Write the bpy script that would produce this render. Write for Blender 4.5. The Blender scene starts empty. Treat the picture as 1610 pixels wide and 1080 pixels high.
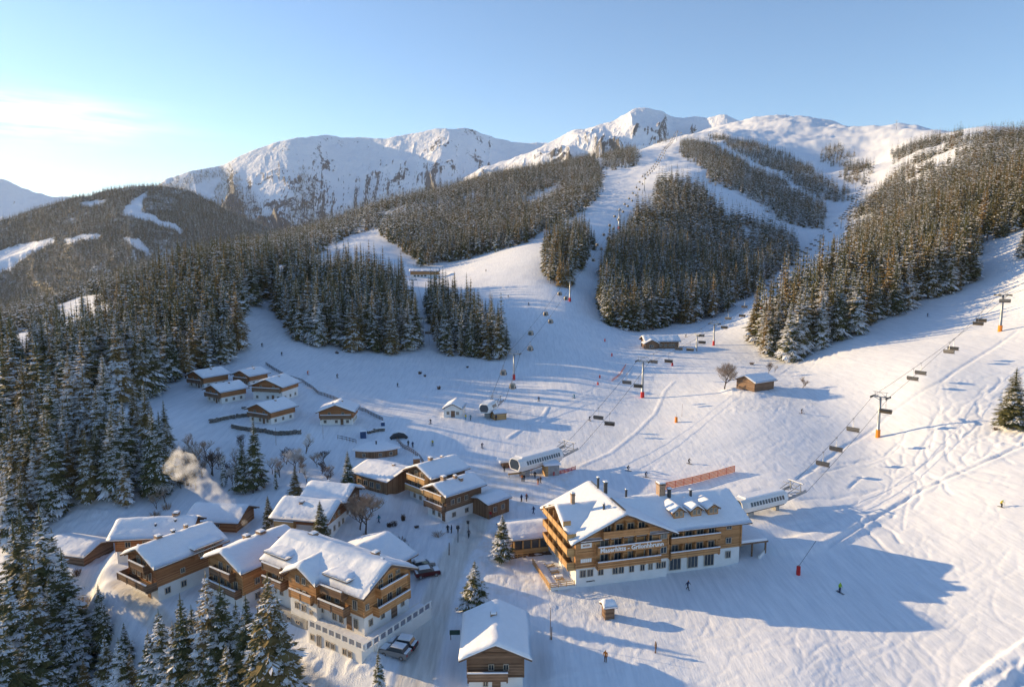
import bpy, bmesh, math, random
import numpy as np
from mathutils import Vector, Matrix

# ------------------------------------------------------------------ camera, sky, sun, exposure
scene = bpy.context.scene
COL = scene.collection
CAMZ = 55.0
F, CX, CY = 1074.0, 805.0, 540.0
PITCH = math.radians(7.43)
cam_data = bpy.data.cameras.new("camera")
cam = bpy.data.objects.new("camera", cam_data)
COL.objects.link(cam)
cam.location = (0, 0, CAMZ)
cam.rotation_euler = (math.radians(90) - PITCH, 0, 0)
cam_data.sensor_width = 36.0
cam_data.lens = 36.0 * F / 1610.0
cam_data.clip_start = 1.0
cam_data.clip_end = 60000.0
scene.camera = cam

SUN_EL, SUN_LEFT = math.radians(13.2), math.radians(22)       # sun: low, on the left, 30 deg ahead of straight left
SD = Vector((-math.cos(SUN_LEFT) * math.cos(SUN_EL), math.sin(SUN_LEFT) * math.cos(SUN_EL), math.sin(SUN_EL)))
world = bpy.data.worlds.new("World"); scene.world = world
world.use_nodes = True
wn, wl = world.node_tree.nodes, world.node_tree.links
sky = wn.new("ShaderNodeTexSky"); sky.sky_type = 'NISHITA'; sky.sun_disc = False
sky.sun_elevation = SUN_EL; sky.sun_rotation = math.radians(-68)
sky.altitude = 1200; sky.air_density = 1.0; sky.dust_density = 0.35; sky.ozone_density = 2.8
bg = wn["Background"]; bg.inputs[1].default_value = 0.120
hs = wn.new('ShaderNodeHueSaturation'); hs.inputs['Saturation'].default_value = 1.0
wl.new(sky.outputs[0], hs.inputs['Color']); 
# a thin streak of cirrus low in the sky on the left
tc = wn.new("ShaderNodeTexCoord"); sxyz = wn.new("ShaderNodeSeparateXYZ"); wl.new(tc.outputs["Generated"], sxyz.inputs[0])
def wm(op, a, b=None, c=None):
    n = wn.new("ShaderNodeMath"); n.operation = op
    for i, v in enumerate((a, b, c)):
        if v is None: continue
        if isinstance(v, (int, float)): n.inputs[i].default_value = v
        else: wl.new(v, n.inputs[i])
    return n.outputs[0]
az_ = wm('ARCTAN2', sxyz.outputs[0], sxyz.outputs[1]); el_ = wm('ARCSINE', sxyz.outputs[2])
cv = wn.new("ShaderNodeCombineXYZ"); wl.new(wm('MULTIPLY_ADD', el_, 2.0, wm('MULTIPLY', az_, 5.0)), cv.inputs[0]); wl.new(wm('MULTIPLY', el_, 46.0), cv.inputs[1])
cn = wn.new("ShaderNodeTexNoise"); cn.inputs["Scale"].default_value = 1.6; cn.inputs["Detail"].default_value = 7; cn.inputs["Roughness"].default_value = 0.6; wl.new(cv.outputs[0], cn.inputs["Vector"])
ca_ = wm('POWER', 2.718, wm('MULTIPLY', wm('POWER', wm('DIVIDE', wm('ADD', az_, 0.64), 0.13), 2.0), -1.0))
ce_ = wm('POWER', 2.718, wm('MULTIPLY', wm('POWER', wm('DIVIDE', wm('ADD', el_, -0.158), 0.022), 2.0), -1.0))
cf_ = wm('MULTIPLY', wm('MULTIPLY', ca_, ce_), wm('MULTIPLY_ADD', cn.outputs[0], 3.6, -1.25)); cc_ = wm('MINIMUM', wm('MAXIMUM', cf_, 0.0), 0.6)
cm_ = wn.new("ShaderNodeMix"); cm_.data_type = 'RGBA'; wl.new(cc_, cm_.inputs[0]); wl.new(hs.outputs[0], cm_.inputs[6]); cm_.inputs[7].default_value = (8.0, 7.8, 7.5, 1); wl.new(cm_.outputs[2], bg.inputs[0])
sun_d = bpy.data.lights.new("sun", 'SUN'); sun_d.energy = 4.15; sun_d.angle = math.radians(0.5); sun_d.color = (1.0, 0.72, 0.38)
sun = bpy.data.objects.new("sun", sun_d); COL.objects.link(sun)
sun.rotation_euler = SD.to_track_quat('Z', 'Y').to_euler(); sun.location = (-300, 200, 300)
scene.view_settings.view_transform = 'Standard'; scene.view_settings.look = 'None'
scene.view_settings.exposure = 1.0; scene.view_settings.gamma = 1.0
scene.render.engine = 'CYCLES'
cy = scene.cycles
cy.use_denoising = True; cy.max_bounces = 6; cy.diffuse_bounces = 3; cy.glossy_bounces = 2
cy.transparent_max_bounces = 8; cy.transmission_bounces = 2; cy.volume_bounces = 1
cy.use_adaptive_sampling = True; cy.adaptive_threshold = 0.015

# ------------------------------------------------------------------ geometry of the view
sp, cp = math.sin(PITCH), math.cos(PITCH)
def ray(px, py):
    x, y = (px - CX) / F, (CY - py) / F
    return x, cp + y * sp, y * cp - sp               # right, forward, up
def az_t(px, py):
    x, fy, z = ray(px, py); h = math.hypot(x, fy)
    return math.atan2(x, fy), z / h
def project(x, y, z):
    z = z - CAMZ
    fwd = y * cp - z * sp; up = y * sp + z * cp
    fwd = np.maximum(fwd, 1e-3)
    return CX + F * x / fwd, CY - F * up / fwd

# ------------------------------------------------------------------ noise
def _hash(ix, iy, seed):
    n = (ix.astype(np.int64) * 374761393 + iy.astype(np.int64) * 668265263 + seed * 982451653) & 0xffffffff
    n = ((n ^ (n >> 13)) * 1274126177) & 0xffffffff
    return ((n ^ (n >> 16)) & 0xffff) / 65535.0
def vnoise(x, y, seed=0):
    x = np.asarray(x, float); y = np.asarray(y, float)
    ix, iy = np.floor(x), np.floor(y); fx, fy = x - ix, y - iy
    fx = fx * fx * fx * (fx * (fx * 6 - 15) + 10); fy = fy * fy * fy * (fy * (fy * 6 - 15) + 10)
    a, b = _hash(ix, iy, seed), _hash(ix + 1, iy, seed)
    c, d = _hash(ix, iy + 1, seed), _hash(ix + 1, iy + 1, seed)
    return (a * (1 - fx) + b * fx) * (1 - fy) + (c * (1 - fx) + d * fx) * fy * 1.0 - 0.5
def fbm(x, y, octv=4, seed=0, gain=0.5):
    r, a, f = 0, 1.0, 1.0
    for k in range(octv):
        r = r + a * vnoise(x * f + 17.3 * k, y * f - 9.1 * k, seed + k); a *= gain; f *= 2.03
    return r
def ridged(x, y, octv=5, seed=0, gain=0.5):
    r, a, f, w = 0, 1.0, 1.0, 1.0
    for k in range(octv):
        n = 1 - np.abs(vnoise(x * f + 31.7 * k, y * f + 5.3 * k, seed + k)) * 2.0 * 1.6
        n = np.clip(n, 0, 1) ** 2
        r = r + a * n * w; w = np.clip(n * 1.4, 0, 1); a *= gain; f *= 2.1
    return r
def smooth(e0, e1, x):
    t = np.clip((x - e0) / (e1 - e0), 0, 1); return t * t * (3 - 2 * t)
def inpoly(px, py, poly):
    px = np.asarray(px, float); py = np.asarray(py, float)
    r = np.zeros(px.shape, bool); n = len(poly)
    for i in range(n):
        x1, y1 = poly[i]; x2, y2 = poly[(i + 1) % n]
        if y1 == y2: continue
        c = ((y1 > py) != (y2 > py)) & (px < (x2 - x1) * (py - y1) / (y2 - y1) + x1)
        r ^= c
    return r

# ------------------------------------------------------------------ terrain: control points (pixel + height or distance)
CP = []
def gz(px, py, z):
    a, t = az_t(px, py); CP.append((a, math.log((CAMZ - z) / -t), t))
def gd(px, py, D):
    a, t = az_t(px, py); CP.append((a, math.log(D), t))
def gh(azd, D, z):
    CP.append((math.radians(azd), math.log(D), (z - CAMZ) / D))
for p in [(-200,1080,-13),(0,1080,-12),(200,1080,-8),(430,1080,-3),(600,1080,-.5),(760,1075,0),(1000,1080,0),(1250,1080,1.5),(1610,1080,3),(1900,1080,6),
          (905,925,0),(1170,890,0.4),(1040,905,0),(985,965,0),(1320,930,.8),(1480,910,2.5),(1573,795,8),(1610,900,5),(1378,687,7.5),(1230,780,3.6),
          (1590,672,14),(1571,521,29),(1450,600,18.5),(1300,600,13.5),(1000,745,3),(1150,700,6),
          (850,740,3),(760,700,4.5),(650,900,0),(700,960,0),(575,1040,.1),(520,1030,.2),(440,1000,-.2),(600,860,.6),(690,860,1),(760,830,1.5),(460,830,1),(590,760,3),(720,790,2),
          (330,610,12),(300,600,12.5),(430,640,10),(530,655,8.4),(450,685,6.5),(600,715,4.6),(700,560,12),(600,620,8.2),(808,597,9),(1010,625,7),(850,650,5.6),
          (1185,612,12),(1035,545,15),(230,640,11),(370,550,18),(270,690,8.5),(100,750,3),(100,700,8),(250,800,0),(120,850,-2.5),(20,650,12),(60,600,13),
          (0,800,-3),(0,900,-6.5),(100,1000,-11),(150,960,-7),(240,940,-1),(180,905,-1.5),(330,980,-1.8),(100,930,-6),(350,830,0),(900,600,9.6),(370,720,3),(640,680,6.5)]: gz(*p)
for p in [(370,490,330),(435,460,385),(440,500,335),(560,550,295),(640,555,290),(560,440,430),(460,430,440),(670,432,520),(620,432,500),
          (895,475,370),(870,400,480),(780,430,450),(900,350,650),(950,310,850),(1000,290,1050),(1050,225,1900),
          (560,385,650),(600,330,1150),(400,392,1000),(200,445,1000),(0,500,900),(-200,530,900),(800,277,1580),(930,257,1800),(700,300,1400),(600,360,880),(750,340,880),(830,320,950),
          (100,560,350),(200,480,420),(350,440,450),(420,435,460),(60,545,350),(-150,570,350),(300,450,440),
          (130,480,650),(30,535,560),(250,450,700),(350,425,700),(450,405,700),
          (980,510,370),(1120,500,400),(1240,430,600),(1050,400,600),(1190,470,480),(1250,400,750),(1290,380,800),(1330,330,1050),(1375,250,1700),(1400,205,2200),
          (1050,285,1000),(1150,330,850),(1120,262,1250),(1085,212,2000),(1200,285,1200),(1280,345,950),(1200,215,2000),(1280,250,1700),
          (1120,208,2300),(1190,184,2600),(1300,192,2500),(1375,205,2250),(1450,198,2000),(1530,205,1500),(1610,212,1250),(1700,215,1200),
          (1190,550,300),(1250,567,283),(1400,505,325),(1330,550,282),(1530,440,385),(1600,368,440),(1700,330,450),(1850,300,400),(1250,470,360),(1330,430,430),(1450,365,530),(1610,280,660),(1700,260,650),
          (1450,290,950),(1500,250,1100),(1380,330,850),(1420,330,800)]: gd(*p)
for p in [(-70,40,-12),(-50,40,-13),(-37,40,-11),(-20,40,-6),(0,40,-1),(20,40,0.5),(37,40,2.5),(55,40,4),(72,40,6),
          (-70,100,-8),(-50,110,-12),(-70,250,5),(-50,250,8),(-60,450,10),(-45,450,18),(-60,1000,-20),(-45,1000,-15),(-70,3000,-60),(-45,3000,-80),
          (50,110,9),(65,120,13),(50,250,34),(65,250,42),(50,600,150),(60,1200,240),(50,1200,235),(60,3000,400),(45,3000,300),
          (-37,1300,-70),(-25,1500,-80),(-18,1700,-20),(-10,2200,60),(-4,2400,130),(2,2600,200),
          (-37,4000,-150),(-25,4000,-150),(-15,4000,-100),(-8,4000,0),(3,4200,150),(10,4200,300),(18,4200,350),(28,4200,300),(37,4000,250),
          (10,3300,420),(18,3400,470),(25,3200,430),(31,2600,300),(37,2200,200)]: gh(*p)
CP = np.array(CP)
SU = 2.2
def _tps():
    X = np.c_[CP[:, 0] * SU, CP[:, 1]]; n = len(X)
    d2 = ((X[:, None] - X[None]) ** 2).sum(-1)
    K = np.where(d2 > 0, 0.5 * d2 * np.log(np.maximum(d2, 1e-12)), 0) + np.eye(n) * 1e-4
    P = np.c_[np.ones(n), X]
    A = np.zeros((n + 3, n + 3)); A[:n, :n] = K; A[:n, n:] = P; A[n:, :n] = P.T
    b = np.r_[CP[:, 2], 0, 0, 0]
    return X, np.linalg.solve(A, b)
TX, TW = _tps()
def tps_eval(az, lv):
    s = az.shape; q = np.c_[az.ravel() * SU, lv.ravel()]; out = np.empty(len(q))
    for i in range(0, len(q), 20000):
        d2 = ((q[i:i + 20000, None] - TX[None]) ** 2).sum(-1)
        out[i:i + 20000] = (0.5 * d2 * np.log(np.maximum(d2, 1e-12))) @ TW[:-3] + TW[-3] + q[i:i + 20000] @ TW[-2:]
    return out.reshape(s)
GA = np.linspace(math.radians(-75), math.radians(75), 420)
GL = np.linspace(math.log(30), math.log(4300), 520)
_aa, _ll = np.meshgrid(GA, GL, indexing='ij')
GT = tps_eval(_aa, _ll)
def base_h(x, y):
    D = np.hypot(x, y); az = np.arctan2(x, y)
    u = np.clip((az - GA[0]) / (GA[1] - GA[0]), 0, len(GA) - 1.001)
    v = np.clip((np.log(np.maximum(D, 1e-3)) - GL[0]) / (GL[1] - GL[0]), 0, len(GL) - 1.001)
    iu, iv = u.astype(int), v.astype(int); fu, fv = u - iu, v - iv
    t = (GT[iu, iv] * (1 - fu) + GT[iu + 1, iv] * fu) * (1 - fv) + (GT[iu, iv + 1] * (1 - fu) + GT[iu + 1, iv + 1] * fu) * fv
    Dc = np.maximum(D, 30.0)
    return CAMZ + t * np.minimum(Dc, 4300)
# ------------------------------------------------------------------ materials
MATS = {}
def new_mat(name):
    m = bpy.data.materials.new(name); m.use_nodes = True
    nt = m.node_tree; b = nt.nodes["Principled BSDF"]; MATS[name] = m
    b.inputs["Roughness"].default_value = 0.7
    try: b.inputs["Specular IOR Level"].default_value = 0.3
    except Exception: pass
    return m, nt, b
def N(nt, typ, **kw):
    n = nt.nodes.new(typ)
    for k, v in kw.items():
        if k.startswith("i_"): n.inputs[k[2:].replace("_", " ")].default_value = v
        else: setattr(n, k, v)
    return n
def ramp(nt, fac, stops):
    r = nt.nodes.new("ShaderNodeValToRGB"); e = r.color_ramp.elements
    e[0].position, e[0].color = stops[0][0], (*stops[0][1], 1)
    e[1].position, e[1].color = stops[-1][0], (*stops[-1][1], 1)
    for p, c in stops[1:-1]:
        q = e.new(p); q.color = (*c, 1)
    nt.links.new(fac, r.inputs[0]); return r
def noise(nt, scale, detail=4, vec=None, rough=0.5):
    n = N(nt, "ShaderNodeTexNoise"); n.inputs["Scale"].default_value = scale
    n.inputs["Detail"].default_value = detail; n.inputs["Roughness"].default_value = rough
    if vec is not None: nt.links.new(vec, n.inputs["Vector"])
    return n
def coords(nt, scale=(1, 1, 1), rot=(0, 0, 0), out="Object"):
    c = N(nt, "ShaderNodeTexCoord"); m = N(nt, "ShaderNodeMapping")
    m.inputs["Scale"].default_value = scale; m.inputs["Rotation"].default_value = rot
    nt.links.new(c.outputs[out], m.inputs["Vector"]); return m.outputs[0]
def bump(nt, b, h, strength=0.3, dist=1.0, prev=None):
    n = N(nt, "ShaderNodeBump"); n.inputs["Strength"].default_value = strength; n.inputs["Distance"].default_value = dist
    nt.links.new(h, n.inputs["Height"])
    if prev is not None: nt.links.new(prev, n.inputs["Normal"])
    nt.links.new(n.outputs[0], b.inputs["Normal"]); return n.outputs[0]
def math_n(nt, op, a, b=None, c=None):
    n = N(nt, "ShaderNodeMath", operation=op)
    for i, v in enumerate((a, b, c)):
        if v is None: continue
        if isinstance(v, (int, float)): n.inputs[i].default_value = v
        else: nt.links.new(v, n.inputs[i])
    return n.outputs[0]
def mix_rgb(nt, fac, a, b):
    n = N(nt, "ShaderNodeMix", data_type='RGBA')
    for i, v in ((0, fac), (6, a), (7, b)):
        if isinstance(v, (int, float)): n.inputs[i].default_value = v
        elif isinstance(v, tuple): n.inputs[i].default_value = (*v, 1)
        else: nt.links.new(v, n.inputs[i])
    return n.outputs[2]
SNOW = (0.84, 0.86, 0.90)

def mat_ground():
    m, nt, b = new_mat("snow_ground")
    v = coords(nt)
    n1 = noise(nt, 0.035, 5, v); n2 = noise(nt, 0.6, 6, v); n3 = noise(nt, 5.0, 3, v)
    # groomed, wind and ski texture: stretched noise running down the slopes
    vs = coords(nt, (0.9, 0.10, 0.2), (0, 0, math.radians(-52)))
    n4 = noise(nt, 1.3, 5, vs, 0.6)
    vs2 = coords(nt, (1.6, 0.12, 0.2), (0, 0, math.radians(-8)))
    n5 = noise(nt, 0.9, 4, vs2, 0.6)
    att = N(nt, "ShaderNodeAttribute", attribute_name="zone")
    sep = N(nt, "ShaderNodeSeparateColor"); nt.links.new(att.outputs["Color"], sep.inputs[0])
    road, rough, trod = sep.outputs[0], sep.outputs[1], sep.outputs[2]
    c0 = ramp(nt, n1.outputs[0], [(0.3, (0.80, 0.83, 0.88)), (0.7, (0.87, 0.88, 0.91))])
    c1 = ramp(nt, n4.outputs[0], [(0.3, (0.66, 0.62, 0.56)), (0.7, (0.80, 0.78, 0.74))])
    c = mix_rgb(nt, road, c0.outputs[0], c1.outputs[0])
    st_ = ramp(nt, n4.outputs[0], [(0.35, (0.90, 0.91, 0.925)), (0.62, (1, 1, 1))]); st2 = ramp(nt, n5.outputs[0], [(0.38, (0.93, 0.935, 0.94)), (0.55, (1, 1, 1))])
    for q_ in (st_, st2):
        mm = N(nt, "ShaderNodeMix", data_type="RGBA", blend_type="MULTIPLY"); mm.inputs[0].default_value = 1.0; nt.links.new(c, mm.inputs[6]); nt.links.new(q_.outputs[0], mm.inputs[7]); c = mm.outputs[2]
    fac = math_n(nt, 'MULTIPLY', trod, ramp(nt, n2.outputs[0], [(0.45, (0, 0, 0)), (0.7, (1, 1, 1))]).outputs[0])
    c = mix_rgb(nt, math_n(nt, 'MULTIPLY', fac, 0.6), c, (0.66, 0.63, 0.58))
    nt.links.new(c, b.inputs["Base Color"])
    b.inputs["Roughness"].default_value = 0.8; b.inputs["Specular IOR Level"].default_value = 0.15
    p = bump(nt, b, n2.outputs[0], 0.25, 0.3)
    n6 = noise(nt, 3.2, 4, coords(nt, (1.0, 0.16, 0.3), (0, 0, math.radians(-46))), 0.65); p = bump(nt, b, n6.outputs[0], 0.35, 0.12, p)
    p = bump(nt, b, n4.outputs[0], 0.16, 0.3, p)
    p = bump(nt, b, n5.outputs[0], 0.10, 0.3, p)
    s = N(nt, "ShaderNodeBump"); nt.links.new(math_n(nt, 'MULTIPLY_ADD', rough, 0.8, 0.15), s.inputs["Strength"])
    s.inputs["Distance"].default_value = 0.25; nt.links.new(n3.outputs[0], s.inputs["Height"]); nt.links.new(p, s.inputs["Normal"])
    nt.links.new(s.outputs[0], b.inputs["Normal"])
    return m
def mat_rockmountain(name, scale, thr, haze=(0.10, 0.10, 0.11)):  # haze holds the bare ground's own dark colour where no snow lies
    m, nt, b = new_mat(name)
    g = N(nt, "ShaderNodeNewGeometry"); sx = N(nt, "ShaderNodeSeparateXYZ"); nt.links.new(g.outputs["True Normal"], sx.inputs[0])
    v = coords(nt, (1, 1, 0.45))
    n1 = noise(nt, scale, 8, v, 0.62); n2 = noise(nt, scale * 7, 5, v, 0.6)
    a = math_n(nt, 'MULTIPLY_ADD', n1.outputs[0], 0.75, sx.outputs[2])
    a = math_n(nt, 'MULTIPLY_ADD', n2.outputs[0], 0.55, a)
    att = N(nt, "ShaderNodeAttribute", attribute_name="rock")
    a = math_n(nt, 'MULTIPLY', math_n(nt, 'SUBTRACT', a, att.outputs["Fac"]), 0.5)
    r = ramp(nt, a, [(thr / 2, haze), (thr / 2 + 0.02, (0.45, 0.46, 0.5)), (thr / 2 + 0.045, (0.85, 0.86, 0.9))])
    nt.links.new(r.outputs[0], b.inputs["Base Color"])
    bump(nt, b, n1.outputs[0], 0.9, 45.0)
    return m

def setp(o, label=None, cat=None, group=None, kind=None):
    if label: o["label"] = label
    if cat: o["category"] = cat
    if group: o["group"] = group
    if kind: o["kind"] = kind
    return o
def grid_mesh(name, X, Y, Z, mat, attrs=None, smooth_shade=True):
    nu, nv = X.shape
    me = bpy.data.meshes.new(name)
    co = np.stack([X, Y, Z], -1).reshape(-1, 3).astype(np.float32)
    idx = np.arange(nu * nv).reshape(nu, nv)
    q = np.stack([idx[:-1, :-1], idx[1:, :-1], idx[1:, 1:], idx[:-1, 1:]], -1).reshape(-1, 4).astype(np.int32)
    me.vertices.add(len(co)); me.vertices.foreach_set("co", co.ravel())
    me.loops.add(q.size); me.loops.foreach_set("vertex_index", q.ravel())
    me.polygons.add(len(q)); me.polygons.foreach_set("loop_start", np.arange(0, q.size, 4, dtype=np.int32))
    me.polygons.foreach_set("loop_total", np.full(len(q), 4, np.int32))
    if smooth_shade: me.polygons.foreach_set("use_smooth", np.ones(len(q), bool))
    me.update()
    for k, a in (attrs or {}).items():
        if a.ndim == 3:
            at = me.attributes.new(k, 'FLOAT_COLOR', 'POINT')
            at.data.foreach_set("color", np.concatenate([a.reshape(-1, 3), np.ones((nu * nv, 1))], 1).astype(np.float32).ravel())
        else:
            at = me.attributes.new(k, 'FLOAT', 'POINT'); at.data.foreach_set("value", a.astype(np.float32).ravel())
    me.materials.append(mat)
    o = bpy.data.objects.new(name, me); COL.objects.link(o)
    return o

# ------------------------------------------------------------------ ground relief
PADS = []            # (x, y, z, half_len, half_wid, rot, fade)  level terraces under the buildings
def ground_at(px, py, h=None):
    h = h or height
    rx, ry, rz = ray(px, py); hd = math.hypot(rx, ry)
    D = np.exp(np.linspace(math.log(34), math.log(4200), 1600))
    z = CAMZ + rz / hd * D
    g = h(D * rx / hd, D * ry / hd)
    k = np.where(z <= g)[0]
    if len(k) == 0: return ground_at(px, py + 3, h)
    k = max(k[0], 1); d0, d1 = D[k - 1], D[k]; e0, e1 = z[k - 1] - g[k - 1], z[k] - g[k]
    d = d0 + (d1 - d0) * e0 / (e0 - e1 + 1e-9)
    return Vector((d * rx / hd, d * ry / hd, CAMZ + rz / hd * d))
DGX0, DGY0, DGS = -180.0, 55.0, 0.3
DG = np.zeros((1300, 1100), np.float32)          # fine relief: ski tracks, ruts, mounds (metres)
def detail(x, y):
    u = (x - DGX0) / DGS; v = (y - DGY0) / DGS
    ok = (u > 0) & (v > 0) & (u < DG.shape[0] - 2) & (v < DG.shape[1] - 2)
    uc = np.clip(u, 0, DG.shape[0] - 2); vc = np.clip(v, 0, DG.shape[1] - 2)
    iu, iv = uc.astype(int), vc.astype(int); fu, fv = uc - iu, vc - iv
    r = (DG[iu, iv] * (1 - fu) + DG[iu + 1, iv] * fu) * (1 - fv) + (DG[iu, iv + 1] * (1 - fu) + DG[iu + 1, iv + 1] * fu) * fv
    return np.where(ok, r, 0)
def seg_dist(x, y, pts):
    """distance to a polyline and the height along it"""
    best = np.full(np.shape(x), 1e9); zz = np.zeros(np.shape(x))
    for a, b in zip(pts[:-1], pts[1:]):
        dx, dy = b[0] - a[0], b[1] - a[1]; L = dx * dx + dy * dy
        t = np.clip(((x - a[0]) * dx + (y - a[1]) * dy) / L, 0, 1)
        d = np.hypot(x - a[0] - t * dx, y - a[1] - t * dy)
        m = d < best; best = np.where(m, d, best)
        zz = np.where(m, a[2] + (b[2] - a[2]) * t, zz)
    return best, zz
LINES = []           # (polyline, half width, profile height, softness): banks, walls of snow, cuts
ROADS = []
def height0(x, y):
    x = np.asarray(x, float); y = np.asarray(y, float)
    D = np.hypot(x, y)
    z = base_h(x, y)
    amp = 0.25 + 0.9 * smooth(150, 400, D) + 5 * smooth(400, 1600, D) + 8 * smooth(1500, 3000, D)
    z = z + amp * fbm(x / 38.0, y / 38.0, 3, 5) * 0.8 + smooth(300, 1500, D) * 14 * fbm(x / 210.0, y / 210.0, 3, 9)
    z = z + 0.10 * fbm(x / 5.0, y / 5.0, 3, 21) * (1 - smooth(300, 600, D))
    return z
def height(x, y, fine=True):
    x = np.asarray(x, float); y = np.asarray(y, float)
    z = height0(x, y)
    for pts, w, hgt, soft in LINES:
        m = (np.abs(x - np.mean([p[0] for p in pts])) < 300)
        d, _ = seg_dist(x, y, pts)
        z = z + hgt * (1 - smooth(w, w + soft, d))
    for pts, w, soft in ROADS:
        d, zz = seg_dist(x, y, pts)
        k = 1 - smooth(w, w + soft, d)
        z = z * (1 - k) + zz * k
    for (cx_, cy_, cz, hl, hw, rot, fade) in PADS:
        c, s = math.cos(rot), math.sin(rot)
        u = np.abs((x - cx_) * c + (y - cy_) * s) - hl; v = np.abs(-(x - cx_) * s + (y - cy_) * c) - hw
        d = np.hypot(np.maximum(u, 0), np.maximum(v, 0))
        k = 1 - smooth(0, fade, d)
        z = z * (1 - k) + cz * k
    if fine: z = z + detail(x, y)
    return z
def gpos(px, py, dz=0.0):
    p = ground_at(px, py, height0); return Vector((p.x, p.y, p.z + dz))
def at(px, py, z):
    """the point of height z seen at a pixel"""
    rx, ry, rz = ray(px, py); s = (z - CAMZ) / rz
    return Vector((rx * s, ry * s, z))
# ------------------------------------------------------------------ far mountains: real height fields standing behind the valley
MF = {}
def mountain(name, crest, Dc, Df, zf, mat, n=(700, 260), amp=120, lat=420, seed=1, pw=1.0, back=1.35, rockfn=None, low=0.0):
    cp_ = [az_t(px, py) for px, py in crest]
    a0, a1 = cp_[0][0], cp_[-1][0]
    ca = np.array([c[0] for c in cp_]); ct = np.array([c[1] for c in cp_])
    def fn(x, y):
        D = np.hypot(x, y); az = np.arctan2(x, y)
        t = np.interp(az, ca, ct)
        tk = 0
        for k in (-2, -1, 1, 2): tk = tk + np.interp(az + k * 0.004, ca, ct)
        t = (t * 2 + tk) / 6
        dc = Dc * (1 + 0.05 * fbm(az * 9, az * 0 + seed, 3, seed))
        zc = CAMZ + t * dc
        s = (D - Df) / (dc - Df)
        sb = np.clip((D - dc) / (Dc * (back - 1)), 0, 1)
        sf = np.clip(s, 0, 1)
        lx = az * Dc; wx = lx + 160 * fbm(lx / 900, D / 900, 3, seed + 40)
        r = ridged(wx / lat, D / (lat * 2.6), 6, seed, 0.52) - 0.75
        r2 = fbm(wx / (lat * 3), D / (lat * 3), 3, seed + 7)
        prof = sf ** pw
        env = np.clip(np.sin(np.clip(sf, 0, 1) ** 0.8 * math.pi), 0, 1) ** 1.1
        z = zf + (zc - zf) * prof + env * (amp * r + amp * 1.3 * r2)
        z = z + smooth(0.8, 1.0, sf) * 9 * fbm(lx / 60, D / 60, 4, seed + 3) - sb * (zc - zf) * 0.7
        return z, r, sf
    azs = np.linspace(a0, a1, n[0]); Ds = np.linspace(Df, Dc * back, n[1])
    A, DD = np.meshgrid(azs, Ds, indexing='ij')
    X, Y = np.sin(A) * DD, np.cos(A) * DD
    Z, R, S = fn(X, Y)
    rock = rockfn(A, DD, R, S, Z) if rockfn else 0 * Z
    o = grid_mesh(name, X, Y, Z, mat, {"rock": rock})
    setp(o, kind="structure"); MF[name] = fn
    return o
ROCK1 = mat_rockmountain("snowy_rock", 0.0055, 1.245, (0.06, 0.065, 0.085))
ROCK2 = mat_rockmountain("snowy_peak_rock", 0.007, 1.14, (0.09, 0.085, 0.085))
WOODY = mat_rockmountain("wooded_hill_ground", 0.004, 0.6, (0.13, 0.115, 0.10))
HILL_CLEAR = [[(196,330),(205,316),(232,300),(228,312),(222,332),(250,345),(290,360),(288,366),(240,352),(198,338)],[(195,376),(215,374),(232,395),(236,402),(215,392)],
  [(-20,400),(30,385),(85,376),(82,384),(45,402),(15,425),(-20,430)],[(100,375),(150,368),(158,372),(110,382)],[(128,320),(160,312),(162,318),(135,326)]]
def woodfloor(A, D, R, S, Z):
    px, py = project(np.sin(A) * D, np.cos(A) * D, Z); m = np.ones(A.shape)
    wx = 7 * fbm(A * 90, D / 120, 3, 4); wy = 4 * fbm(A * 90, D / 120, 3, 14)
    for c in HILL_CLEAR: m[inpoly(px + wx, py + wy, c)] = -1
    return m
def rk1(A, D, R, S, Z):
    px = CX + F * np.tan(A)
    sp1 = sum(w * np.exp(-((px - c) / s) ** 2) for c, s, w in ((385, 40, .27), (480, 45, .26), (590, 25, .14), (735, 30, .15)))
    return sp1 * (1 - smooth(0.5, 0.95, S)) * 1.0 + 0.10 * (R > 0.1) - 0.05
mountain("snowy_mountain_range", [(60,430),(150,380),(230,320),(250,286),(300,268),(350,260),(372,248),(400,236),(425,226),(450,219),(500,213),(520,212),(545,218),(565,215),(600,219),(640,211),(665,206),(690,201),(715,203),(738,201),(752,208),(775,216),(800,222),(830,226),(860,224),(900,228),(1000,240)],
         5500, 3500, -300, ROCK1, n=(1100, 320), amp=105, lat=380, seed=3, pw=0.92, rockfn=rk1)
mountain("high_snowy_peak", [(700,300),(760,262),(800,252),(830,240),(855,228),(872,221),(900,204),(920,203),(945,195),(962,192),(985,178),(1000,170),(1015,168),(1035,173),(1060,184),(1075,186),(1095,183),(1115,187),(1130,180),(1140,178),(1155,187),(1180,196),(1240,206),(1330,230)],
         4600, 3300, 150, ROCK2, n=(900, 260), amp=75, lat=220, seed=11, pw=0.85, rockfn=lambda A, D, R, S, Z: 0.06 * (R > 0))
mountain("distant_peak", [(-500,360),(-300,330),(-60,292),(0,280),(12,283),(40,298),(70,306),(88,311),(106,307),(118,312),(160,335),(260,390)],
         9500, 6500, -400, ROCK1, n=(420, 200), amp=130, lat=700, seed=23, pw=0.9)
mountain("wooded_hill", [(-500,440),(-300,410),(-100,372),(0,347),(60,327),(120,311),(170,299),(205,293),(240,291),(270,296),(300,300),(345,325),(400,350),(470,372),(560,400),(700,440)],
         3100, 1500, -420, WOODY, n=(500, 260), amp=45, lat=520, seed=31, pw=0.8, rockfn=woodfloor)
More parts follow.
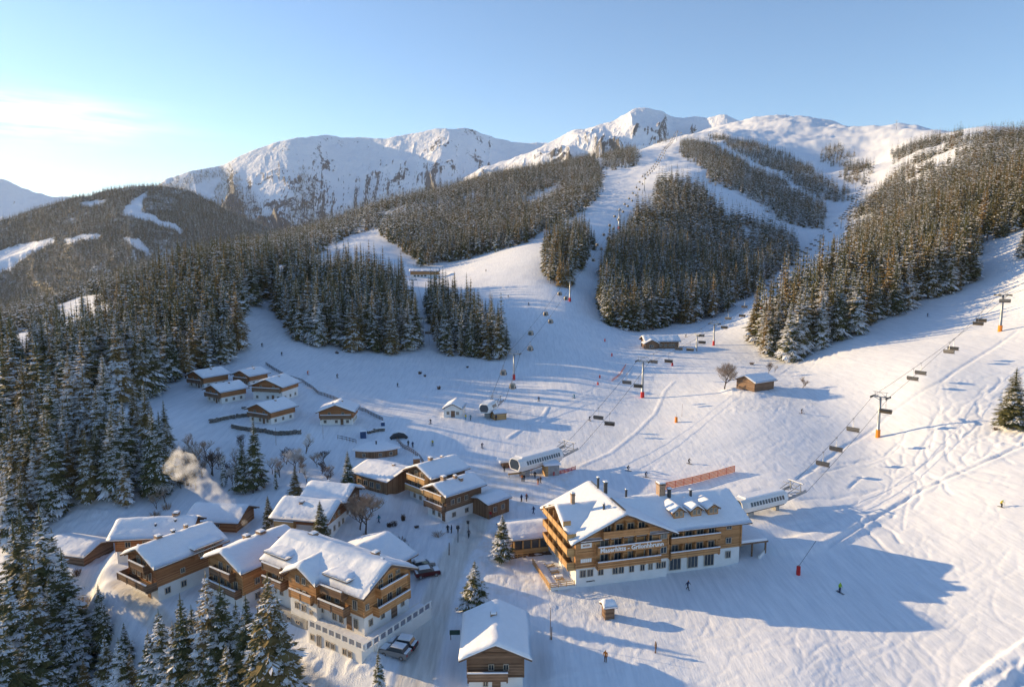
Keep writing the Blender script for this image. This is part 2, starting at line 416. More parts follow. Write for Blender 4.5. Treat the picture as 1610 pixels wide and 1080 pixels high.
# ------------------------------------------------------------------ building sites (x, y, z of the floor, rotation, length, width): levelled before the ground is laid
D2R = math.radians
RA = D2R(56.6); RB = D2R(-33.4)
SITES = {
 'hotel': ((10.6 + 8.6, 107.4 + 11.0, 0.0), D2R(14.9), 32, 14, 5),
 'inn_large': ((-26.7, 99.4, 1.9), RB, 20.4, 9.2, 5), 'inn_west': ((-57.9, 112.2, -1.2), RA, 11.5, 8.2, 4), 'inn_mid': ((-43.1, 109.2, -1.0), RA, 11, 8.6, 4),
 'inn_back': ((-66, 122, -0.6), D2R(7), 12, 7, 4), 'inn_wing': ((-24.0, 111.0, -.4), RA, 7, 11, 3),
 'white_chalet': ((-38.5, 126, 2.2), D2R(-12), 10, 8, 4), 'rear_chalet': ((-36.5, 133.5, 3.0), D2R(-12), 8, 7, 4), 'tavern': ((-28.3, 147.3, 3.9), D2R(-36), 10, 8.4, 4),
 'twin_back': ((-16.3, 142.9, 3.0), D2R(45), 8.8, 7.6, 4), 'twin_front': ((-12, 136, 1.9), D2R(45), 9, 6, 4), 'annex': ((-4.6, 136.2, 2.0), D2R(45), 5.5, 5, 3),
 'hut': ((-2.2, 86.5, -1.3), D2R(91), 9.3, 7, 4),
}
def site_px(name, px, py, rot, L, W, fade=4):
    p = gpos(px, py); SITES[name] = ((p.x, p.y, p.z), D2R(rot), L, W, fade)
site_px('slope_chalet_a', 328, 606, 58, 8.5, 8); site_px('slope_chalet_b', 356, 629, 56, 8, 7.6); site_px('slope_chalet_c', 395, 603, 62, 7, 7)
site_px('slope_chalet_d', 434, 625, 76, 8.5, 10); site_px('slope_chalet_e', 428, 660, 62, 8.5, 8.6); site_px('slope_chalet_f', 533, 663, 93, 7, 9)
site_px('shed_left', 125, 874, -14, 9, 6.5); site_px('long_shed', 350, 824, -6, 9.5, 7)
site_px('mountain_hut', 668, 436, 5, 20, 9, 10); site_px('valley_hut', 1037, 546, 4, 14, 7, 6); site_px('slope_barn', 1187, 611, 32, 9, 6.6, 5)
site_px('sod_house', 592, 715, 12, 11, 5, 4); site_px('lift_hut', 715, 652, 84, 6.5, 5, 3); site_px('station_small', 768, 655, 70, 7, 6, 3); site_px('pink_hut', 784, 658, 20, 3.4, 3, 2)
site_px('station_mid', 845, 742, 42, 13, 8, 5); site_px('station_right', 1195, 806, 28, 12, 7, 5)
for nm, (p, r, L, W, fade) in SITES.items():
    if nm in ('inn_large', 'inn_wing'): continue
    PADS.append((p[0], p[1], p[2], L / 2 + .8, W / 2 + .8, r, fade))
PADS.append((4.4, 117.5, .4, 3.6, 10, D2R(14.9), 3))
def pxy(px, py): p = gpos(px, py); return (p.x, p.y, p.z)
ROADS.append(([(*at(x_, y_, z_)[:2], z_) for x_, y_, z_ in ((628,1150,-.6),(650,1080,-.4),(668,1010,-.2),(692,930,.2),(712,880,.5),(740,840,.9),(765,800,1.6))], 2.4, 3.0))
ROADS.append(([pxy(*q) for q in ((190,915),(235,968),(300,1015),(420,1020),(500,1080),(520,1140))], 1.6, 7))
LINES.append(([pxy(*q) for q in ((1255,752),(1330,700),(1400,650),(1480,600),(1540,560),(1600,520))], .3, -.16, .5))
LINES.append(([pxy(*q) for q in ((1300,862),(1380,812),(1450,770),(1530,735),(1610,700))], .25, -.28, .4))
LINES.append(([pxy(*q) for q in ((1300,862),(1380,812),(1450,770),(1530,735),(1610,700))], 1.1, .14, 1.2))
LINES.append(([pxy(*q) for q in ((900,738),(960,712),(1000,680),(1030,650),(1045,615),(1060,600))], .25, .13, .7))
LINES.append(([pxy(*q) for q in ((800,688),(825,672),(850,660),(862,640))], .3, .16, .6))
LINES.append(([pxy(*q) for q in ((628,1082),(648,1010),(672,940))], .8, .9, 1.3))
LINES.append(([pxy(*q) for q in ((716,1000),(722,940),(745,890))], .8, .5, 1.5))
LINES.append(([pxy(*q) for q in ((1540,1085),(1580,1050),(1640,1010))], 1.0, .7, 1.2))
LINES.append(([pxy(*q) for q in ((1175,850),(1240,862),(1290,850),(1350,818))], 1.5, .6, 2.5))

# ---- fine relief raster: ski tracks, footprints, heaps
def stamp(pts, depth, wid, both=True):
    """carve a groove with small raised sides along a polyline of world points"""
    P = []
    for a, b in zip(pts[:-1], pts[1:]):
        n = max(2, int(math.hypot(b[0] - a[0], b[1] - a[1]) / .15)); t = np.linspace(0, 1, n, endpoint=False)
        P.append(np.c_[a[0] + (b[0] - a[0]) * t, a[1] + (b[1] - a[1]) * t])
    P = np.concatenate(P); r = int(wid * 2.5 / DGS) + 1
    ci = np.round((P[:, 0] - DGX0) / DGS).astype(int); cj = np.round((P[:, 1] - DGY0) / DGS).astype(int)
    for di in range(-r, r + 1):
        for dj in range(-r, r + 1):
            i, j = ci + di, cj + dj; ok = (i > 0) & (j > 0) & (i < DG.shape[0]) & (j < DG.shape[1])
            i, j = i[ok], j[ok]; d = np.hypot(i * DGS + DGX0 - P[ok, 0], j * DGS + DGY0 - P[ok, 1])
            v = -depth * np.exp(-(d / wid) ** 2)
            np.minimum.at(DG, (i, j), v.astype(np.float32))
rs = random.Random(4)
def track(x, y, ang, n, step, wig, depth, wid, turn=0.0):
    pts = [(x, y)]; ph = rs.random() * 6
    for k in range(n):
        ang += turn + wig * math.cos(ph + k * 0.8)
        x += math.cos(ang) * step; y += math.sin(ang) * step; pts.append((x, y))
    stamp(pts, depth, wid)
def zone_tracks(poly, n, ang, spread, depth, wid, length=(8, 22), wig=.25):
    n = int(n * 1.6); depth *= .75; wid *= .8
    xs = [p[0] for p in poly]; ys = [p[1] for p in poly]; k = 0
    while k < n:
        px_, py_ = rs.uniform(min(xs), max(xs)), rs.uniform(min(ys), max(ys))
        if not inpoly(np.array([px_]), np.array([py_]), poly)[0]: continue
        p = gpos(px_, py_); track(p.x, p.y, ang + rs.gauss(0, spread), int(rs.uniform(*length)), 1.0, wig * rs.random(), depth * rs.uniform(.5, 1.2), wid, rs.gauss(0, .03)); k += 1
# powder slope on the right between the two cut edges
zone_tracks([(1380,700),(1450,660),(1530,600),(1600,560),(1610,690),(1500,740),(1400,800),(1300,850)], 60, D2R(230), .5, .34, .32)
zone_tracks([(1440,640),(1610,480),(1610,560),(1500,640)], 10, D2R(225), .3, .14, .3)
zone_tracks([(1300,870),(1610,720),(1610,1080),(1100,1080),(1290,960)], 90, D2R(222), .45, .11, .26, (6, 16), .3)
zone_tracks([(1540,1080),(1610,1030),(1610,1080)], 18, D2R(225), .6, .5, .4, (5, 12))
zone_tracks([(880,960),(1250,930),(1400,1040),(1000,1080),(860,1080)], 45, D2R(200), .6, .10, .25, (5, 14), .5)
zone_tracks([(720,860),(860,860),(900,940),(1000,960),(860,1000),(740,930)], 70, D2R(-60), .9, .14, .25, (4, 12), .5)
zone_tracks([(1050,700),(1250,640),(1560,480),(1610,470),(1300,740),(1000,780)], 40, D2R(225), .2, .06, .3, (10, 30), .1)
zone_tracks([(640,560),(780,580),(900,500),(1000,560),(900,650),(700,620)], 30, D2R(250), .4, .10, .4, (12, 30), .2)
zone_tracks([(1190,600),(1290,560),(1330,600),(1250,640)], 14, D2R(210), .4, .18, .3, (8, 18), .2)
# heaps and trodden places
hn = fbm((np.arange(DG.shape[0])[:, None] * DGS + DGX0) / 1.3, (np.arange(DG.shape[1])[None] * DGS + DGY0) / 1.3, 3, 44)
_gx = (np.arange(DG.shape[0]) * DGS + DGX0)[:, None] + np.zeros((1, DG.shape[1])); _gy = (np.arange(DG.shape[1]) * DGS + DGY0)[None] + np.zeros((DG.shape[0], 1))
_px, _py = project(_gx, _gy, height0(_gx, _gy))
HEAPS = [([(90,800),(200,800),(330,840),(170,880),(110,1080),(200,1080),(230,980),(90,960)], .5),([(430,800),(560,790),(700,780),(760,850),(700,880),(560,850)], .30),([(640,760),(760,830),(800,920),(720,880)], .25),
  ([(280,690),(640,700),(640,770),(430,780),(280,760)], .35),([(560,560),(820,580),(790,620),(600,600)], .35),([(300,570),(620,560),(600,680),(280,690)], .18),([(460,1000),(600,1030),(560,1090),(430,1090)], .5),
  ([(1150,560),(1260,560),(1290,640),(1140,650)], .2),([(860,920),(1000,920),(1000,980),(860,960)], .18),([(1560,650),(1640,640),(1640,700),(1560,700)], .5)]
def softmask(poly, X, Y, soft=1):
    return inpoly(X + 6 * vnoise(_gx / 3, _gy / 3, 8), Y + 4 * vnoise(_gx / 3, _gy / 3, 9), poly)
for poly, a in HEAPS: DG += (softmask(poly, _px, _py) * a * np.clip(hn + .1, 0, 1)).astype(np.float32)
DG += 0.05 * fbm(_gx / 1.1, _gy / 1.1, 2, 71).astype(np.float32)
# box blur once so that zone edges are soft
DG[1:-1, 1:-1] = (DG[1:-1, 1:-1] * 8 + DG[:-2, 1:-1] + DG[2:, 1:-1] + DG[1:-1, :-2] + DG[1:-1, 2:]) / 12

# ------------------------------------------------------------------ the ground: one sheet from under the camera to beyond the passes
GROUND_M = mat_ground()
azs = np.concatenate([np.radians(np.linspace(-75, -42, 60, endpoint=False)), np.radians(np.linspace(-42, 42, 1050)), np.radians(np.linspace(42, 75, 61)[1:])])
Dg = np.concatenate([np.exp(np.arange(math.log(32), math.log(75), .015)), np.exp(np.arange(math.log(75), math.log(420), .0036)), np.exp(np.arange(math.log(420.5), math.log(4300), .009))])
A_, DD_ = np.meshgrid(azs, Dg, indexing='ij')
GX, GY = np.sin(A_) * DD_, np.cos(A_) * DD_
GZ = height(GX, GY)
zone = np.zeros(GX.shape + (3,))
for pts, w, soft in ROADS:
    d, _ = seg_dist(GX, GY, pts); zone[..., 0] = np.maximum(zone[..., 0], 1 - smooth(w * .8, w + .8, d))
_qx, _qy = project(GX, GY, GZ)
for poly, a in HEAPS[:9]: zone[..., 1] = np.maximum(zone[..., 1], inpoly(_qx, _qy, poly) * .6)
for poly in ([(690,790),(800,830),(880,860),(900,930),(800,940),(700,900)],[(640,730),(900,740),(900,780),(800,800),(640,780)],[(180,900),(300,1010),(520,1080),(440,1080),(200,960)]):
    zone[..., 2] = np.maximum(zone[..., 2], inpoly(_qx + 8 * vnoise(GX / 4, GY / 4, 3), _qy, poly) * 1.0)
ground = grid_mesh("ground", GX, GY, GZ, GROUND_M, {"zone": zone}); setp(ground, kind="structure")
def gfine(x, y): return float(height(np.array([x]), np.array([y]))[0])
def gp(px, py, dz=0.0):
    p = ground_at(px, py); return Vector((p.x, p.y, p.z + dz))
def z_for(p, py):
    """height of the point above p that is seen at picture row py"""
    lo, hi = p[2] - 5, p[2] + 120
    for _ in range(40):
        m = (lo + hi) / 2
        if project(p[0], p[1], m)[1] > py: lo = m
        else: hi = m
    return lo
# ------------------------------------------------------------------ trees
class MB:
    """collects faces with material slots, then links ONE mesh object"""
    def __init__(s): s.v, s.f, s.m, s.a = [], [], [], []
    def face(s, pts, mat=0, a=0.0):
        i = len(s.v); s.v.extend([tuple(p) for p in pts]); s.f.append(tuple(range(i, i + len(pts)))); s.m.append(mat); s.a.append(a)
    def mesh(s, name, mats, smooth_=False):
        me = bpy.data.meshes.new(name); me.from_pydata(s.v, [], s.f)
        for m in mats: me.materials.append(m)
        me.polygons.foreach_set("material_index", s.m)
        if smooth_: me.polygons.foreach_set("use_smooth", [True] * len(s.f))
        at = me.attributes.new("snow", 'FLOAT', 'FACE'); at.data.foreach_set("value", s.a)
        me.update(); return me
    def tube(s, pts, rad, n=6, mat=0, a=0.0, cap=True):
        rings = []
        for i, p in enumerate(pts):
            p = Vector(p)
            d = (Vector(pts[min(i + 1, len(pts) - 1)]) - Vector(pts[max(i - 1, 0)])).normalized()
            u = d.cross(Vector((0.31, 0.87, 0.12))).normalized(); w = d.cross(u)
            r = rad[i] if isinstance(rad, (list, tuple)) else rad
            k = len(s.v)
            for j in range(n):
                t = 2 * math.pi * j / n
                s.v.append(tuple(p + u * r * math.cos(t) + w * r * math.sin(t)))
            rings.append(k)
        for a0, b0 in zip(rings[:-1], rings[1:]):
            for j in range(n):
                s.f.append((a0 + j, a0 + (j + 1) % n, b0 + (j + 1) % n, b0 + j)); s.m.append(mat); s.a.append(a)
        if cap:
            s.f.append(tuple(rings[0] + j for j in range(n))); s.m.append(mat); s.a.append(a)
            s.f.append(tuple(rings[-1] + j for j in range(n))); s.m.append(mat); s.a.append(a)
    def box(s, c, size, mat=0, rot=0.0, a=0.0, taper=1.0, rx=0.0):
        cx_, cy_, cz = c; hx, hy, hz = size[0] / 2, size[1] / 2, size[2] / 2
        M = Matrix.Rotation(rot, 3, 'Z') @ Matrix.Rotation(rx, 3, 'X'); k = len(s.v)
        for (x, y, z) in ((-1, -1, -1), (1, -1, -1), (1, 1, -1), (-1, 1, -1), (-1, -1, 1), (1, -1, 1), (1, 1, 1), (-1, 1, 1)):
            t = taper if z > 0 else 1
            q = M @ Vector((x * hx * t, y * hy * t, z * hz)); s.v.append((cx_ + q.x, cy_ + q.y, cz + q.z))
        for f in ((0, 3, 2, 1), (4, 5, 6, 7), (0, 1, 5, 4), (1, 2, 6, 5), (2, 3, 7, 6), (3, 0, 4, 7)):
            s.f.append(tuple(k + i for i in f)); s.m.append(mat); s.a.append(a)
    def beam(s, a, b, w, h=None, mat=0, up=(0, 0, 1)):
        """box bar from a to b, w wide, h deep"""
        a, b = Vector(a), Vector(b); h = h or w; d = (b - a).normalized(); u = Vector(up)
        if abs(d.dot(u)) > 0.98: u = Vector((0, 1, 0))
        sx = d.cross(u).normalized() * w / 2; sz = sx.cross(d).normalized() * h / 2; k = len(s.v)
        for p in (a, b):
            for q in (-sx - sz, sx - sz, sx + sz, -sx + sz): s.v.append(tuple(p + q))
        for f in ((0, 1, 2, 3), (7, 6, 5, 4), (0, 4, 5, 1), (1, 5, 6, 2), (2, 6, 7, 3), (3, 7, 4, 0)):
            s.f.append(tuple(k + i for i in f)); s.m.append(mat); s.a.append(0)
    def link(s, name, mats, parent=None, smooth_=False):
        if not isinstance(mats, (list, tuple)): mats = [mats]
        o = bpy.data.objects.new(name, s.mesh(name, mats, smooth_)); COL.objects.link(o)
        if parent: o.parent = parent
        return o
def empty(name, loc, rz=0.0, label=None, cat=None, group=None, scale=1.0):
    o = bpy.data.objects.new(name, None); o.location = loc; o.rotation_euler = (0, 0, rz); o.empty_display_size = 0.5
    o.scale = (scale, scale, scale) if not isinstance(scale, tuple) else scale
    COL.objects.link(o); return setp(o, label, cat, group)
def copy_tree(o, parent=None):
    c = o.copy(); COL.objects.link(c)
    if parent: c.parent = parent
    for ch in [k for k in bpy.data.objects if k.parent == o]: copy_tree(ch, c)
    return c

def mat_needles(name, dark, light, warm, snow_bias):
    m, nt, b = new_mat(name)
    oi = N(nt, "ShaderNodeObjectInfo"); at = N(nt, "ShaderNodeAttribute", attribute_name="snow")
    n1 = noise(nt, 0.55, 3, coords(nt)); n2 = noise(nt, 2.6, 2, coords(nt))
    g = ramp(nt, n1.outputs[0], [(0.3, dark), (0.7, light)])
    rr = ramp(nt, oi.outputs["Random"], [(0.55, (0, 0, 0)), (1.0, (1, 1, 1))])
    c = mix_rgb(nt, math_n(nt, 'MULTIPLY', rr.outputs[0], 0.8), g.outputs[0], warm)
    s = math_n(nt, 'MULTIPLY_ADD', n2.outputs[0], 0.55, at.outputs["Fac"])
    r2 = math_n(nt, 'FRACT', math_n(nt, 'MULTIPLY', oi.outputs["Random"], 7.31))
    s = math_n(nt, 'MULTIPLY_ADD', r2, 0.22, s)
    sf = ramp(nt, s, [(snow_bias, (0, 0, 0)), (snow_bias + 0.07, (1, 1, 1))])
    c = mix_rgb(nt, sf.outputs[0], c, (0.80, 0.81, 0.84))
    nt.links.new(c, b.inputs["Base Color"]); b.inputs["Roughness"].default_value = 0.8
    return m
NEED = mat_needles("spruce_needles", (0.050, 0.062, 0.026), (0.15, 0.14, 0.052), (0.29, 0.185, 0.07), 0.89)
NEED_FAR = mat_needles("spruce_needles_far", (0.050, 0.062, 0.028), (0.155, 0.142, 0.056), (0.33, 0.205, 0.075), 0.94)
def mat_bark():
    m, nt, b = new_mat("bark"); n = noise(nt, 4, 5, coords(nt, (1, 1, 0.15)))
    r = ramp(nt, n.outputs[0], [(0.3, (0.06, 0.045, 0.035)), (0.7, (0.17, 0.13, 0.10))]); nt.links.new(r.outputs[0], b.inputs["Base Color"])
    bump(nt, b, n.outputs[0], 0.6, 0.05); return m
BARK = mat_bark()

def spruce(mb, rng, H=20.0, W=2.9, whorls=38, per=9, segs=3, twigs=4, low=0.10, snow=0.5, shape=0.85, ragged=0.25):
    """crown of drooping branches, each a spine of needle fans; snow load on the upper faces"""
    for w in range(whorls):
        f = (w + rng.random() * 0.5) / whorls
        z0 = H * (low + (1 - low) * f)
        R = W * (1 - f) ** shape * (1 + ragged * (rng.random() - 0.5)) + 0.12
        if f < 0.12: R *= 0.72 + f * 2.3
        nb = max(4, int(per * (0.55 + 0.6 * (1 - f))))
        a0 = rng.random() * 6.28
        for k in range(nb):
            a = a0 + 6.283 * k / nb + rng.uniform(-0.25, 0.25)
            r = R * rng.uniform(0.62, 1.12)
            dx, dy = math.cos(a), math.sin(a); nx, ny = -dy, dx
            rise = 0.16 * r * (f - 0.1) * 2; droop = r * (0.50 - 0.42 * f) * rng.uniform(0.7, 1.3)
            def P(t, off=0.0, dz=0.0):
                z = z0 + rise * t * 1.2 - droop * (t ** 1.35) + 0.22 * droop * max(0, t - 0.75) + dz
                return (dx * r * t + nx * off, dy * r * t + ny * off, z)
            sn = (0.62 if rng.random() < snow else 0.30) + rng.uniform(-0.12, 0.12)
            bw = 0.26 * r + 0.14
            if segs <= 1:
                wd = bw * 1.25
                mb.face([P(0.05), P(0.55, -wd, -0.16 * r), P(1.0, 0, -0.03), P(0.5, 0, 0.10)], 0, sn)
                mb.face([P(0.05), P(0.5, 0, 0.10), P(1.0, 0, -0.03), P(0.55, wd, -0.16 * r)], 0, sn + rng.uniform(-0.1, 0.1))
                continue
            for s_ in range(segs):
                t0, t1 = (s_ + 0.1) / segs, (s_ + 1.15) / segs
                w0 = bw * (0.4 + 0.9 * math.sin(math.pi * min(1, t0 + 0.15))); w1 = bw * max(0.1, 1.0 - t1 * 0.85)
                for sgn in (-1, 1):
                    if twigs <= 1:
                        mb.face([P(t0), P(t0 + 0.1, sgn * w0, -0.22 * w0 - 0.05), P(min(t1, 1.05), sgn * w1 * 0.6, -0.10), P(t1 * 0.97, 0, 0.02)], 0, sn + rng.uniform(-0.14, 0.10))
                    else:
                        for q in range(twigs):
                            ta = t0 + (t1 - t0) * q / twigs; tb = ta + (t1 - t0) / twigs * 0.85
                            wq = (w0 + (w1 - w0) * q / twigs) * rng.uniform(0.7, 1.3); hang = rng.uniform(0.2, 0.55) * wq
                            mb.face([P(ta, 0, 0.03), P(ta + 0.16 * rng.random() + 0.10, sgn * wq, -hang), P(tb + 0.22, sgn * wq * 0.75, -hang * 1.15), P(tb, 0, 0.03)], 0,
                                    sn + rng.uniform(-0.22, 0.14))
        if segs > 1 and w % 2 == 0:
            # inner mass that keeps the crown from being see-through along the stem
            ri = R * 0.30
            for k in range(5):
                a = a0 + 1.2566 * k + rng.random()
                mb.face([(0, 0, z0 + 0.7), (math.cos(a) * ri, math.sin(a) * ri, z0 - 0.5), (math.cos(a + 1.2) * ri, math.sin(a + 1.2) * ri, z0 - 0.6)], 0, 0.1)
    mb.tube([(0, 0, H * 0.86), (0, 0, H * 1.0), (0, 0, H * 1.03)], [0.10, 0.05, 0.02], 4, 0, 0.4)
def trunk(mb, H, r=0.26, n=7, mat=0):
    mb.tube([(0, 0, -1.2), (0, 0, H * 0.12), (0.03, 0.02, H * 0.5), (0, 0, H * 0.97)], [r * 1.25, r, r * 0.6, 0.03], n, mat, 0.0)

HI, MID = [], []
for k in range(5):
    rng = random.Random(50 + k); mb = MB()
    spruce(mb, rng, 20, [2.9, 3.3, 2.6, 3.1, 2.8][k], whorls=[40, 38, 44, 36, 42][k], per=9, segs=3, twigs=4, low=0.09, snow=[.5, .6, .45, .55, .65][k], shape=[.85, .9, .8, .95, .85][k])
    HI.append(mb.mesh("spruce_crown", [NEED]))
    rng = random.Random(80 + k); mb = MB()
    spruce(mb, rng, 20, [3.8, 3.3, 4.1, 3.1, 3.7][k], whorls=[22, 24, 20, 26, 22][k], per=8, segs=2, twigs=1, low=[.09, .14, .08, .2, .1][k], snow=[.5, .6, .45, .55, .35][k], shape=[.85, .9, .8, .95, .85][k])
    MID.append(mb)
tm = MB(); trunk(tm, 20); TRUNK = tm.mesh("spruce_trunk", [BARK])
LOW = []
for k in range(4):
    rng = random.Random(120 + k); mb = MB()
    spruce(mb, rng, 20, [3.9, 3.4, 4.3, 3.6][k], whorls=[10, 11, 9, 12][k], per=6, segs=1, twigs=1, low=0.04, snow=[.5, .6, .45, .3][k], shape=[.85, .95, .8, .9][k], ragged=.3)
    LOW.append(mb)

def scatter(name, protos, pts, scl, rot, idx, label_kind="stuff"):
    """ONE object: its mesh holds the prototype trees and one loose vertex per tree; geometry nodes stand a tree on each"""
    V, Fc, Mi, A, K = [], [], [], [], []; off = 0; mats = [NEED_FAR, BARK]
    for i, mb in enumerate(protos):
        V += mb.v; Fc += [tuple(q + off for q in f) for f in mb.f]; Mi += mb.m; A += mb.a; K += [i] * len(mb.v); off += len(mb.v)
    n = len(pts)
    me = bpy.data.meshes.new(name); me.from_pydata(V + [tuple(p) for p in pts], [], Fc)
    for m in mats: me.materials.append(m)
    me.polygons.foreach_set("material_index", Mi)
    at = me.attributes.new("snow", 'FLOAT', 'FACE'); at.data.foreach_set("value", A)
    at = me.attributes.new("pv", 'INT', 'POINT'); at.data.foreach_set("value", K + [-1] * n)
    for nm, typ, key, arr in (("sc", 'FLOAT', "value", scl), ("rt", 'FLOAT', "value", rot), ("ix", 'INT', "value", idx)):
        at = me.attributes.new(nm, typ, 'POINT'); at.data.foreach_set("value", np.concatenate([np.zeros(off), arr]).astype(np.int32 if typ == 'INT' else np.float32))
    o = bpy.data.objects.new(name, me); COL.objects.link(o)
    ng = bpy.data.node_groups.new(name + "_nodes", 'GeometryNodeTree')
    ng.interface.new_socket("Geometry", in_out='INPUT', socket_type='NodeSocketGeometry')
    ng.interface.new_socket("Geometry", in_out='OUTPUT', socket_type='NodeSocketGeometry')
    gi, go = ng.nodes.new("NodeGroupInput"), ng.nodes.new("NodeGroupOutput"); L = ng.links.new
    def attr(nm, typ):
        q = ng.nodes.new("GeometryNodeInputNamedAttribute"); q.data_type = typ; q.inputs["Name"].default_value = nm
        return q.outputs["Attribute"]
    def sep(val):
        c = ng.nodes.new("FunctionNodeCompare"); c.data_type = 'INT'; c.operation = 'EQUAL'
        ci = [s for s in c.inputs if s.type == 'INT']; L(attr("pv", 'INT'), ci[0]); ci[1].default_value = val
        s = ng.nodes.new("GeometryNodeSeparateGeometry"); s.domain = 'POINT'; L(gi.outputs[0], s.inputs[0]); L(c.outputs[0], s.inputs[1])
        return s.outputs[0]
    join = ng.nodes.new("GeometryNodeGeometryToInstance")
    for i in reversed(range(len(protos))): L(sep(i), join.inputs[0])
    iop = ng.nodes.new("GeometryNodeInstanceOnPoints")
    L(sep(-1), iop.inputs["Points"]); L(join.outputs[0], iop.inputs["Instance"]); iop.inputs["Pick Instance"].default_value = True
    L(attr("ix", 'INT'), iop.inputs["Instance Index"])
    cr = ng.nodes.new("ShaderNodeCombineXYZ"); L(attr("rt", 'FLOAT'), cr.inputs[2])
    er = ng.nodes.new("FunctionNodeEulerToRotation"); L(cr.outputs[0], er.inputs[0]); L(er.outputs[0], iop.inputs["Rotation"])
    L(attr("sc", 'FLOAT'), iop.inputs["Scale"]); L(iop.outputs[0], go.inputs[0])
    md = o.modifiers.new("trees", 'NODES'); md.node_group = ng
    return o
# ------------------------------------------------------------------ forests: footprints given where the photo shows them, trees stand on the ground there
FOREST = [
 ([(-15,795),(110,795),(82,832),(40,868),(-15,885)],110,260,.9,17),  # (polygon of ground points, nearest, farthest, spacing keep probability, base height m)
 ([(378,552),(372,500),(430,462),(433,420),(300,440),(205,490),(120,540),(60,572),(-100,600),(-300,620),(-300,660),(60,625),(110,640),(160,640),(225,640),(262,612),(300,592),(352,575)],200,520,1,19),
 ([(-15,640),(20,640),(60,652),(130,662),(200,690),(240,715),(268,745),(270,785),(225,806),(120,796),(60,802),(0,800),(-15,800)],110,330,.95,16.5),
 ([(447,520),(462,536),(500,545),(560,552),(620,557),(652,550),(654,530),(645,500),(640,470),(628,450),(600,438),(560,432),(480,432),(440,445),(433,480)],270,520,1,21),
 ([(668,488),(690,540),(705,560),(760,570),(795,572),(797,545),(787,520),(745,492),(705,475),(680,468)],240,460,1,20),
 ([(850,425),(856,436),(878,456),(892,455),(905,435),(928,405),(933,380),(915,365),(880,375),(855,395)],330,700,1,21),
 ([(945,500),(960,515),(985,521),(1010,521),(1065,510),(1100,506),(1140,490),(1152,476),(1168,472),(1192,460),(1205,440),(1237,420),(1254,400),(1254,380),(1235,364),(1190,352),(1140,342),(1118,318),(1108,300),(1075,286),(1048,284),(1032,292),(1028,312),(1030,335),(1012,330),(1000,340),(990,362),(962,392),(950,420),(943,460)],330,1400,1,22),
 ([(1070,226),(1075,247),(1108,265),(1120,287),(1150,302),(1190,320),(1225,347),(1250,354),(1290,361),(1299,345),(1290,322),(1252,304),(1228,284),(1185,268),(1150,246),(1120,232),(1090,222)],800,2600,1,20),
 ([(1115,214),(1170,222),(1230,240),(1270,264),(1292,282),(1332,300),(1340,318),(1312,319),(1272,308),(1228,272),(1185,254),(1150,234)],900,2800,1,18),
 ([(1292,258),(1340,264),(1345,240),(1310,228),(1292,240)],900,3000,.6,18),([(1325,286),(1368,292),(1382,266),(1350,256),(1325,270)],900,3000,.8,18),
 ([(1332,384),(1338,345),(1380,305),(1412,268),(1402,244),(1440,228),(1500,213),(1610,212),(1900,200),(1900,330),(1610,300),(1450,368),(1338,398)],560,2600,1,20),
 ([(1192,556),(1215,566),(1250,568),(1300,545),(1360,520),(1400,500),(1450,476),(1490,463),(1530,440),(1535,405),(1528,388),(1610,364),(1900,300),(1900,235),(1610,282),(1450,370),(1330,430),(1250,472),(1205,505),(1190,530)],262,850,1,23),
 ([(-400,640),(0,600),(200,500),(400,440),(430,425),(500,408),(545,388),(590,370),(600,400),(625,428),(648,425),(690,415),(780,400),(850,370),(900,342),(935,317),(948,292),(942,262),(930,246),(860,250),(800,266),(700,290),(600,320),(500,345),(400,380),(200,432),(0,487),(-400,532)],545,2300,1,20),
 ([(946,262),(962,268),(1000,262),(1004,246),(990,232),(960,236),(945,246)],900,2300,.8,20),
 ([(1010,222),(1050,216),(1060,222),(1030,228)],900,2600,.4,14),
]
CLEAR = [[(438,424),(500,400),(545,372),(595,360),(604,385),(618,432),(560,420),(545,395),(500,412)],[(85,482),(128,466),(165,463),(160,478),(120,500),(95,512)],
 [(0,532),(75,512),(66,535),(25,556),(0,560)],[(818,318),(878,290),(888,296),(838,326)],[(1418,288),(1448,272),(1452,280),(1425,296)],[(600,372),(640,400),(660,425),(630,438),(600,400)],
 [(30,604),(75,612),(150,655),(215,672),(275,690),(275,700),(190,688),(110,668),(50,632)]]
TREES = []   # x, y, z, h, D
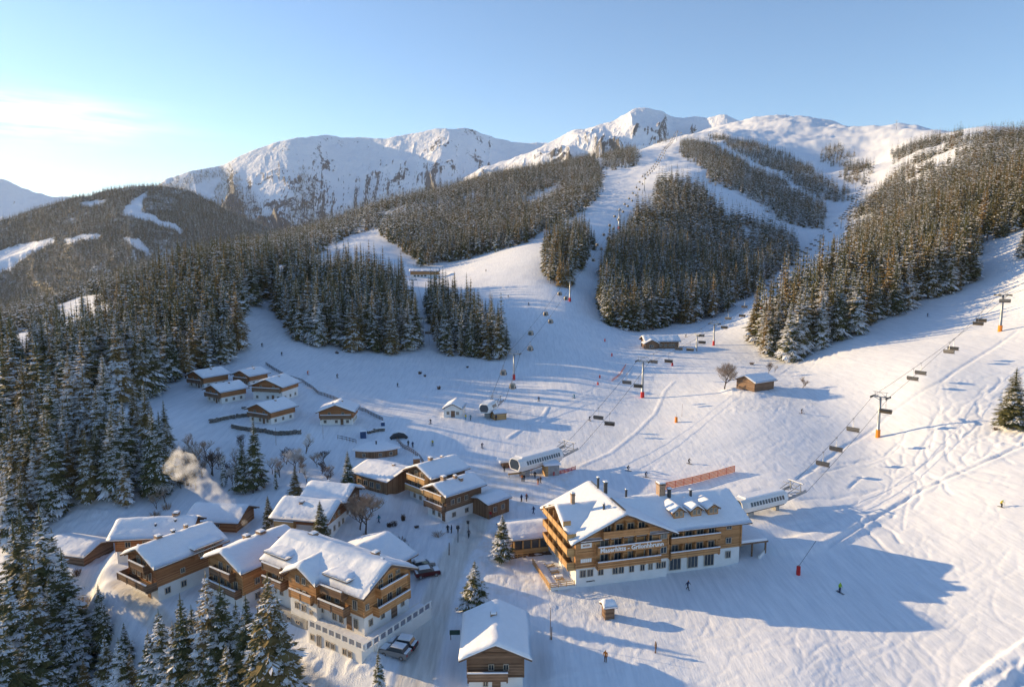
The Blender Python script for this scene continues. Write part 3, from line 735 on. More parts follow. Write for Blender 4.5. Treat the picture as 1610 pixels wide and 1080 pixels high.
def plant(dmin, dmax, step, seed):
    rng = np.random.default_rng(seed)
    lim = dmax
    xs = np.arange(-lim * 0.80, lim * 0.80, step); ys = np.arange(dmin * 0.55, lim, step)
    X, Y = np.meshgrid(xs, ys); X = X.ravel() + rng.uniform(-.45, .45, X.size) * step; Y = Y.ravel() + rng.uniform(-.45, .45, Y.size) * step
    D = np.hypot(X, Y); az = np.degrees(np.arctan2(X, Y))
    k = (D >= dmin) & (D < dmax) & (np.abs(az) < 44) & ((D > 260) | (az > -37.6))
    X, Y, D = X[k], Y[k], D[k]
    Z = height0(X, Y); px, py = project(X, Y, Z)
    edge = 3.0
    qx = px + rng.normal(0, edge, px.size); qy = py + rng.normal(0, edge * .35, px.size)
    cl = np.zeros(X.shape, bool)
    for c in CLEAR: cl |= inpoly(px, py, c) & ((D > 500) | (c is CLEAR[-1]))
    done = np.zeros(X.shape, bool); H = np.zeros(X.shape)
    for poly, d0, d1, keep, h in FOREST:
        m = inpoly(qx, qy, poly) & (D > d0) & (D < d1) & ~done & ~cl & (rng.random(X.size) < keep)
        done |= m; H[m] = h
    H = H * np.where((px < 430) & (px > 190) & (D > 330) & (D < 520), 1.2, 1.0)
    H = H * np.where((px < 290) & (D < 260), 1.12, 1.0)
    H = H * rng.uniform(0.58, 1.2, X.size) * (1 + 0.25 * fbm(X / 40, Y / 40, 2, 77))
    H *= 1 - 0.15 * smooth(1200, 2400, D)
    done &= ~((fbm(X / 22, Y / 22, 3, 31) < -0.36) & (D > 400)) & ~((fbm(X / 60, Y / 60, 3, 33) < -0.20) & (D > 850) & (px > 1330))
    k = done
    return np.c_[X[k], Y[k], Z[k], H[k], D[k]]
T = np.concatenate([plant(90, 420, 4.3, 1), plant(420, 900, 5.4, 2), plant(900, 3000, 6.8, 3)])
def plant_far(fn, x0, x1, y0, y1, step, seed, polys, clear, h, keep=1.0, rag=6):
    rng = np.random.default_rng(seed)
    X, Y = np.meshgrid(np.arange(x0, x1, step), np.arange(y0, y1, step)); X = X.ravel() + rng.uniform(-.5, .5, X.size) * step; Y = Y.ravel() + rng.uniform(-.5, .5, Y.size) * step
    Z = fn(X, Y)[0]; px, py = project(X, Y, Z)
    qx, qy = px + rng.normal(0, rag, px.size), py + rng.normal(0, rag * .5, px.size)
    m = np.zeros(X.shape, bool)
    for p in polys: m |= inpoly(qx, qy, p)
    az_q = np.arctan2(X, Y); wx = 7 * fbm(az_q * 90, np.hypot(X, Y) / 120, 3, 4); wy = 4 * fbm(az_q * 90, np.hypot(X, Y) / 120, 3, 14)
    for p in clear: m &= ~inpoly(px + wx + (qx - px) * .25, py + wy + (qy - py) * .25, p)
    m &= (px > -40) & (px < 1650) & (rng.random(X.size) < keep)
    H = h * rng.uniform(.7, 1.2, X.size)
    return np.c_[X[m], Y[m], Z[m], H[m], np.hypot(X[m], Y[m])]
T_HILL = plant_far(MF["wooded_hill"], -2600, -200, 1300, 3250, 8.5, 7, [[(-200,200),(800,200),(800,700),(-200,700)]], HILL_CLEAR, 21)
RANGE_POLY = [[(318,360),(335,300),(350,275),(368,268),(385,295),(405,315),(430,350),(440,370)],[(440,360),(462,312),(474,265),(490,285),(505,330),(530,350)],
  [(232,330),(255,292),(300,274),(345,266),(365,262),(360,275),(300,295),(270,330)],[(556,330),(575,318),(600,325),(590,345)],[(530,350),(545,325),(560,345)]]
T_RANGE = plant_far(MF["snowy_mountain_range"], -2900, -300, 3400, 5600, 15, 8, RANGE_POLY, [[(285,300),(345,278),(350,285),(320,330),(330,360),(310,330)]], 26, .75, 5)
print("far", len(T_HILL), len(T_RANGE))
# ------------------------------------------------------------------ building materials
def mat_wood(name, c0, c1, c2, vert=False, sc=1.0):
    m, nt, b = new_mat(name)
    v = coords(nt, (1, 1, 1))
    sx = N(nt, "ShaderNodeSeparateXYZ"); nt.links.new(v, sx.inputs[0])
    along = math_n(nt, 'ADD', sx.outputs[0], sx.outputs[1]) if vert else sx.outputs[2]
    pl = math_n(nt, 'FRACT', math_n(nt, 'MULTIPLY', along, 5.0 * sc))
    idn = N(nt, "ShaderNodeTexWhiteNoise", noise_dimensions='1D'); nt.links.new(math_n(nt, 'FLOOR', math_n(nt, 'MULTIPLY', along, 5.0 * sc)), idn.inputs["W"])
    st = coords(nt, (0.5, 0.5, 6.0) if not vert else (4, 4, 0.4))
    n1 = noise(nt, 2.2, 5, st, 0.6); n2 = noise(nt, 0.35, 3, v)
    f = math_n(nt, 'MULTIPLY_ADD', idn.outputs["Value"], 0.35, math_n(nt, 'MULTIPLY', n1.outputs[0], 0.5))
    f = math_n(nt, 'MULTIPLY_ADD', n2.outputs[0], 0.3, f)
    r = ramp(nt, f, [(0.3, c0), (0.55, c1), (0.82, c2)])
    gap = ramp(nt, pl, [(0.0, (0.25, 0.25, 0.25)), (0.09, (1, 1, 1))])
    mx = N(nt, "ShaderNodeMix", data_type='RGBA', blend_type='MULTIPLY'); mx.inputs[0].default_value = 0.8
    nt.links.new(r.outputs[0], mx.inputs[6]); nt.links.new(gap.outputs[0], mx.inputs[7])
    nt.links.new(mx.outputs[2], b.inputs["Base Color"]); bump(nt, b, gap.outputs[0], 0.4, 0.03)
    return m
def mat_plain(name, c, rough=0.7, var=0.12, sc=1.5, metal=0.0, bmp=0.0):
    m, nt, b = new_mat(name)
    n = noise(nt, sc, 4, coords(nt))
    lo = tuple(x * (1 - var) for x in c); hi = tuple(min(1, x * (1 + var)) for x in c)
    r = ramp(nt, n.outputs[0], [(0.3, lo), (0.7, hi)]); nt.links.new(r.outputs[0], b.inputs["Base Color"])
    b.inputs["Roughness"].default_value = rough; b.inputs["Metallic"].default_value = metal
    if bmp: bump(nt, b, n.outputs[0], bmp, 0.1)
    return m
WOOD = mat_wood("larch_boards", (0.24, 0.11, 0.042), (0.47, 0.235, 0.095), (0.62, 0.35, 0.155))
WOODR = mat_wood("red_brown_boards", (0.20, 0.08, 0.035), (0.37, 0.16, 0.065), (0.50, 0.25, 0.115))
WOODD = mat_wood("weathered_boards", (0.09, 0.05, 0.032), (0.19, 0.115, 0.07), (0.30, 0.19, 0.12))
WOODG = mat_wood("golden_boards", (0.33, 0.18, 0.07), (0.52, 0.31, 0.13), (0.62, 0.40, 0.19))
WOODV = mat_wood("upright_boards", (0.12, 0.065, 0.035), (0.25, 0.14, 0.075), (0.36, 0.22, 0.13), vert=True)
PLAST = mat_plain("white_plaster", (0.78, 0.77, 0.74), 0.85, 0.05, 0.8)
CONC = mat_plain("grey_concrete", (0.36, 0.35, 0.33), 0.85, 0.2, 1.2, 0, .3)
ROOFB = mat_plain("roof_edge_board", (0.13, 0.085, 0.06), 0.8, 0.3, 3)
METAL = mat_plain("galvanised_steel", (0.34, 0.36, 0.38), 0.45, 0.12, 3, 0.7)
DARKM = mat_plain("dark_steel", (0.06, 0.065, 0.07), 0.5, 0.2, 3, 0.4)
BRICK = mat_plain("chimney_render", (0.34, 0.24, 0.17), 0.9, 0.25, 5, 0, .3)
STONE = mat_plain("dry_stone", (0.17, 0.16, 0.145), 0.9, 0.5, 2.5, 0, .8)
WHITEP = mat_plain("white_paint", (0.80, 0.80, 0.78), 0.5, 0.03, 2)
FRAMEW = mat_plain("window_frame_paint", (0.50, 0.43, 0.34), 0.6, 0.15, 2)
ORANGE = mat_plain("orange_padding", (0.80, 0.25, 0.03), 0.6, 0.1, 2)
REDP = mat_plain("red_padding", (0.55, 0.03, 0.03), 0.6, 0.15, 2)
def mat_glass(name, c=(0.03, 0.04, 0.05), r=0.12):
    m, nt, b = new_mat(name); oi = N(nt, "ShaderNodeObjectInfo")
    g = ramp(nt, oi.outputs["Random"], [(0.0, c), (0.7, tuple(x * 1.6 for x in c)), (0.9, (0.16, 0.15, 0.13)), (1.0, (0.30, 0.28, 0.25))])
    nt.links.new(g.outputs[0], b.inputs["Base Color"]); b.inputs["Roughness"].default_value = r
    b.inputs["Specular IOR Level"].default_value = 0.7
    return m
GLASS = mat_glass("window_glass")
def mat_snow(name, col=SNOW, s1=1.3, st=0.35):
    m, nt, b = new_mat(name); v = coords(nt); n = noise(nt, s1, 5, v); n2 = noise(nt, 9, 3, v)
    r = ramp(nt, n.outputs[0], [(0.3, tuple(c * .95 for c in col)), (0.7, col)]); nt.links.new(r.outputs[0], b.inputs["Base Color"])
    p = bump(nt, b, n.outputs[0], st, 0.25); bump(nt, b, n2.outputs[0], 0.12, 0.05, p); b.inputs["Roughness"].default_value = 0.8
    b.inputs["Specular IOR Level"].default_value = 0.15
    return m
RSNOW = mat_snow("roof_snow")

# ------------------------------------------------------------------ building parts
def snow_slab(mb, L, W, ze, pitch, x0=0.0, y0=0.0, T=0.42, over=1.1, seed=0, single=0, turn=0.0, lump=0.12, bare=0.0):
    """snow lying over both slopes of a gable roof; ridge along local x"""
    nx, ny = max(12, int(L / 0.45)), max(13, int(W / 0.4) | 1)
    hl, hw = L / 2 + over, W / 2 + over; tp = math.tan(pitch); zr = ze + W / 2 * tp
    k0 = len(mb.v); c, s = math.cos(turn), math.sin(turn)
    xs = np.linspace(-hl, hl, nx); ys = np.linspace(-hw, hw, ny)
    X, Y = np.meshgrid(xs, ys, indexing='ij')
    wob = 0.16 * vnoise(X / 1.7 + seed * 7.1, Y / 1.7, 3)
    base = zr - np.sqrt(Y ** 2 + 0.03) * tp + 0.10
    d = np.minimum(hl - np.abs(X), hw - np.abs(Y))
    th = T * (0.35 + 0.65 * smooth(0, 0.5, d)) * (1 + 0.28 * fbm(X / 2.6 + seed * 3.3, Y / 2.6, 3, 5)) + lump * fbm(X / 1.2, Y / 1.2 + seed, 2, 9) * smooth(0, .6, d)
    th = np.maximum(th, 0.08)
    Z = base + th
    Xe = X + np.sign(X) * wob * (1 - smooth(0, 0.6, hl - np.abs(X))); Ye = Y + np.sign(Y) * wob * (1 - smooth(0, 0.6, hw - np.abs(Y)))
    def add(x, y, z): mb.v.append((x0 + x * c - y * s, y0 + x * s + y * c, z))
    for i in range(nx):
        for j in range(ny): add(Xe[i, j], Ye[i, j], Z[i, j])
    for i in range(nx):
        for j in range(ny): add(X[i, j] * .995, Y[i, j] * .995, base[i, j] - 0.02)
    o = k0 + nx * ny
    def q(a, b, c_, d_): mb.f.append((a, b, c_, d_)); mb.m.append(0); mb.a.append(0)
    for i in range(nx - 1):
        for j in range(ny - 1):
            a = k0 + i * ny + j; q(a, a + ny, a + ny + 1, a + 1)
    for i in range(nx - 1):
        for j in (0, ny - 1):
            a = k0 + i * ny + j; q(a, a + ny, o + (i + 1) * ny + j, o + i * ny + j)
    for j in range(ny - 1):
        for i in (0, nx - 1):
            a = k0 + i * ny + j; q(a, a + 1, o + i * ny + j + 1, o + i * ny + j)
def roof_boards(mb, L, W, ze, pitch, x0=0, y0=0, over=1.1, turn=0.0, t=0.2):
    hl, hw = L / 2 + over - 0.04, W / 2 + over - 0.04; tp = math.tan(pitch); zr = ze + W / 2 * tp; zb = zr - hw * tp
    c, s = math.cos(turn), math.sin(turn); P = lambda x, y, z: (x0 + x * c - y * s, y0 + x * s + y * c, z)
    for sg in (-1, 1):
        a = [(-hl, 0, zr), (hl, 0, zr), (hl, sg * hw, zb), (-hl, sg * hw, zb)]
        top = [P(x, y, z + 0.09) for x, y, z in a]; bot = [P(x, y, z + 0.09 - t) for x, y, z in a]
        mb.face(top); mb.face(bot[::-1])
        for i in range(4):
            if i == 0: continue
            mb.face([top[i], top[(i + 1) % 4], bot[(i + 1) % 4], bot[i]])
    # rafter ends and barge boards
    for sx_ in (-1, 1):
        for sg in (-1, 1):
            mb.beam(P(sx_ * (hl - 0.03), 0, zr - 0.02), P(sx_ * (hl - 0.03), sg * hw, zb - 0.02), 0.07, 0.30)
    for sg in (-1, 0, 1):
        for sx_ in (-1, 1):
            yy = sg * W / 2 * 0.97; z = zr - abs(yy) * tp - 0.22
            mb.beam(P(sx_ * (L / 2 - .1), yy, z), P(sx_ * (hl - 0.1), yy, z), 0.2, 0.22)
def gable_walls(mb, L, W, z0, z1, pitch, x0=0, y0=0, turn=0.0):
    tp = math.tan(pitch); zr = z1 + W / 2 * tp; c, s = math.cos(turn), math.sin(turn)
    P = lambda x, y, z: (x0 + x * c - y * s, y0 + x * s + y * c, z)
    hl, hw = L / 2, W / 2
    for sg in (-1, 1):
        mb.face([P(-hl, sg * hw, z0), P(hl, sg * hw, z0), P(hl, sg * hw, z1), P(-hl, sg * hw, z1)])
        mb.face([P(sg * hl, -hw, z0), P(sg * hl, hw, z0), P(sg * hl, hw, z1), P(sg * hl, 0, zr), P(sg * hl, -hw, z1)])
def window(parent, F_, u, z, w=1.1, h=1.2, frame=None, mull=1, name="window", snow=False):
    """F_(u, z, out) -> local point on a facade; one frame mesh with its glass as a sub-part"""
    mb = MB(); fw = 0.09; o = 0.05
    def bar(u0, u1, z0, z1, d=0.07):
        a = [F_(u0, z0, o + d), F_(u1, z0, o + d), F_(u1, z1, o + d), F_(u0, z1, o + d)]; b = [F_(u0, z0, -0.02), F_(u1, z0, -0.02), F_(u1, z1, -0.02), F_(u0, z1, -0.02)]
        mb.face(a)
        for i in range(4): mb.face([a[i], b[i], b[(i + 1) % 4], a[(i + 1) % 4]])
    bar(u - w / 2, u - w / 2 + fw, z, z + h); bar(u + w / 2 - fw, u + w / 2, z, z + h); bar(u - w / 2, u + w / 2, z, z + fw, .10); bar(u - w / 2, u + w / 2, z + h - fw, z + h)
    for k in range(mull):
        uu = u - w / 2 + w * (k + 1) / (mull + 1); bar(uu - 0.035, uu + 0.035, z, z + h, .05)
    f = mb.link(name, frame or FRAMEW, parent)
    g = MB(); g.face([F_(u - w / 2 + .03, z + .03, o), F_(u + w / 2 - .03, z + .03, o), F_(u + w / 2 - .03, z + h - .03, o), F_(u - w / 2 + .03, z + h - .03, o)])
    g.link("pane", GLASS, f)
    return f
def balcony(parent, F_, u0, u1, z, depth=1.2, rail=1.0, mat=None, snow=True, partitions=0, posts=False):
    mb = MB()
    def blk(a0, a1, z0, z1, d0, d1, mb=mb):
        c = [F_(a0, z0, d0), F_(a1, z0, d0), F_(a1, z0, d1), F_(a0, z0, d1)]; t = [F_(a0, z1, d0), F_(a1, z1, d0), F_(a1, z1, d1), F_(a0, z1, d1)]
        mb.face(c[::-1]); mb.face(t)
        for i in range(4): mb.face([c[i], c[(i + 1) % 4], t[(i + 1) % 4], t[i]])
    blk(u0, u1, z - 0.18, z, -0.02, depth)
    for p in range(partitions):
        uu = u0 + (u1 - u0) * (p + 1) / (partitions + 1); blk(uu - .06, uu + .06, z, z + 2.2, 0, depth - .15)
    for uu in (u0 + .12, u1 - .12): blk(uu - .1, uu + .1, z - .45, z - .18, 0, depth - .1)
    o = mb.link("balcony", WOODD if mat is None else mat, parent)
    r = MB()
    def br(a0, a1, z0, z1, d0, d1): blk(a0, a1, z0, z1, d0, d1, r)
    br(u0, u1, z - .12, z + rail * .88, depth - .05, depth + .03); br(u0 - .03, u1 + .03, z + rail * .88, z + rail, depth - .09, depth + .08)
    br(u0, u0 + .07, z - .12, z + rail, 0, depth - .05); br(u1 - .07, u1, z - .12, z + rail, 0, depth - .05)
    n = max(1, int((u1 - u0) / 2.4))
    for k in range(n + 1):
        uu = u0 + .07 + (u1 - u0 - .14) * k / n; br(uu - .06, uu + .06, z - .3, z + rail + (0 if not posts else 1.3), depth + .03, depth + .09)
    r.link("railing", mat or WOOD, o)
    if snow:
        s_ = MB(); blk(u0, u1, z + rail + .003, z + rail + .14, depth - .12, depth + .12, s_); s_.link("snow_ledge", RSNOW, o)
    return o
def chimney(parent, x, y, z0, z1, w=0.7, mat=None, metal=False):
    mb = MB()
    if metal:
        mb.tube([(x, y, z0), (x, y, z1)], w / 2, 8); mb.tube([(x, y, z1 + .12), (x, y, z1 + .2)], w * .8, 8); mb.tube([(x, y, z1 - .05), (x, y, z1 + .15)], w * .1, 4)
    else:
        mb.box((x, y, (z0 + z1) / 2), (w, w * 1.2, z1 - z0)); mb.box((x, y, z1 + .04), (w * 1.25, w * 1.45, .12))
        for sx_ in (-1, 1): mb.box((x + sx_ * w * .4, y, z1 + .2), (.1, w, .22))
        mb.box((x, y, z1 + .34), (w * 1.3, w * 1.5, .08))
    o = mb.link("chimney", (DARKM if metal else BRICK) if mat is None else mat, parent)
    s_ = MB(); s_.box((x, y, z1 + (.28 if metal else .46)), (w * 1.2, w * 1.3, .16), taper=.75); s_.link("snow_cap", RSNOW, o)
    return o
def facade(L, W):
    """the four facades of a block centred on its origin; u runs left to right seen from outside"""
    return {'x-': lambda u, z, d: (-L / 2 - d, -u, z), 'x+': lambda u, z, d: (L / 2 + d, u, z), 'y-': lambda u, z, d: (u, -W / 2 - d, z), 'y+': lambda u, z, d: (-u, W / 2 + d, z)}
HOUSES = []
def house(name, pos, rot, L, W, h, hb, pitch, label, cat="chalet", wood=None, base=None, over=1.1, T=.45, wins=(), balcs=(), chims=(), sunk=3.0, seed=1, group=None, pad=True, doors=(), lump=.12, baseover=0.0):
    """ridge along local x; hb = height of the masonry storey, h = eaves height"""
    wood = wood or WOOD; base = base or PLAST; p = math.radians(pitch)
    root = empty(name, pos, rot, label, cat, group)
    mb = MB()
    if hb > 0:
        hl, hw = L / 2, W / 2
        for a, b in (((-hl, -hw), (hl, -hw)), ((hl, -hw), (hl, hw)), ((hl, hw), (-hl, hw)), ((-hl, hw), (-hl, -hw))):
            mb.face([(*a, -sunk), (*b, -sunk), (*b, hb), (*a, hb)])
        mb.link("base_wall", base, root); mb = MB()
    e = 0.10
    gable_walls(mb, L + 2 * e, W + 2 * e, hb if hb > 0 else -sunk, h, p)
    hl, hw = L / 2 + e, W / 2 + e
    if hb > 0: mb.face([(-hl, -hw, hb), (-hl, hw, hb), (hl, hw, hb), (hl, -hw, hb)])
    for sx_ in (-1, 1):
        for sy_ in (-1, 1): mb.box((sx_ * hl, sy_ * hw, ((hb if hb > 0 else 0) + h) / 2), (.22, .22, h - max(hb, 0)))
    for zz in [hb + .1] + ([h - .1]): 
        for sy_ in (-1, 1): mb.box((0, sy_ * (hw + .03), zz), (2 * hl, .1, .2))
        for sx_ in (-1, 1): mb.box((sx_ * (hl + .03), 0, zz), (.1, 2 * hw, .2))
    mb.link("wall", wood, root)
    rb = MB(); roof_boards(rb, L, W, h, p, over=over); roof = rb.link("roof", ROOFB, root)
    sb = MB(); snow_slab(sb, L, W, h, p, over=over, T=T, seed=seed, lump=lump); sb.link("roof_snow", RSNOW, roof, True)
    FF = facade(L + 2 * e, W + 2 * e); FB = facade(L, W)
    for (f, u, z, w, hh, *r) in wins:
        window(root, (FB if z + hh / 2 < hb else FF)[f], u, z, w, hh, mull=(r[0] if r else 1), frame=(r[1] if len(r) > 1 else None))
    for (f, u0, u1, z, *r) in balcs:
        balcony(root, FF[f], u0, u1, z, r[0] if r else 1.2, mat=r[1] if len(r) > 1 else wood)
    for (f, u, z, w, hh) in doors:
        d = MB(); G = FB[f] if z + hh / 2 < hb else FF[f]
        a = [G(u - w / 2, z, .08), G(u + w / 2, z, .08), G(u + w / 2, z + hh, .08), G(u - w / 2, z + hh, .08)]; b_ = [G(u - w / 2, z, 0), G(u + w / 2, z, 0), G(u + w / 2, z + hh, 0), G(u - w / 2, z + hh, 0)]
        d.face(a)
        for i in range(4): d.face([a[i], b_[i], b_[(i + 1) % 4], a[(i + 1) % 4]])
        d.link("door", WOODD, root)
    for (x, y, zt, *r) in chims:
        chimney(roof, x, y, h - 0.5 + (W / 2 - abs(y)) * math.tan(p), h + (W / 2 - abs(y)) * math.tan(p) + zt, r[0] if r else .7, metal=(r[1] if len(r) > 1 else False))
    HOUSES.append((root, L, W))
    return root
# ------------------------------------------------------------------ houses
def S(n): p, r, L, W, f = SITES[n]; return Vector(p), r, L, W
def hs(n, name, label, h, hb, pitch, **k):
    p, r, L, W = S(n); return house(name, p, r, L, W, h, hb, pitch, label, **k)
def row(f, us, z, w=1.0, h=1.1, mull=1): return [(f, u, z, w, h, mull) for u in us]

# large inn with cross gable
inn = hs('inn_large', "inn", "large wooden inn with white ground floor, cross gable and wrap-round terrace beside the road", 6.5, 2.7, 26, cat="inn", seed=3, T=.55, lump=.2, sunk=5,
  wins=row('y-', (-9.2, -7.6, -3.6, -2.6, 1.5), .9, .8, 1.0) + row('y-', (-9, -7.5), 3.5) + row('y-', (-9, -7.5), 5.6, 1, .9) + row('y-', (3.2, 5, 8.6), 3.4, .9, 1.5) + row('y-', (4.2, 5.6, 8.6), .5, .9, 1.5) +
       row('x+', (-3.4, -1, 3.2), .9, .8, 1.0) + row('x+', (-1.6, .4, 2.3), 3.0, 1, 1.7) + row('x+', (-1.4, .6, 2.2), 5.5, .9, 1.6) + row('x+', (-4.1,), 3.6, .7, .9),
  balcs=[('y-', -10.4, -5.9, 2.9, 1.3, WOODD), ('y-', 2.3, 7.6, 2.8, 1.3, WOODD), ('x+', -3, 3.6, 2.7, 1.2, WOOD), ('x+', -2.4, 3.2, 5.2, 1.1, WOOD)],
  chims=[(-6, .6, .7, .9), (6.5, 1.6, .8, .8), (9.2, 0.3, .5, .4, True), (2.4, -2.0, .35, .3, True)], doors=[('x+', 1.4, 0, 1.2, 2.0), ('y-', 7.2, 0, 1.0, 2.1)])
def cross_gable(root, x, y, L, W, z0, z1, pitch, roofmat=ROOFB, wood=None, seed=5, wins=(), balcs=(), T=.5, hb=None, over=.9, name="cross_gable"):
    """a projecting gabled bay whose ridge runs along local y"""
    bay = empty(name, (x, y, 0), math.radians(-90)); bay.parent = root
    mb = MB(); gable_walls(mb, L, W, z0, z1, math.radians(pitch)); w = mb.link("bay_wall", wood or WOOD, bay)
    rb = MB(); roof_boards(rb, L, W, z1, math.radians(pitch), over=over); rb.link("bay_roof", roofmat, bay)
    sb = MB(); snow_slab(sb, L, W, z1, math.radians(pitch), over=over, T=T, seed=seed); sb.link("bay_roof_snow", RSNOW, bay, True)
    return bay
def flat_part(root, name, mat, build): mb = MB(); build(mb); return mb.link(name, mat, root)
def merge_bay(root, x, y, L, W, z0, z1, pitch, wood=None, base=None, zb=None, seed=5, T=.5, over=.9, wins=(), balcs=(), nm="bay"):
    M = Matrix.Translation((x, y, 0)) @ Matrix.Rotation(math.radians(90), 4, 'Z')
    def tr(mb): mb.v = [tuple(M @ Vector(v)) for v in mb.v]; return mb
    mb = MB(); gable_walls(mb, L, W, z0, z1, math.radians(pitch)); o = tr(mb).link(nm + "_wall", wood or WOOD, root)
    if zb is not None:
        mb = MB(); mb.box((0, 0, (zb + z0) / 2), (L - .2, W - .2, z0 - zb)); tr(mb).link(nm + "_base", base or PLAST, root)
    rb = MB(); roof_boards(rb, L, W, z1, math.radians(pitch), over=over); r = tr(rb).link(nm + "_roof", ROOFB, root)
    sb = MB(); snow_slab(sb, L, W, z1, math.radians(pitch), over=over, T=T, seed=seed); tr(sb).link("roof_snow", RSNOW, r, True)
    FX = lambda u, z, d: (x + u, y - L / 2 - d, z)
    for (u, z, w, h) in wins: window(root, FX, u, z, w, h)
    for (u0, u1, z, dp) in balcs: balcony(root, FX, u0, u1, z, dp)
    return o
merge_bay(inn, -1.4, -2.9, 5.6, 6.0, 2.6, 6.2, 27, wood=WOOD, base=PLAST, zb=-2.6, seed=8, T=.6, wins=[(-.9, 4.9, .8, 1.1), (.5, 4.9, .8, 1.1), (-.9, 2.9, .8, 1.1), (.5, 2.9, .8, 1.1), (-1.3, .7, .8, 1), (.2, .7, .8, 1), (1.8, .7, .6, .6)], balcs=[(-2.4, 2.4, 2.75, .5)])
def shed_dormer(root, x, y, w, d, z0, h, seed=1, win=True, wood=None):
    """box dormer with a thick shelf of snow; front faces -y"""
    mb = MB(); mb.box((x, y + d / 2, z0 + h / 2), (w, d, h)); o = mb.link("dormer", wood or WOOD, root)
    r = MB(); r.box((x, y + d / 2 - .3, z0 + h + .07), (w + .9, d + .9, .14)); r.link("dormer_roof", ROOFB, o)
    s_ = MB(); k = len(s_.v); nx, ny = 14, 10; X = np.linspace(x - w / 2 - .42, x + w / 2 + .42, nx); Y = np.linspace(y - .74, y + d + .1, ny)
    for i in range(nx):
        for j in range(ny):
            e = min(i, nx - 1 - i, j, 2) / 2; s_.v.append((X[i], Y[j], z0 + h + .14 + .2 + .36 * min(1, e) + .12 * float(vnoise(X[i] + seed, Y[j])) ))
    for i in range(nx):
        for j in range(ny): s_.v.append((X[i], Y[j], z0 + h + .12))
    o2 = nx * ny
    for i in range(nx - 1):
        for j in range(ny - 1): s_.f.append((i * ny + j, (i + 1) * ny + j, (i + 1) * ny + j + 1, i * ny + j + 1)); s_.m.append(0); s_.a.append(0)
        for j in (0, ny - 1): s_.f.append((i * ny + j, (i + 1) * ny + j, o2 + (i + 1) * ny + j, o2 + i * ny + j)); s_.m.append(0); s_.a.append(0)
    for j in range(ny - 1):
        for i in (0, nx - 1): s_.f.append((i * ny + j, i * ny + j + 1, o2 + i * ny + j + 1, o2 + i * ny + j)); s_.m.append(0); s_.a.append(0)
    s_.link("roof_snow", RSNOW, o, True)
    if win:
        n = max(1, int(w / 1.7))
        for q in range(n): window(root, lambda u, z, dd: (u, y - dd, z), x - w / 2 + (q + .5) * w / n, z0 + h * .18, .9, h * .7)
    return o
shed_dormer(inn, -8, -4.6, 4.4, 3.4, 5.4, 1.9, 2); balcony(inn, lambda u, z, d: (u, -4.85 - d, z), -10.2, -5.9, 5.2, 1.2, mat=WOODD)
shed_dormer(inn, 5.2, -4.6, 4.2, 3.4, 5.4, 1.9, 3); balcony(inn, lambda u, z, d: (u, -4.85 - d, z), 3.0, 7.4, 5.2, 1.2, mat=WOODD)
# the terrace round the inn's corner: white wall, panelled balustrade, basement windows
tb = MB(); tb.box((6.9, -5.9, -2.6), (10.8, 2.7, 5.0)); tb.box((11.55, .9, -2.6), (2.7, 11.5, 4.98)); ter = tb.link("terrace", PLAST, inn)
ts = MB(); ts.box((6.9, -6.1, -.04), (10.6, 2.2, .16)); ts.box((11.75, .9, -.04), (2.1, 11.2, .14)); ts.link("snow_cover", RSNOW, ter)
pnl = mat_plain("balustrade_panel", (0.20, 0.22, 0.27), .6, .15, 2)
tr_ = MB()
for k in range(9): tr_.box((1.7 + k * 1.34, -7.2, .42), (.3, .12, 1.0))
for k in range(11): tr_.box((12.86, -7.0 + k * 1.34, .42), (.12, .3, 1.0))
tr_.box((7.2, -7.2, .92), (11.4, .2, .1)); tr_.box((12.86, -.2, .92), (.2, 13.9, .1)); tr_.box((7.2, -7.2, -.06), (11.4, .18, .12)); tr_.box((12.86, -.2, -.06), (.18, 13.9, .12)); tr_.link("balustrade", WHITEP, ter)
for k in range(8): W_b = MB(); W_b.box((2.37 + k * 1.34, -7.2, .42), (.84, .06, .7)); W_b.link("balustrade_panel", pnl, ter)
for k in range(10): W_b = MB(); W_b.box((12.86, -6.33 + k * 1.34, .42), (.06, .84, .7)); W_b.link("balustrade_panel", pnl, ter)
for u in (2.4, 5.6, 6.7, 9.0, 10.1): window(inn, lambda u, z, d: (u, -7.25 - d, z), u, -1.9, .8, .9)
window(inn, lambda u, z, d: (u, -7.25 - d, z), 3.8, -2.4, .9, 1.7)
lw = MB(); lw.box((-5.4, -5.4, -2.7), (9.6, 1.0, 4.2)); lw.link("basement_wall", CONC, inn)
for u in (-8, -6.2, -4.4, -2.4): window(inn, lambda u, z, d: (u, -5.9 - d, z), u, -1.6, .9, .6)

inn2 = hs('inn_west', "inn", "wooden inn with white base and terrace balcony, leftmost of the row of inns", 6.5, 2.6, 24, cat="inn", wood=WOODR, seed=11, T=.5,
  wins=row('y-', (-4.2, -1.4), .8, 1.0, 1.1) + row('y-', (-1.5,), 3.3, .8, .9) + row('x-', (-2.8, -1.2, .6, 2.2), 3.0, 1.0, 1.6) + row('x-', (-1, .9), 5.2, 1.0, 1.5) + row('x-', (-2.6, -.6), .8, .8, 1),
  balcs=[('x-', -4.6, 4.3, 2.6, 1.9, WOODD), ('x-', -2.2, 2.4, 5.0, 1.1, WOODD)], chims=[(-2.8, .3, .7, .8), (.2, .9, .9, .6, True), (2.6, 1.1, .9, .5), (-5.4, 1.8, .4, .3, True)], doors=[('x-', 1.4, 0, 1, 2)])
shed_dormer(inn2, 2.6, -5.0, 4.6, 3.6, 5.0, 1.9, 7, wood=WOODR)
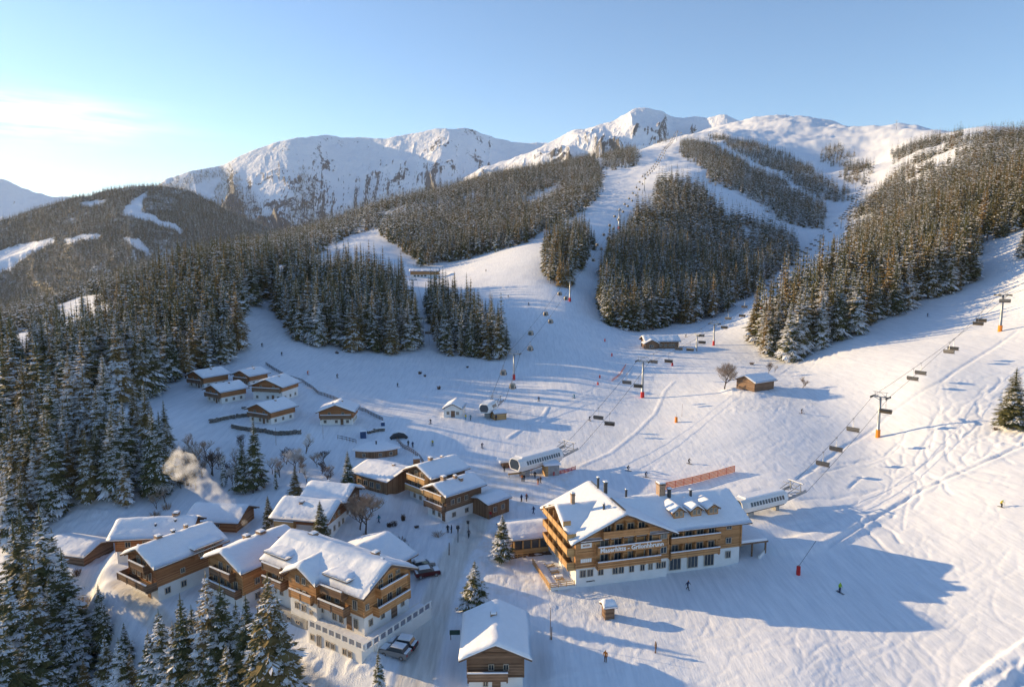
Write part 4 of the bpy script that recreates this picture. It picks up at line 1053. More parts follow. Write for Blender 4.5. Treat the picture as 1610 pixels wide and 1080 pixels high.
inn3 = hs('inn_mid', "inn", "wooden gabled inn with smoking chimney in the middle of the row of inns", 6.9, 2.5, 24, cat="inn", wood=WOOD, seed=17, T=.5, lump=.2,
  wins=row('x-', (-2.8, -1, .8, 2.6), 2.9, 1.0, 1.5) + row('x-', (-1.2, .9), 5.2, 1, 1.5) + row('y-', (-3, 1), 3.4) + row('y-', (-3, 1), .8),
  balcs=[('x-', -4, 4, 2.5, 1.2, WOODD), ('x-', -2.6, 2.6, 4.9, 1.1, WOODD)], chims=[(1.4, .2, .6, 1.0), (-.4, 1.6, .8, .8), (3.2, -2, .4, .3, True)])
hs('inn_back', "house", "low house under one broad snowy roof behind the leftmost inn", 5.2, 2.3, 24, wood=WOODR, seed=21, wins=row('y-', (-4, -1, 2), 3.0), chims=[(3.2, .3, .8, .9), (0.4, -2.2, .7, .35, True), (3.6, -1.4, .7, .4, True)], over=1.2)
hs('inn_wing', "house", "house with plain snowy roof and dark eaves behind the large inn by the road", 4.9, 2.4, 20, wood=WOODD, seed=23, wins=row('y-', (-1.5, 1.5), .8), chims=[(1.2, 3.6, .35, .4, True)])
hs('white_chalet', "chalet", "white chalet with brown gable and thick snowy roof behind the two spruces", 4.3, 2.9, 23, wood=WOODR, seed=27, T=.55, lump=.2,
  wins=row('y-', (-4, -2.2, 1.6), .6, .8, .9) + row('y-', (-4.2, -2.4), 3.0, .8, 1.0) + row('x+', (-2.6, -.8, 1.2, 2.8), .8, .7, 1.0) + row('x+', (-1, 1), 3.2, .8, 1), balcs=[('y-', -5, -1.0, 2.6, 1.0, WOODG)], chims=[(-1.2, -1.4, .5, .6)])
hs('rear_chalet', "chalet", "dark gabled chalet under rounded snow behind the white chalet", 4.2, 2.0, 23, wood=WOODD, seed=31, T=.6, lump=.2, wins=row('x+', (-1.4, 1.4), 2.6) + row('x+', (-1.6, 1.6), .6), chims=[(-1, .5, .5, .5)])
tav = hs('tavern', "tavern", "tavern with flat sunlit roof, upright boards and glazed terrace below the sod-roofed house", 3.4, 0, 15, cat="tavern", wood=WOODV, seed=35, T=.4,
  wins=row('y-', (-3.6, -1.6, .4, 2.4), .8, 1.3, 1.3), chims=[(2.6, .2, .4, .5)])
tg = MB(); tg.box((-.4, -7.0, -1.5), (12.0, 4.8, 2.2)); g_ = tg.link("terrace_storey", CONC, tav)
for k in range(8): window(tav, lambda u, z, d: (u, -9.4 - d, z), -5.6 + k * 1.48, -2.2, 1.2, 1.5)
tg = MB(); tg.box((-.4, -7.0, -.28), (12.3, 5.1, .26)); tg.link("snow_cover", RSNOW, g_)
balcony(tav, lambda u, z, d: (u, -9.0 - d, z), -6.2, 5.4, -.3, .5, mat=WOODV)
hs('twin_back', "chalet", "tall chalet with golden balconies, rear one of the joined pair near the lift", 6.4, 1.5, 22, wood=WOODD, seed=41, T=.32,
  wins=row('x-', (-2.4, -.4, 1.6), 2.6, .9, 1.6) + row('x-', (-1.2, .8), 5.0, .9, 1.5) + row('x-', (-2, 0), .3, .8, .9), balcs=[('x-', -3.7, 3.2, 2.3, 1.2, WOODG), ('x-', -3.2, 3.0, 4.6, 1.1, WOODG)], chims=[(-1.5, .2, .7, .7), (2.2, .8, .3, .5)])
hs('twin_front', "chalet", "dark chalet with white base, front one of the joined pair near the lift", 6.0, 2.4, 22, wood=WOODD, seed=43, T=.32,
  wins=row('y-', (-2.6, .8), .7, 1.0, 1.0) + row('y-', (-3, -1.4, .6), 3.4, .9, 1.1) + row('x-', (-1.8, 0, 1.6), 2.9, .9, 1.5) + row('x-', (-1, .8), .6, .8, 1) + row('x-', (0,), 5.2, .9, 1), balcs=[('x-', -2.9, 2.9, 4.7, 1.1, WOODG), ('x-', -2.9, 2.9, 2.5, 1.0, WOODD)],
  chims=[(-2.4, .4, .9, .8), (.2, -.2, .5, .6), (.8, -1.3, .5, .6)], doors=[('x-', 2.1, .1, .9, 1.9)])
hs('annex', "annex", "small boarded annex under a low snowy roof at the end of the dark chalet", 3.2, 0, 14, cat="annex", wood=WOODV, seed=45, T=.3, wins=row('y-', (-1,), 1.0) + row('y-', (1.2,), 1.0), over=.7)
hs('hut', "hut", "brown hut with white base beside the road at the bottom of the picture", 5.7, 2.3, 24, cat="hut", wood=WOODD, seed=51, T=.38, over=1.2,
  wins=row('x-', (-.55, 1.35), 3.3, .75, .85) + row('x-', (-1.3,), 1.0, .7, .8), balcs=[('x-', -3.6, 1.6, 2.5, 1.0, WOODD)], chims=[(1.2, .3, .3, .6)], doors=[('x-', .1, .0, 1.1, 2.0)], lump=.06)
CW = [("slope_chalet_a", "upper left chalet of the slope hamlet, nearest to the forest trunks"), ("slope_chalet_b", "chalet of the slope hamlet just below and right of its leftmost one"), ("slope_chalet_c", "smallest chalet of the slope hamlet, standing highest beside the bare shrubs"),
      ("slope_chalet_d", "widest chalet of the slope hamlet with white storeys and long balcony"), ("slope_chalet_e", "chalet of the slope hamlet just above the stone terrace wall"), ("slope_chalet_f", "lone chalet of the slope hamlet right of the others near the fence")]
for i, (n, lab) in enumerate(CW):
    p, r, L, W = S(n); h = [3.9, 3.9, 3.6, 4.6, 3.9, 4.0][i]; hb = [1.7, 1.9, 1.7, 2.9, 1.9, 1.9][i]
    q = W / 2 - 1.4
    hs(n, "slope_chalet", lab, h, hb, 21, wood=WOODR, seed=60 + i, T=.34, group="chalets of the slope hamlet", over=1.0,
       wins=row('x-', (-q, 0, q), .5, .8, .9, 1) + row('x-', (-q * .6, q * .6), hb + .6, .8, 1.1) + row('y-', (-L / 2 + 1.5, 0, L / 2 - 1.5), .5, .8, .9),
       balcs=[('x-', -W / 2 + .3, W / 2 - .3, hb + .1, .9, WOODD)], chims=[(.5, -1.0, .3, .4), (-1.5, 1.2, .3, .3, True)][:1 + i % 2], doors=[('x-', q * .5, .0, .8, 1.7)])
hs('shed_left', "shed", "open grey shed half buried in snow between the left forest and the inns", 2.2, 0, 18, cat="shed", wood=WOODD, seed=71, T=.5, over=.9)
hs('long_shed', "barn", "long dark barn with snowy roof behind the smoke plume", 2.6, 0, 24, cat="barn", wood=WOODR, seed=72, T=.4, wins=row('y-', (-2.5, 1), .9, .8, .7))
hs('mountain_hut', "mountain_hut", "mountain restaurant with brown upper wall on the piste above the groves", 4.6, 2.0, 12, cat="restaurant", wood=WOOD, seed=73, T=.5, wins=row('y-', (-7, -4.5, -2, .5), .6, 1.6, 1.2))
hs('valley_hut', "mountain_hut", "dark wooden restaurant with snowy roof at the foot of the central forest", 3.4, 0, 24, cat="restaurant", wood=WOODD, seed=74, T=.4, wins=row('y-', (-.5, 1.5, 3.5, 5), .8, 1.3, 1.1))
_r = bpy.data.objects[ "mountain_hut.001"]; merge_bay(_r, -5.0, -3.4, 3.5, 5.4, -.5, 2.6, 26, wood=WOODD, seed=75, T=.35, over=.8, wins=[(0, .6, 2, 1.2)])
hs('slope_barn', "barn", "brown hay barn with open gable on the sunlit slope beside the bare tree", 3.2, 0, 24, cat="barn", wood=WOODD, seed=76, T=.38, over=1.0)
hs('lift_hut', "operator_hut", "square white lift hut with brown door between the slope hamlet and the small lift station", 2.9, 0, 27, cat="hut", wood=PLAST, seed=77, T=.45, wins=row('x-', (-1.4, 1.5), .8, .9, 1.0), doors=[('x-', .1, 0, 1.2, 2)], over=.6)
hs('pink_hut', "operator_hut", "little pale boarded hut attached to the small lift station", 2.0, 0, 20, cat="hut", wood=WOODG, seed=78, T=.3, over=.4, wins=row('x-', (0,), .7, .8, .8))
# sod-roofed curved house dug into the slope
p, r, L, W = S('sod_house'); sod = empty("sod_house", p, r, "long low wooden house dug into the snow", "house")
mb = MB(); n = 16
for k in range(n):
    a0, a1 = -.62 + 1.24 * k / n, -.62 + 1.24 * (k + 1) / n; R_ = 9.0
    P_ = lambda a, rr, z: (math.sin(a) * rr, 6.0 - math.cos(a) * rr, z)
    mb.face([P_(a0, R_, -1.5), P_(a1, R_, -1.5), P_(a1, R_, 1.9), P_(a0, R_, 1.9)])
mb.link("wall", WOODV, sod)
mb = MB()
for k in range(n):
    a0, a1 = -.68 + 1.36 * k / n, -.68 + 1.36 * (k + 1) / n
    mb.face([P_(a0, 9.5, 2.3), P_(a1, 9.5, 2.3), P_(a1, 3.0, 2.6), P_(a0, 3.0, 2.6)]); mb.face([P_(a0, 9.5, 1.85), P_(a1, 9.5, 1.85), P_(a1, 9.5, 2.3), P_(a0, 9.5, 2.3)])
    mb.face([P_(a0, 3, 2.6), P_(a1, 3, 2.6), P_(a1, 2.4, -.5), P_(a0, 2.4, -.5)])
mb.face([P_(-.68, 9.5, 2.3), P_(-.68, 3, 2.6), P_(-.68, 3, -1), P_(-.68, 9.5, 1.85)]); mb.face([P_(.68, 9.5, 2.3), P_(.68, 3, 2.6), P_(.68, 3, -1), P_(.68, 9.5, 1.85)])
mb.link("roof_snow", RSNOW, sod)
for a in (-.35, .1, .4): window(sod, lambda u, z, d, a=a: (math.sin(a) * (9.02 + d) + u * math.cos(a), 6.0 - math.cos(a) * (9.02 + d) + u * math.sin(a), z), 0, .4, .8, .9)
chimney(sod, 0, 1.2, 2.2, 3.2, .4, metal=True)
# ------------------------------------------------------------------ the hotel: main block, cross gable towards the camera, right wing with dormers
HR = D2R(14.9); hotel = empty("hotel", (10.6, 107.4, 0.0), HR, "big wooden hotel with white ground floor, balcony rows and a name sign on its gable", "hotel")
PI_ = D2R(24.0)
def W_(name, mat, fn, parent=hotel, sm=False): mb = MB(); fn(mb); return mb.link(name, mat, parent, sm)
FH = lambda u, z, d: (u, -d, z)                      # front
FWG = lambda u, z, d: (u, .8 - d, z)                 # right wing front
FL = lambda u, z, d: (-d, 14 - u, z)                 # left end, u from back to front
FR = lambda u, z, d: (31.4 + d, u, z)
def base_fn(mb):
    for a, b in (((0, 0), (16.6, 0)), ((16.6, 0), (16.6, .9)), ((16.6, .9), (31.3, .9)), ((31.3, .9), (31.3, 13.9)), ((31.3, 13.9), (0, 13.9)), ((0, 13.9), (0, 0))):
        mb.face([(*a, -3), (*b, -3), (*b, 3.5), (*a, 3.5)])
W_("base_wall", PLAST, base_fn)
def main_fn(mb):
    mb2 = MB(); gable_walls(mb, 31.5, 14.1 - .8, 3.4, 8.6, PI_, 15.7, .8 + 6.65)
    gable_walls(mb, 15, 16.7, 3.4, 8.6, PI_, 8.3, 7.4, math.radians(90))
    mb.face([(-.1, -.1, 3.4), (16.7, -.1, 3.4), (16.7, 14, 3.4), (-.1, 14, 3.4)]); mb.face([(16, .75, 3.4), (31.5, .75, 3.4), (31.5, 14, 3.4), (16, 14, 3.4)])
    for u in (-.08, 3.3, 14.9, 16.65): mb.box((u, -.12, 6.0), (.26, .2, 5.2))
    for z in (3.5, 6.1, 8.6): mb.box((8.3, -.14, z), (16.6, .12, .2))
    mb.box((8.3, -.14, 9.3), (13.6, .12, .16))
    for u in (16.9, 26.4, 31.4): mb.box((u, .70, 6.0), (.24, .18, 5.2))
W_("wall", WOOD, main_fn)
roof = W_("roof", ROOFB, lambda mb: (roof_boards(mb, 31.5, 13.3, 8.6, PI_, 15.7, 7.45, 1.35), roof_boards(mb, 15, 16.7, 8.6, PI_, 8.3, 7.4, 1.3, math.radians(90))))
W_("roof_snow", RSNOW, lambda mb: (snow_slab(mb, 31.5, 13.3, 8.6, PI_, 15.7, 7.45, .30, 1.35, 3, lump=.05), snow_slab(mb, 15, 16.7, 8.55, PI_, 8.3, 7.4, .30, 1.3, 5, 0, math.radians(90), lump=.05)), roof, True)
# loggias in the front gable: three rows, with partitions; the middle railing carries the sign
for z, rail in ((3.55, True), (6.15, True), (8.75, True)):
    u0, u1 = (3.4, 14.8) if z < 8 else (4.3, 12.6)
    balcony(hotel, FH, u0, u1, z, 1.25, 1.0, WOOD, partitions=4 if z < 8 else 3, snow=z < 8)
    cs = (4.9, 7.4, 9.9, 12.9) if z < 8 else (5.4, 7.6, 9.6, 11.6)
    for u in cs: window(hotel, lambda u, z, d: (u, -.1 - d, z), u, z + .1, 1.5 if z < 8 else 1.25, 1.9 if z < 8 else 1.6, mull=1)
for z in (4.3, 6.9): window(hotel, lambda u, z, d: (u, -.1 - d, z), 15.8, z, 1.2, 1.2)
# white ground floor windows
for u, z, w, h in ((1.2, 1.75, 1.1, 1.3), (2.5, 1.75, 1.1, 1.3), (4.4, 1.75, 1.0, 1.25), (7.0, 1.6, 1.0, 1.25), (8.1, 1.6, 1.0, 1.25), (10.0, 1.6, .95, 1.2), (12.0, 1.6, .85, 1.15), (13.5, 1.6, .85, 1.15), (15.0, 1.6, .9, 1.2), (15.95, 1.6, .9, 1.2)): window(hotel, FH, u, z, w, h)
for u in (.9, 2.6, 3.9, 5.2): window(hotel, FH, u, -.9, .62, .8)
# right wing
for z in (3.35, 5.95):
    balcony(hotel, FWG, 17.1, 26.6, z, 1.2, .95, WOOD, partitions=3)
    for u in (18.4, 21.0, 23.2, 25.4): window(hotel, lambda u, z, d: (u, .73 - d, z), u, z + .1, 1.3, 1.75)
    window(hotel, lambda u, z, d: (u, .73 - d, z), 28.9, z + .9, 1.1, 1.1)
window(hotel, FWG, 29.0, 1.5, 1.0, 1.25)
for u, w in ((18.6, 2.2), (22.0, 2.0), (25.2, 1.9)): window(hotel, FWG, u, .55, w, 2.2, mull=2)
for z in (3.5, 5.95, 8.4):
    balcony(hotel, FL, .6, 13.9, z, 1.5, 1.0, WOODG, partitions=4, snow=False)
    if z < 8:
        for u in (2, 4.6, 7.2, 9.8, 12.4): window(hotel, lambda u, z, d: (-.1 - d, 14 - u, z), u, z + .1, 1.4, 1.8)
    else:
        for u in (5.2, 7.4, 9.4): window(hotel, lambda u, z, d: (-.1 - d, 14 - u, z), u, z + .1, 1.2, 1.4)
for u in (3, 7.5): window(hotel, FR, u, 4.4, 1.0, 1.2); window(hotel, FR, u, 6.8, 1.0, 1.1)
# dormers with gabled roofs
for x in (19.6, 23.0, 26.3):
    d = MB(); gable_walls(d, 3.6, 2.0, 9.0, 10.75, D2R(34), x, 3.6, math.radians(90)); dm = d.link("dormer", WOOD, roof)
    d = MB(); roof_boards(d, 3.8, 2.0, 10.75, D2R(34), x, 3.8, .42, math.radians(90), .12); d.link("dormer_roof", ROOFB, dm)
    d = MB(); snow_slab(d, 3.8, 2.0, 10.75, D2R(34), x, 3.8, .22, .42, int(x), 0, math.radians(90), lump=.02); d.link("roof_snow", RSNOW, dm, True)
    for q in (-.42, .42): window(dm, lambda u, z, dd: (u, 1.8 - dd, z), x + q, 9.75, .6, .95, name="dormer_window")
for x, y, z0, z1, w, mtl in ((19.0, 7.6, 10.8, 13.6, 1.15, False), (20.2, 6.6, 10.8, 12.9, .7, True), (2.0, 7.4, 11, 13.3, .6, False), (8.4, 11.5, 11.5, 14.4, .45, True), (8.9, 9.2, 12, 14.3, .7, True), (12.5, 8.2, 10, 12.9, .4, True), (24.4, 6.4, 10.5, 12.4, .5, True), (6.2, 3.4, 11, 12.6, .35, True)):
    chimney(roof, x, y, z0, z1, w, metal=mtl)
LADM = DARKM
W_("snow_guard", DARKM, lambda mb: [mb.beam((8.3 + s * .12, -.6, 12.85), (8.3 + s * .12, 5.5, 12.85), .08, .14) for s in (-1, 1)] + [mb.beam((8.3, 11, 12.85), (8.3, 14.6, 12.85), .1, .16)], roof)
# lettering
def text(txt, size, F_, u, z, d, mat, parent, name="sign_letters", ext=.03, bold=0.012):
    cu = bpy.data.curves.new("t", 'FONT'); cu.body = txt; cu.size = size; cu.extrude = ext; cu.align_x = 'CENTER'; cu.align_y = 'CENTER'; cu.offset = bold; cu.resolution_u = 2
    o = bpy.data.objects.new("t", cu); COL.objects.link(o); bpy.context.view_layer.update()
    me = bpy.data.meshes.new_from_object(o.evaluated_get(bpy.context.evaluated_depsgraph_get())); bpy.data.objects.remove(o); bpy.data.curves.remove(cu)
    for v in me.vertices: v.co = Vector(F_(u + v.co.x, z + v.co.y, d + v.co.z))
    me.materials.clear(); me.materials.append(mat); q = bpy.data.objects.new(name, me); COL.objects.link(q); q.parent = parent; return q
text("Maserhitts - Grilonhbrunn", 1.08, FH, 9.45, 6.62, 1.36, WHITEP, hotel, bold=.03)
text("GASTHOF", .2, FH, 2.9, 1.35, .05, DARKM, hotel) if False else text("MASERHITTS", .26, FH, 2.6, .9, .04, DARKM, hotel)
for z, tx in ((7.3, "MASER"), (4.7, "HITTS")):
    b_ = W_("sign_board", WHITEP, lambda mb: mb.box((1.7, -.16, z), (1.9, .08, .8 if z > 6 else .62)))
    if z > 6: text(tx, .42, FH, 1.7, z, .2, WOODR, b_)
    else: W_("sign_frame", FRAMEW, lambda mb: [mb.box((1.7 + q * .38, -.21, z), (.05, .04, .6)) for q in (-1.5, -.5, .5, 1.5)], b_)
# left pavilion
pav = empty("pavilion", tuple(Vector((10.6, 107.4, 0)) + Matrix.Rotation(HR, 3, 'Z') @ Vector((-3.6, 17.6, .5))), HR, "glazed restaurant pavilion under a thick snowy roof at the hotel's left end", "pavilion")
W_("wall", WOODG, lambda mb: [mb.box((x, y, 1.5), (.25, .25, 3.4)) for x in (-3.2, -1.6, 0, 1.6, 3.2) for y in (-3.6, 3.6)] + [mb.box((-3.2, y, 1.5), (.25, .25, 3.4)) for y in (-2.2, -.8, .6, 2)] + [mb.box((0, -3.6, .35), (6.4, .16, .9)), mb.box((-3.2, 0, .35), (.16, 7.2, .9)), mb.box((0, -3.6, 3.0), (6.6, .3, .3)), mb.box((-3.2, 0, 3.0), (.3, 7.4, .3))], pav)
W_("glazing", GLASS, lambda mb: mb.box((0, 0, 1.7), (6.2, 7.0, 2.4)), pav)
W_("roof", ROOFB, lambda mb: roof_boards(mb, 7.4, 7.0, 3.1, D2R(13), over=1.0), pav)
W_("roof_snow", RSNOW, lambda mb: snow_slab(mb, 7.4, 7.0, 3.1, D2R(13), over=1.0, T=.55, seed=9), pav, True)
W_("deck", WOODD, lambda mb: mb.box((-.6, -.4, -.35), (9.0, 9.4, .5)), pav)
W_("deck_railing", WOODG, lambda mb: [mb.box((-5.0, y, .45), (.08, .08, 1.1)) for y in np.linspace(-5, 4, 10)] + [mb.box((-5.0, -.4, z), (.07, 9.3, .1)) for z in (.3, .65, .98)] + [mb.box((x, -5.05, .45), (.08, .08, 1.1)) for x in np.linspace(-5, -1, 5)] + [mb.box((-3, -5.05, z), (4, .07, .1)) for z in (.3, .65, .98)], pav)
# terrace along the left end with balustrade, tables and a fence down to the corner
ter2 = empty("terrace", tuple(Vector((10.6, 107.4, 0)) + Matrix.Rotation(HR, 3, 'Z') @ Vector((-2.5, 5.2, 0))), HR, "dark wooden terrace with pale railing along the hotel's sunlit left end", "terrace")
W_("deck", WOODD, lambda mb: mb.box((.2, .3, -.6), (4.6, 8.6, 1.8)), ter2)
W_("base_wall", PLAST, lambda mb: mb.box((.35, -4.6, -.9), (4.5, 1.6, 3.0)), ter2)
W_("railing", WOODG, lambda mb: [mb.box((-2.1, y, .85), (.09, .09, 1.1)) for y in np.linspace(-5.2, 4.5, 12)] + [mb.box((-2.1, -.35, z), (.07, 9.8, .12)) for z in (.5, .8, 1.1, 1.35)] + [mb.box((x, -5.35, .95), (.09, .09, 1.1)) for x in (-2, -.6, .8, 2.2)] + [mb.box((.1, -5.35, z), (4.2, .07, .12)) for z in (.8, 1.1, 1.42)], ter2)
W_("snow_cover", RSNOW, lambda mb: [mb.box((.3, -4.6, .66), (4.3, 1.4, .12)), mb.box((-1.2, .4, .36), (1.4, 7.6, .08))], ter2)
window(ter2, lambda u, z, d: (u, -5.4 - d, z), -1.2, -.8, .9, 1.0)
def table_set(x, y, z, rot, k):
    labs = ["snowy bench table nearest the terrace's front corner", "snowy bench table in the middle of the hotel terrace", "snowy bench table at the terrace's back by the pavilion"]
    t = empty("picnic_table", (x, y, z), rot, labs[k], "table", "bench tables on the hotel terrace")
    W_("tabletop", WOODG, lambda mb: mb.box((0, 0, .74), (1.5, .7, .06)), t); W_("snow", RSNOW, lambda mb: mb.box((0, 0, .84), (1.45, .66, .14), taper=.9), t)
    for s in (-1, 1): W_("bench", WOODG, lambda mb: (mb.box((0, s * .65, .45), (1.5, .25, .05)), mb.box((0, s * .65, .54), (1.4, .22, .1), taper=.9)), t); W_("leg", WOODG, lambda mb: (mb.beam((s * .6, -.6, 0), (s * .6, .3, .74), .07), mb.beam((s * .6, .6, 0), (s * .6, -.3, .74), .07)), t)
for k, y in enumerate((-2.4, .2, 2.6)):
    p = Vector((10.6, 107.4, 0)) + Matrix.Rotation(HR, 3, 'Z') @ Vector((-2.0, 5.2 + y, 0)); table_set(p.x, p.y, .3, HR + .1 * k, k)
# carport at the right end
cpt = empty("carport", tuple(Vector((10.6, 107.4, 0)) + Matrix.Rotation(HR, 3, 'Z') @ Vector((34.6, 5.2, .4))), HR, "open carport with snowy lean-to roof at the hotel's right end", "carport")
W_("roof", WOODD, lambda mb: mb.box((0, 0, 2.9), (6.2, 7.4, .28), rx=0), cpt); W_("roof_snow", RSNOW, lambda mb: mb.box((0, 0, 3.25), (6.0, 7.2, .44), taper=.95), cpt)
W_("back_wall", WOODD, lambda mb: (mb.box((0, 3.4, 1.1), (6, .2, 3.6)), mb.box((-2.9, 0, 1.1), (.2, 6.8, 3.6))), cpt)
for x, y in ((2.8, -3.3), (2.8, 3.2), (0, -3.3)): W_("post", WOODD, lambda mb: mb.box((x, y, 1.0), (.24, .24, 3.8)), cpt)
W_("retaining_wall", PLAST, lambda mb: mb.beam((.6, -4.6, .2), (3.0, -3.0, .6), .3, 1.2), cpt)
# deck roofs and parasols of snow behind the hotel
bk = empty("back_building", tuple(Vector((10.6, 107.4, 0)) + Matrix.Rotation(HR, 3, 'Z') @ Vector((20.5, 19.5, 1.5))), HR, "low ski storage building with skylights and flat snowy roof behind the hotel", "building")
W_("wall", WOODD, lambda mb: mb.box((0, 0, 1.2), (13, 7, 5.0)), bk); W_("roof_snow", RSNOW, lambda mb: snow_slab(mb, 13, 7, 3.9, D2R(7), T=.5, over=.5, seed=4), bk, True)
for x in (-2, 1.6): W_("skylight", WOODD, lambda mb: mb.beam((x, -2.6, 4.75), (x + 1.6, .6, 5.0), .5, .3), bk)
# ------------------------------------------------------------------ lifts
def W2(name, mat, fn, parent, sm=False): mb = MB(); fn(mb); return mb.link(name, mat, parent, sm)
def tower(pos, ztop, ang, label, group, arm=2.7, pad=None, small=False):
    """ang: direction of the line"""
    H = ztop - pos[2]; k = max(.75, min(1.25, H / 13)); t = empty("lift_tower", pos, ang, label, "lift tower", group)
    W2("pole", METAL, lambda mb: mb.tube([(0, 0, -2), (0, 0, H * .5), (0, 0, H)], [.5 * k, .42 * k, .30 * k], 10), t, True)
    W2("crossarm", METAL, lambda mb: (mb.box((0, 0, H), (.5 * k, arm * 2 + .4, .35 * k)), mb.beam((0, 0, H - 1.0 * k), (0, arm, H), .14), mb.beam((0, 0, H - 1.0 * k), (0, -arm, H), .14)), t)
    if small: return t
    for s in (-1, 1):
        def sh(mb):
            mb.beam((-1.6, s * arm, H + .12), (1.6, s * arm, H + .12), .12, .22)
            for q in range(6): mb.tube([(-1.45 + q * .58, s * arm - .09, H - .06), (-1.45 + q * .58, s * arm + .09, H - .06)], .24, 8)
        W2("sheave_assembly", DARKM, sh, t)
    if H * 1074 / math.hypot(pos[0], pos[1]) > 28:
        W2("work_frame", METAL, lambda mb: [mb.beam((0, s * arm * .75, H), (0, s * arm * .75, H + 1.5 * k), .1) for s in (-1, 1)] + [mb.beam((0, -arm * .95, H + 1.5 * k), (0, arm * .95, H + 1.5 * k), .14)] + [mb.beam((0, -arm * .75, H + .2), (0, 0, H + 1.4 * k), .07), mb.beam((0, arm * .75, H + .2), (0, 0, H + 1.4 * k), .07)] +
           [mb.beam((-.9, s * arm * .5, H + .2), (.9, s * arm * .5, H + .2), .5, .05) for s in (-1, 1)], t)
        W2("ladder", DARKM, lambda mb: (mb.beam((.42, -.16, .5), (.34, -.16, H), .04), mb.beam((.42, .16, .5), (.34, .16, H), .04), [mb.beam((.42, -.16, z), (.42, .16, z), .03) for z in np.arange(1, H, .5)]), t)
    if pad: W2("padding", pad, lambda mb: mb.tube([(0, 0, -.8), (0, 0, 2.0)], [.72 * k, .68 * k], 10), t)
    return t
BUB = mat_glass("bubble_plastic", (.05, .05, .05), .25)
CABM = mat_plain("cabin_paint", (0.42, 0.36, 0.30), .4, .1, 2); SEATM = mat_plain("chair_upholstery", (0.10, 0.085, 0.075), .7, .2, 2)
def make_chair(label, group):
    c = empty("lift_chair", (0, 0, 0), 0, label, "chairlift chair", group)
    W2("hanger", METAL, lambda mb: (mb.tube([(0, 0, .1), (.25, 0, -.8), (.15, 0, -1.7), (0, 0, -2.3)], .05, 5), mb.beam((0, -.25, 0), (0, .25, 0), .14)), c)
    W2("frame", METAL, lambda mb: (mb.beam((0, -1.5, -2.3), (0, 1.5, -2.3), .08), mb.beam((0, -1.5, -2.3), (.1, -1.5, -3.3), .06), mb.beam((0, 1.5, -2.3), (.1, 1.5, -3.3), .06), mb.beam((.75, -1.4, -3.7), (.75, 1.4, -3.7), .06)), c)
    W2("seat", SEATM, lambda mb: mb.box((.32, 0, -3.3), (.6, 2.9, .12)), c); W2("backrest", SEATM, lambda mb: mb.box((-.02, 0, -2.95), (.1, 2.9, .75)), c)
    def bub(mb):
        pr = [(-.3, -3.0), (-.38, -2.6), (-.1, -2.28), (.35, -2.3), (.62, -2.6)]
        for a, b in zip(pr[:-1], pr[1:]): mb.face([(a[0], -1.45, a[1]), (b[0], -1.45, b[1]), (b[0], 1.45, b[1]), (a[0], 1.45, a[1])])
        for s in (-1, 1): mb.face([(x, s * 1.45, z) for x, z in pr])
    W2("bubble", BUB, bub, c); return c
def make_cabin(label, group):
    c = empty("gondola_cabin", (0, 0, 0), 0, label, "gondola cabin", group)
    W2("hanger", METAL, lambda mb: (mb.tube([(0, 0, .1), (0, 0, -1.5)], .06, 5), mb.beam((0, -.3, 0), (0, .3, 0), .16)), c)
    pr = [(.0, .75), (.35, .98), (1.0, 1.08), (1.7, 1.0), (2.05, .7)]
    def shell(mb, s=1.0, z0=-3.6):
        n = 12; rings = []
        for z, r in pr:
            k = len(mb.v); rings.append(k)
            for j in range(n):
                a = 2 * math.pi * j / n; cx, sx = math.cos(a), math.sin(a); e = (abs(cx) ** 4 + abs(sx) ** 4) ** -.25
                mb.v.append((cx * r * e * s * .95, sx * r * e * s, z0 + z))
        for i, (a, b) in enumerate(zip(rings[:-1], rings[1:])):
            for j in range(n): mb.f.append((a + j, a + (j + 1) % n, b + (j + 1) % n, b + j)); mb.m.append(1 if i in (1, 2) and j % 3 != 1 else 0); mb.a.append(0)
        for r in (rings[0], rings[-1]): mb.f.append(tuple(r + j for j in range(n))); mb.m.append(0); mb.a.append(0)
    mb = MB(); shell(mb); mb.link("body", [CABM, GLASS], c)
    W2("ski_rack", DARKM, lambda mb: [mb.box((0, s * 1.12, -3.0), (.9, .16, .7)) for s in (-1, 1)], c); return c
def V3(p): return Vector(p)
def cable(name, pts, label, r=.05):
    mb = MB(); P = []
    for a, b in zip(pts[:-1], pts[1:]):
        a, b = V3(a), V3(b); n = 8; L = (b - a).length
        for k in range(n): t = k / n; q = a.lerp(b, t); q.z -= 4 * t * (1 - t) * L * .012; P.append(q)
    P.append(V3(pts[-1])); mb.tube(P, r, 4); o = mb.link(name, DARKM); setp(o, label, "cable"); return o
def on_line(pts, s):
    """point and direction at arclength s along the sagging cable"""
    for a, b in zip(pts[:-1], pts[1:]):
        a, b = V3(a), V3(b); L = (b - a).length
        if s <= L: t = s / L; q = a.lerp(b, t); q.z -= 4 * t * (1 - t) * L * .012; return q, (b - a).normalized()
        s -= L
    return V3(pts[-1]), (V3(pts[-1]) - V3(pts[-2])).normalized()
def near_s(pts, px, py):
    best = (1e9, 0); tot = sum((V3(b) - V3(a)).length for a, b in zip(pts[:-1], pts[1:])); s = 0
    while s < tot:
        q, _ = on_line(pts, s); x, y = project(q.x, q.y, q.z - 3.0); d = (x - px) ** 2 + (y - py) ** 2
        if d < best[0]: best = (d, s)
        s += 1.0
    return best[1]
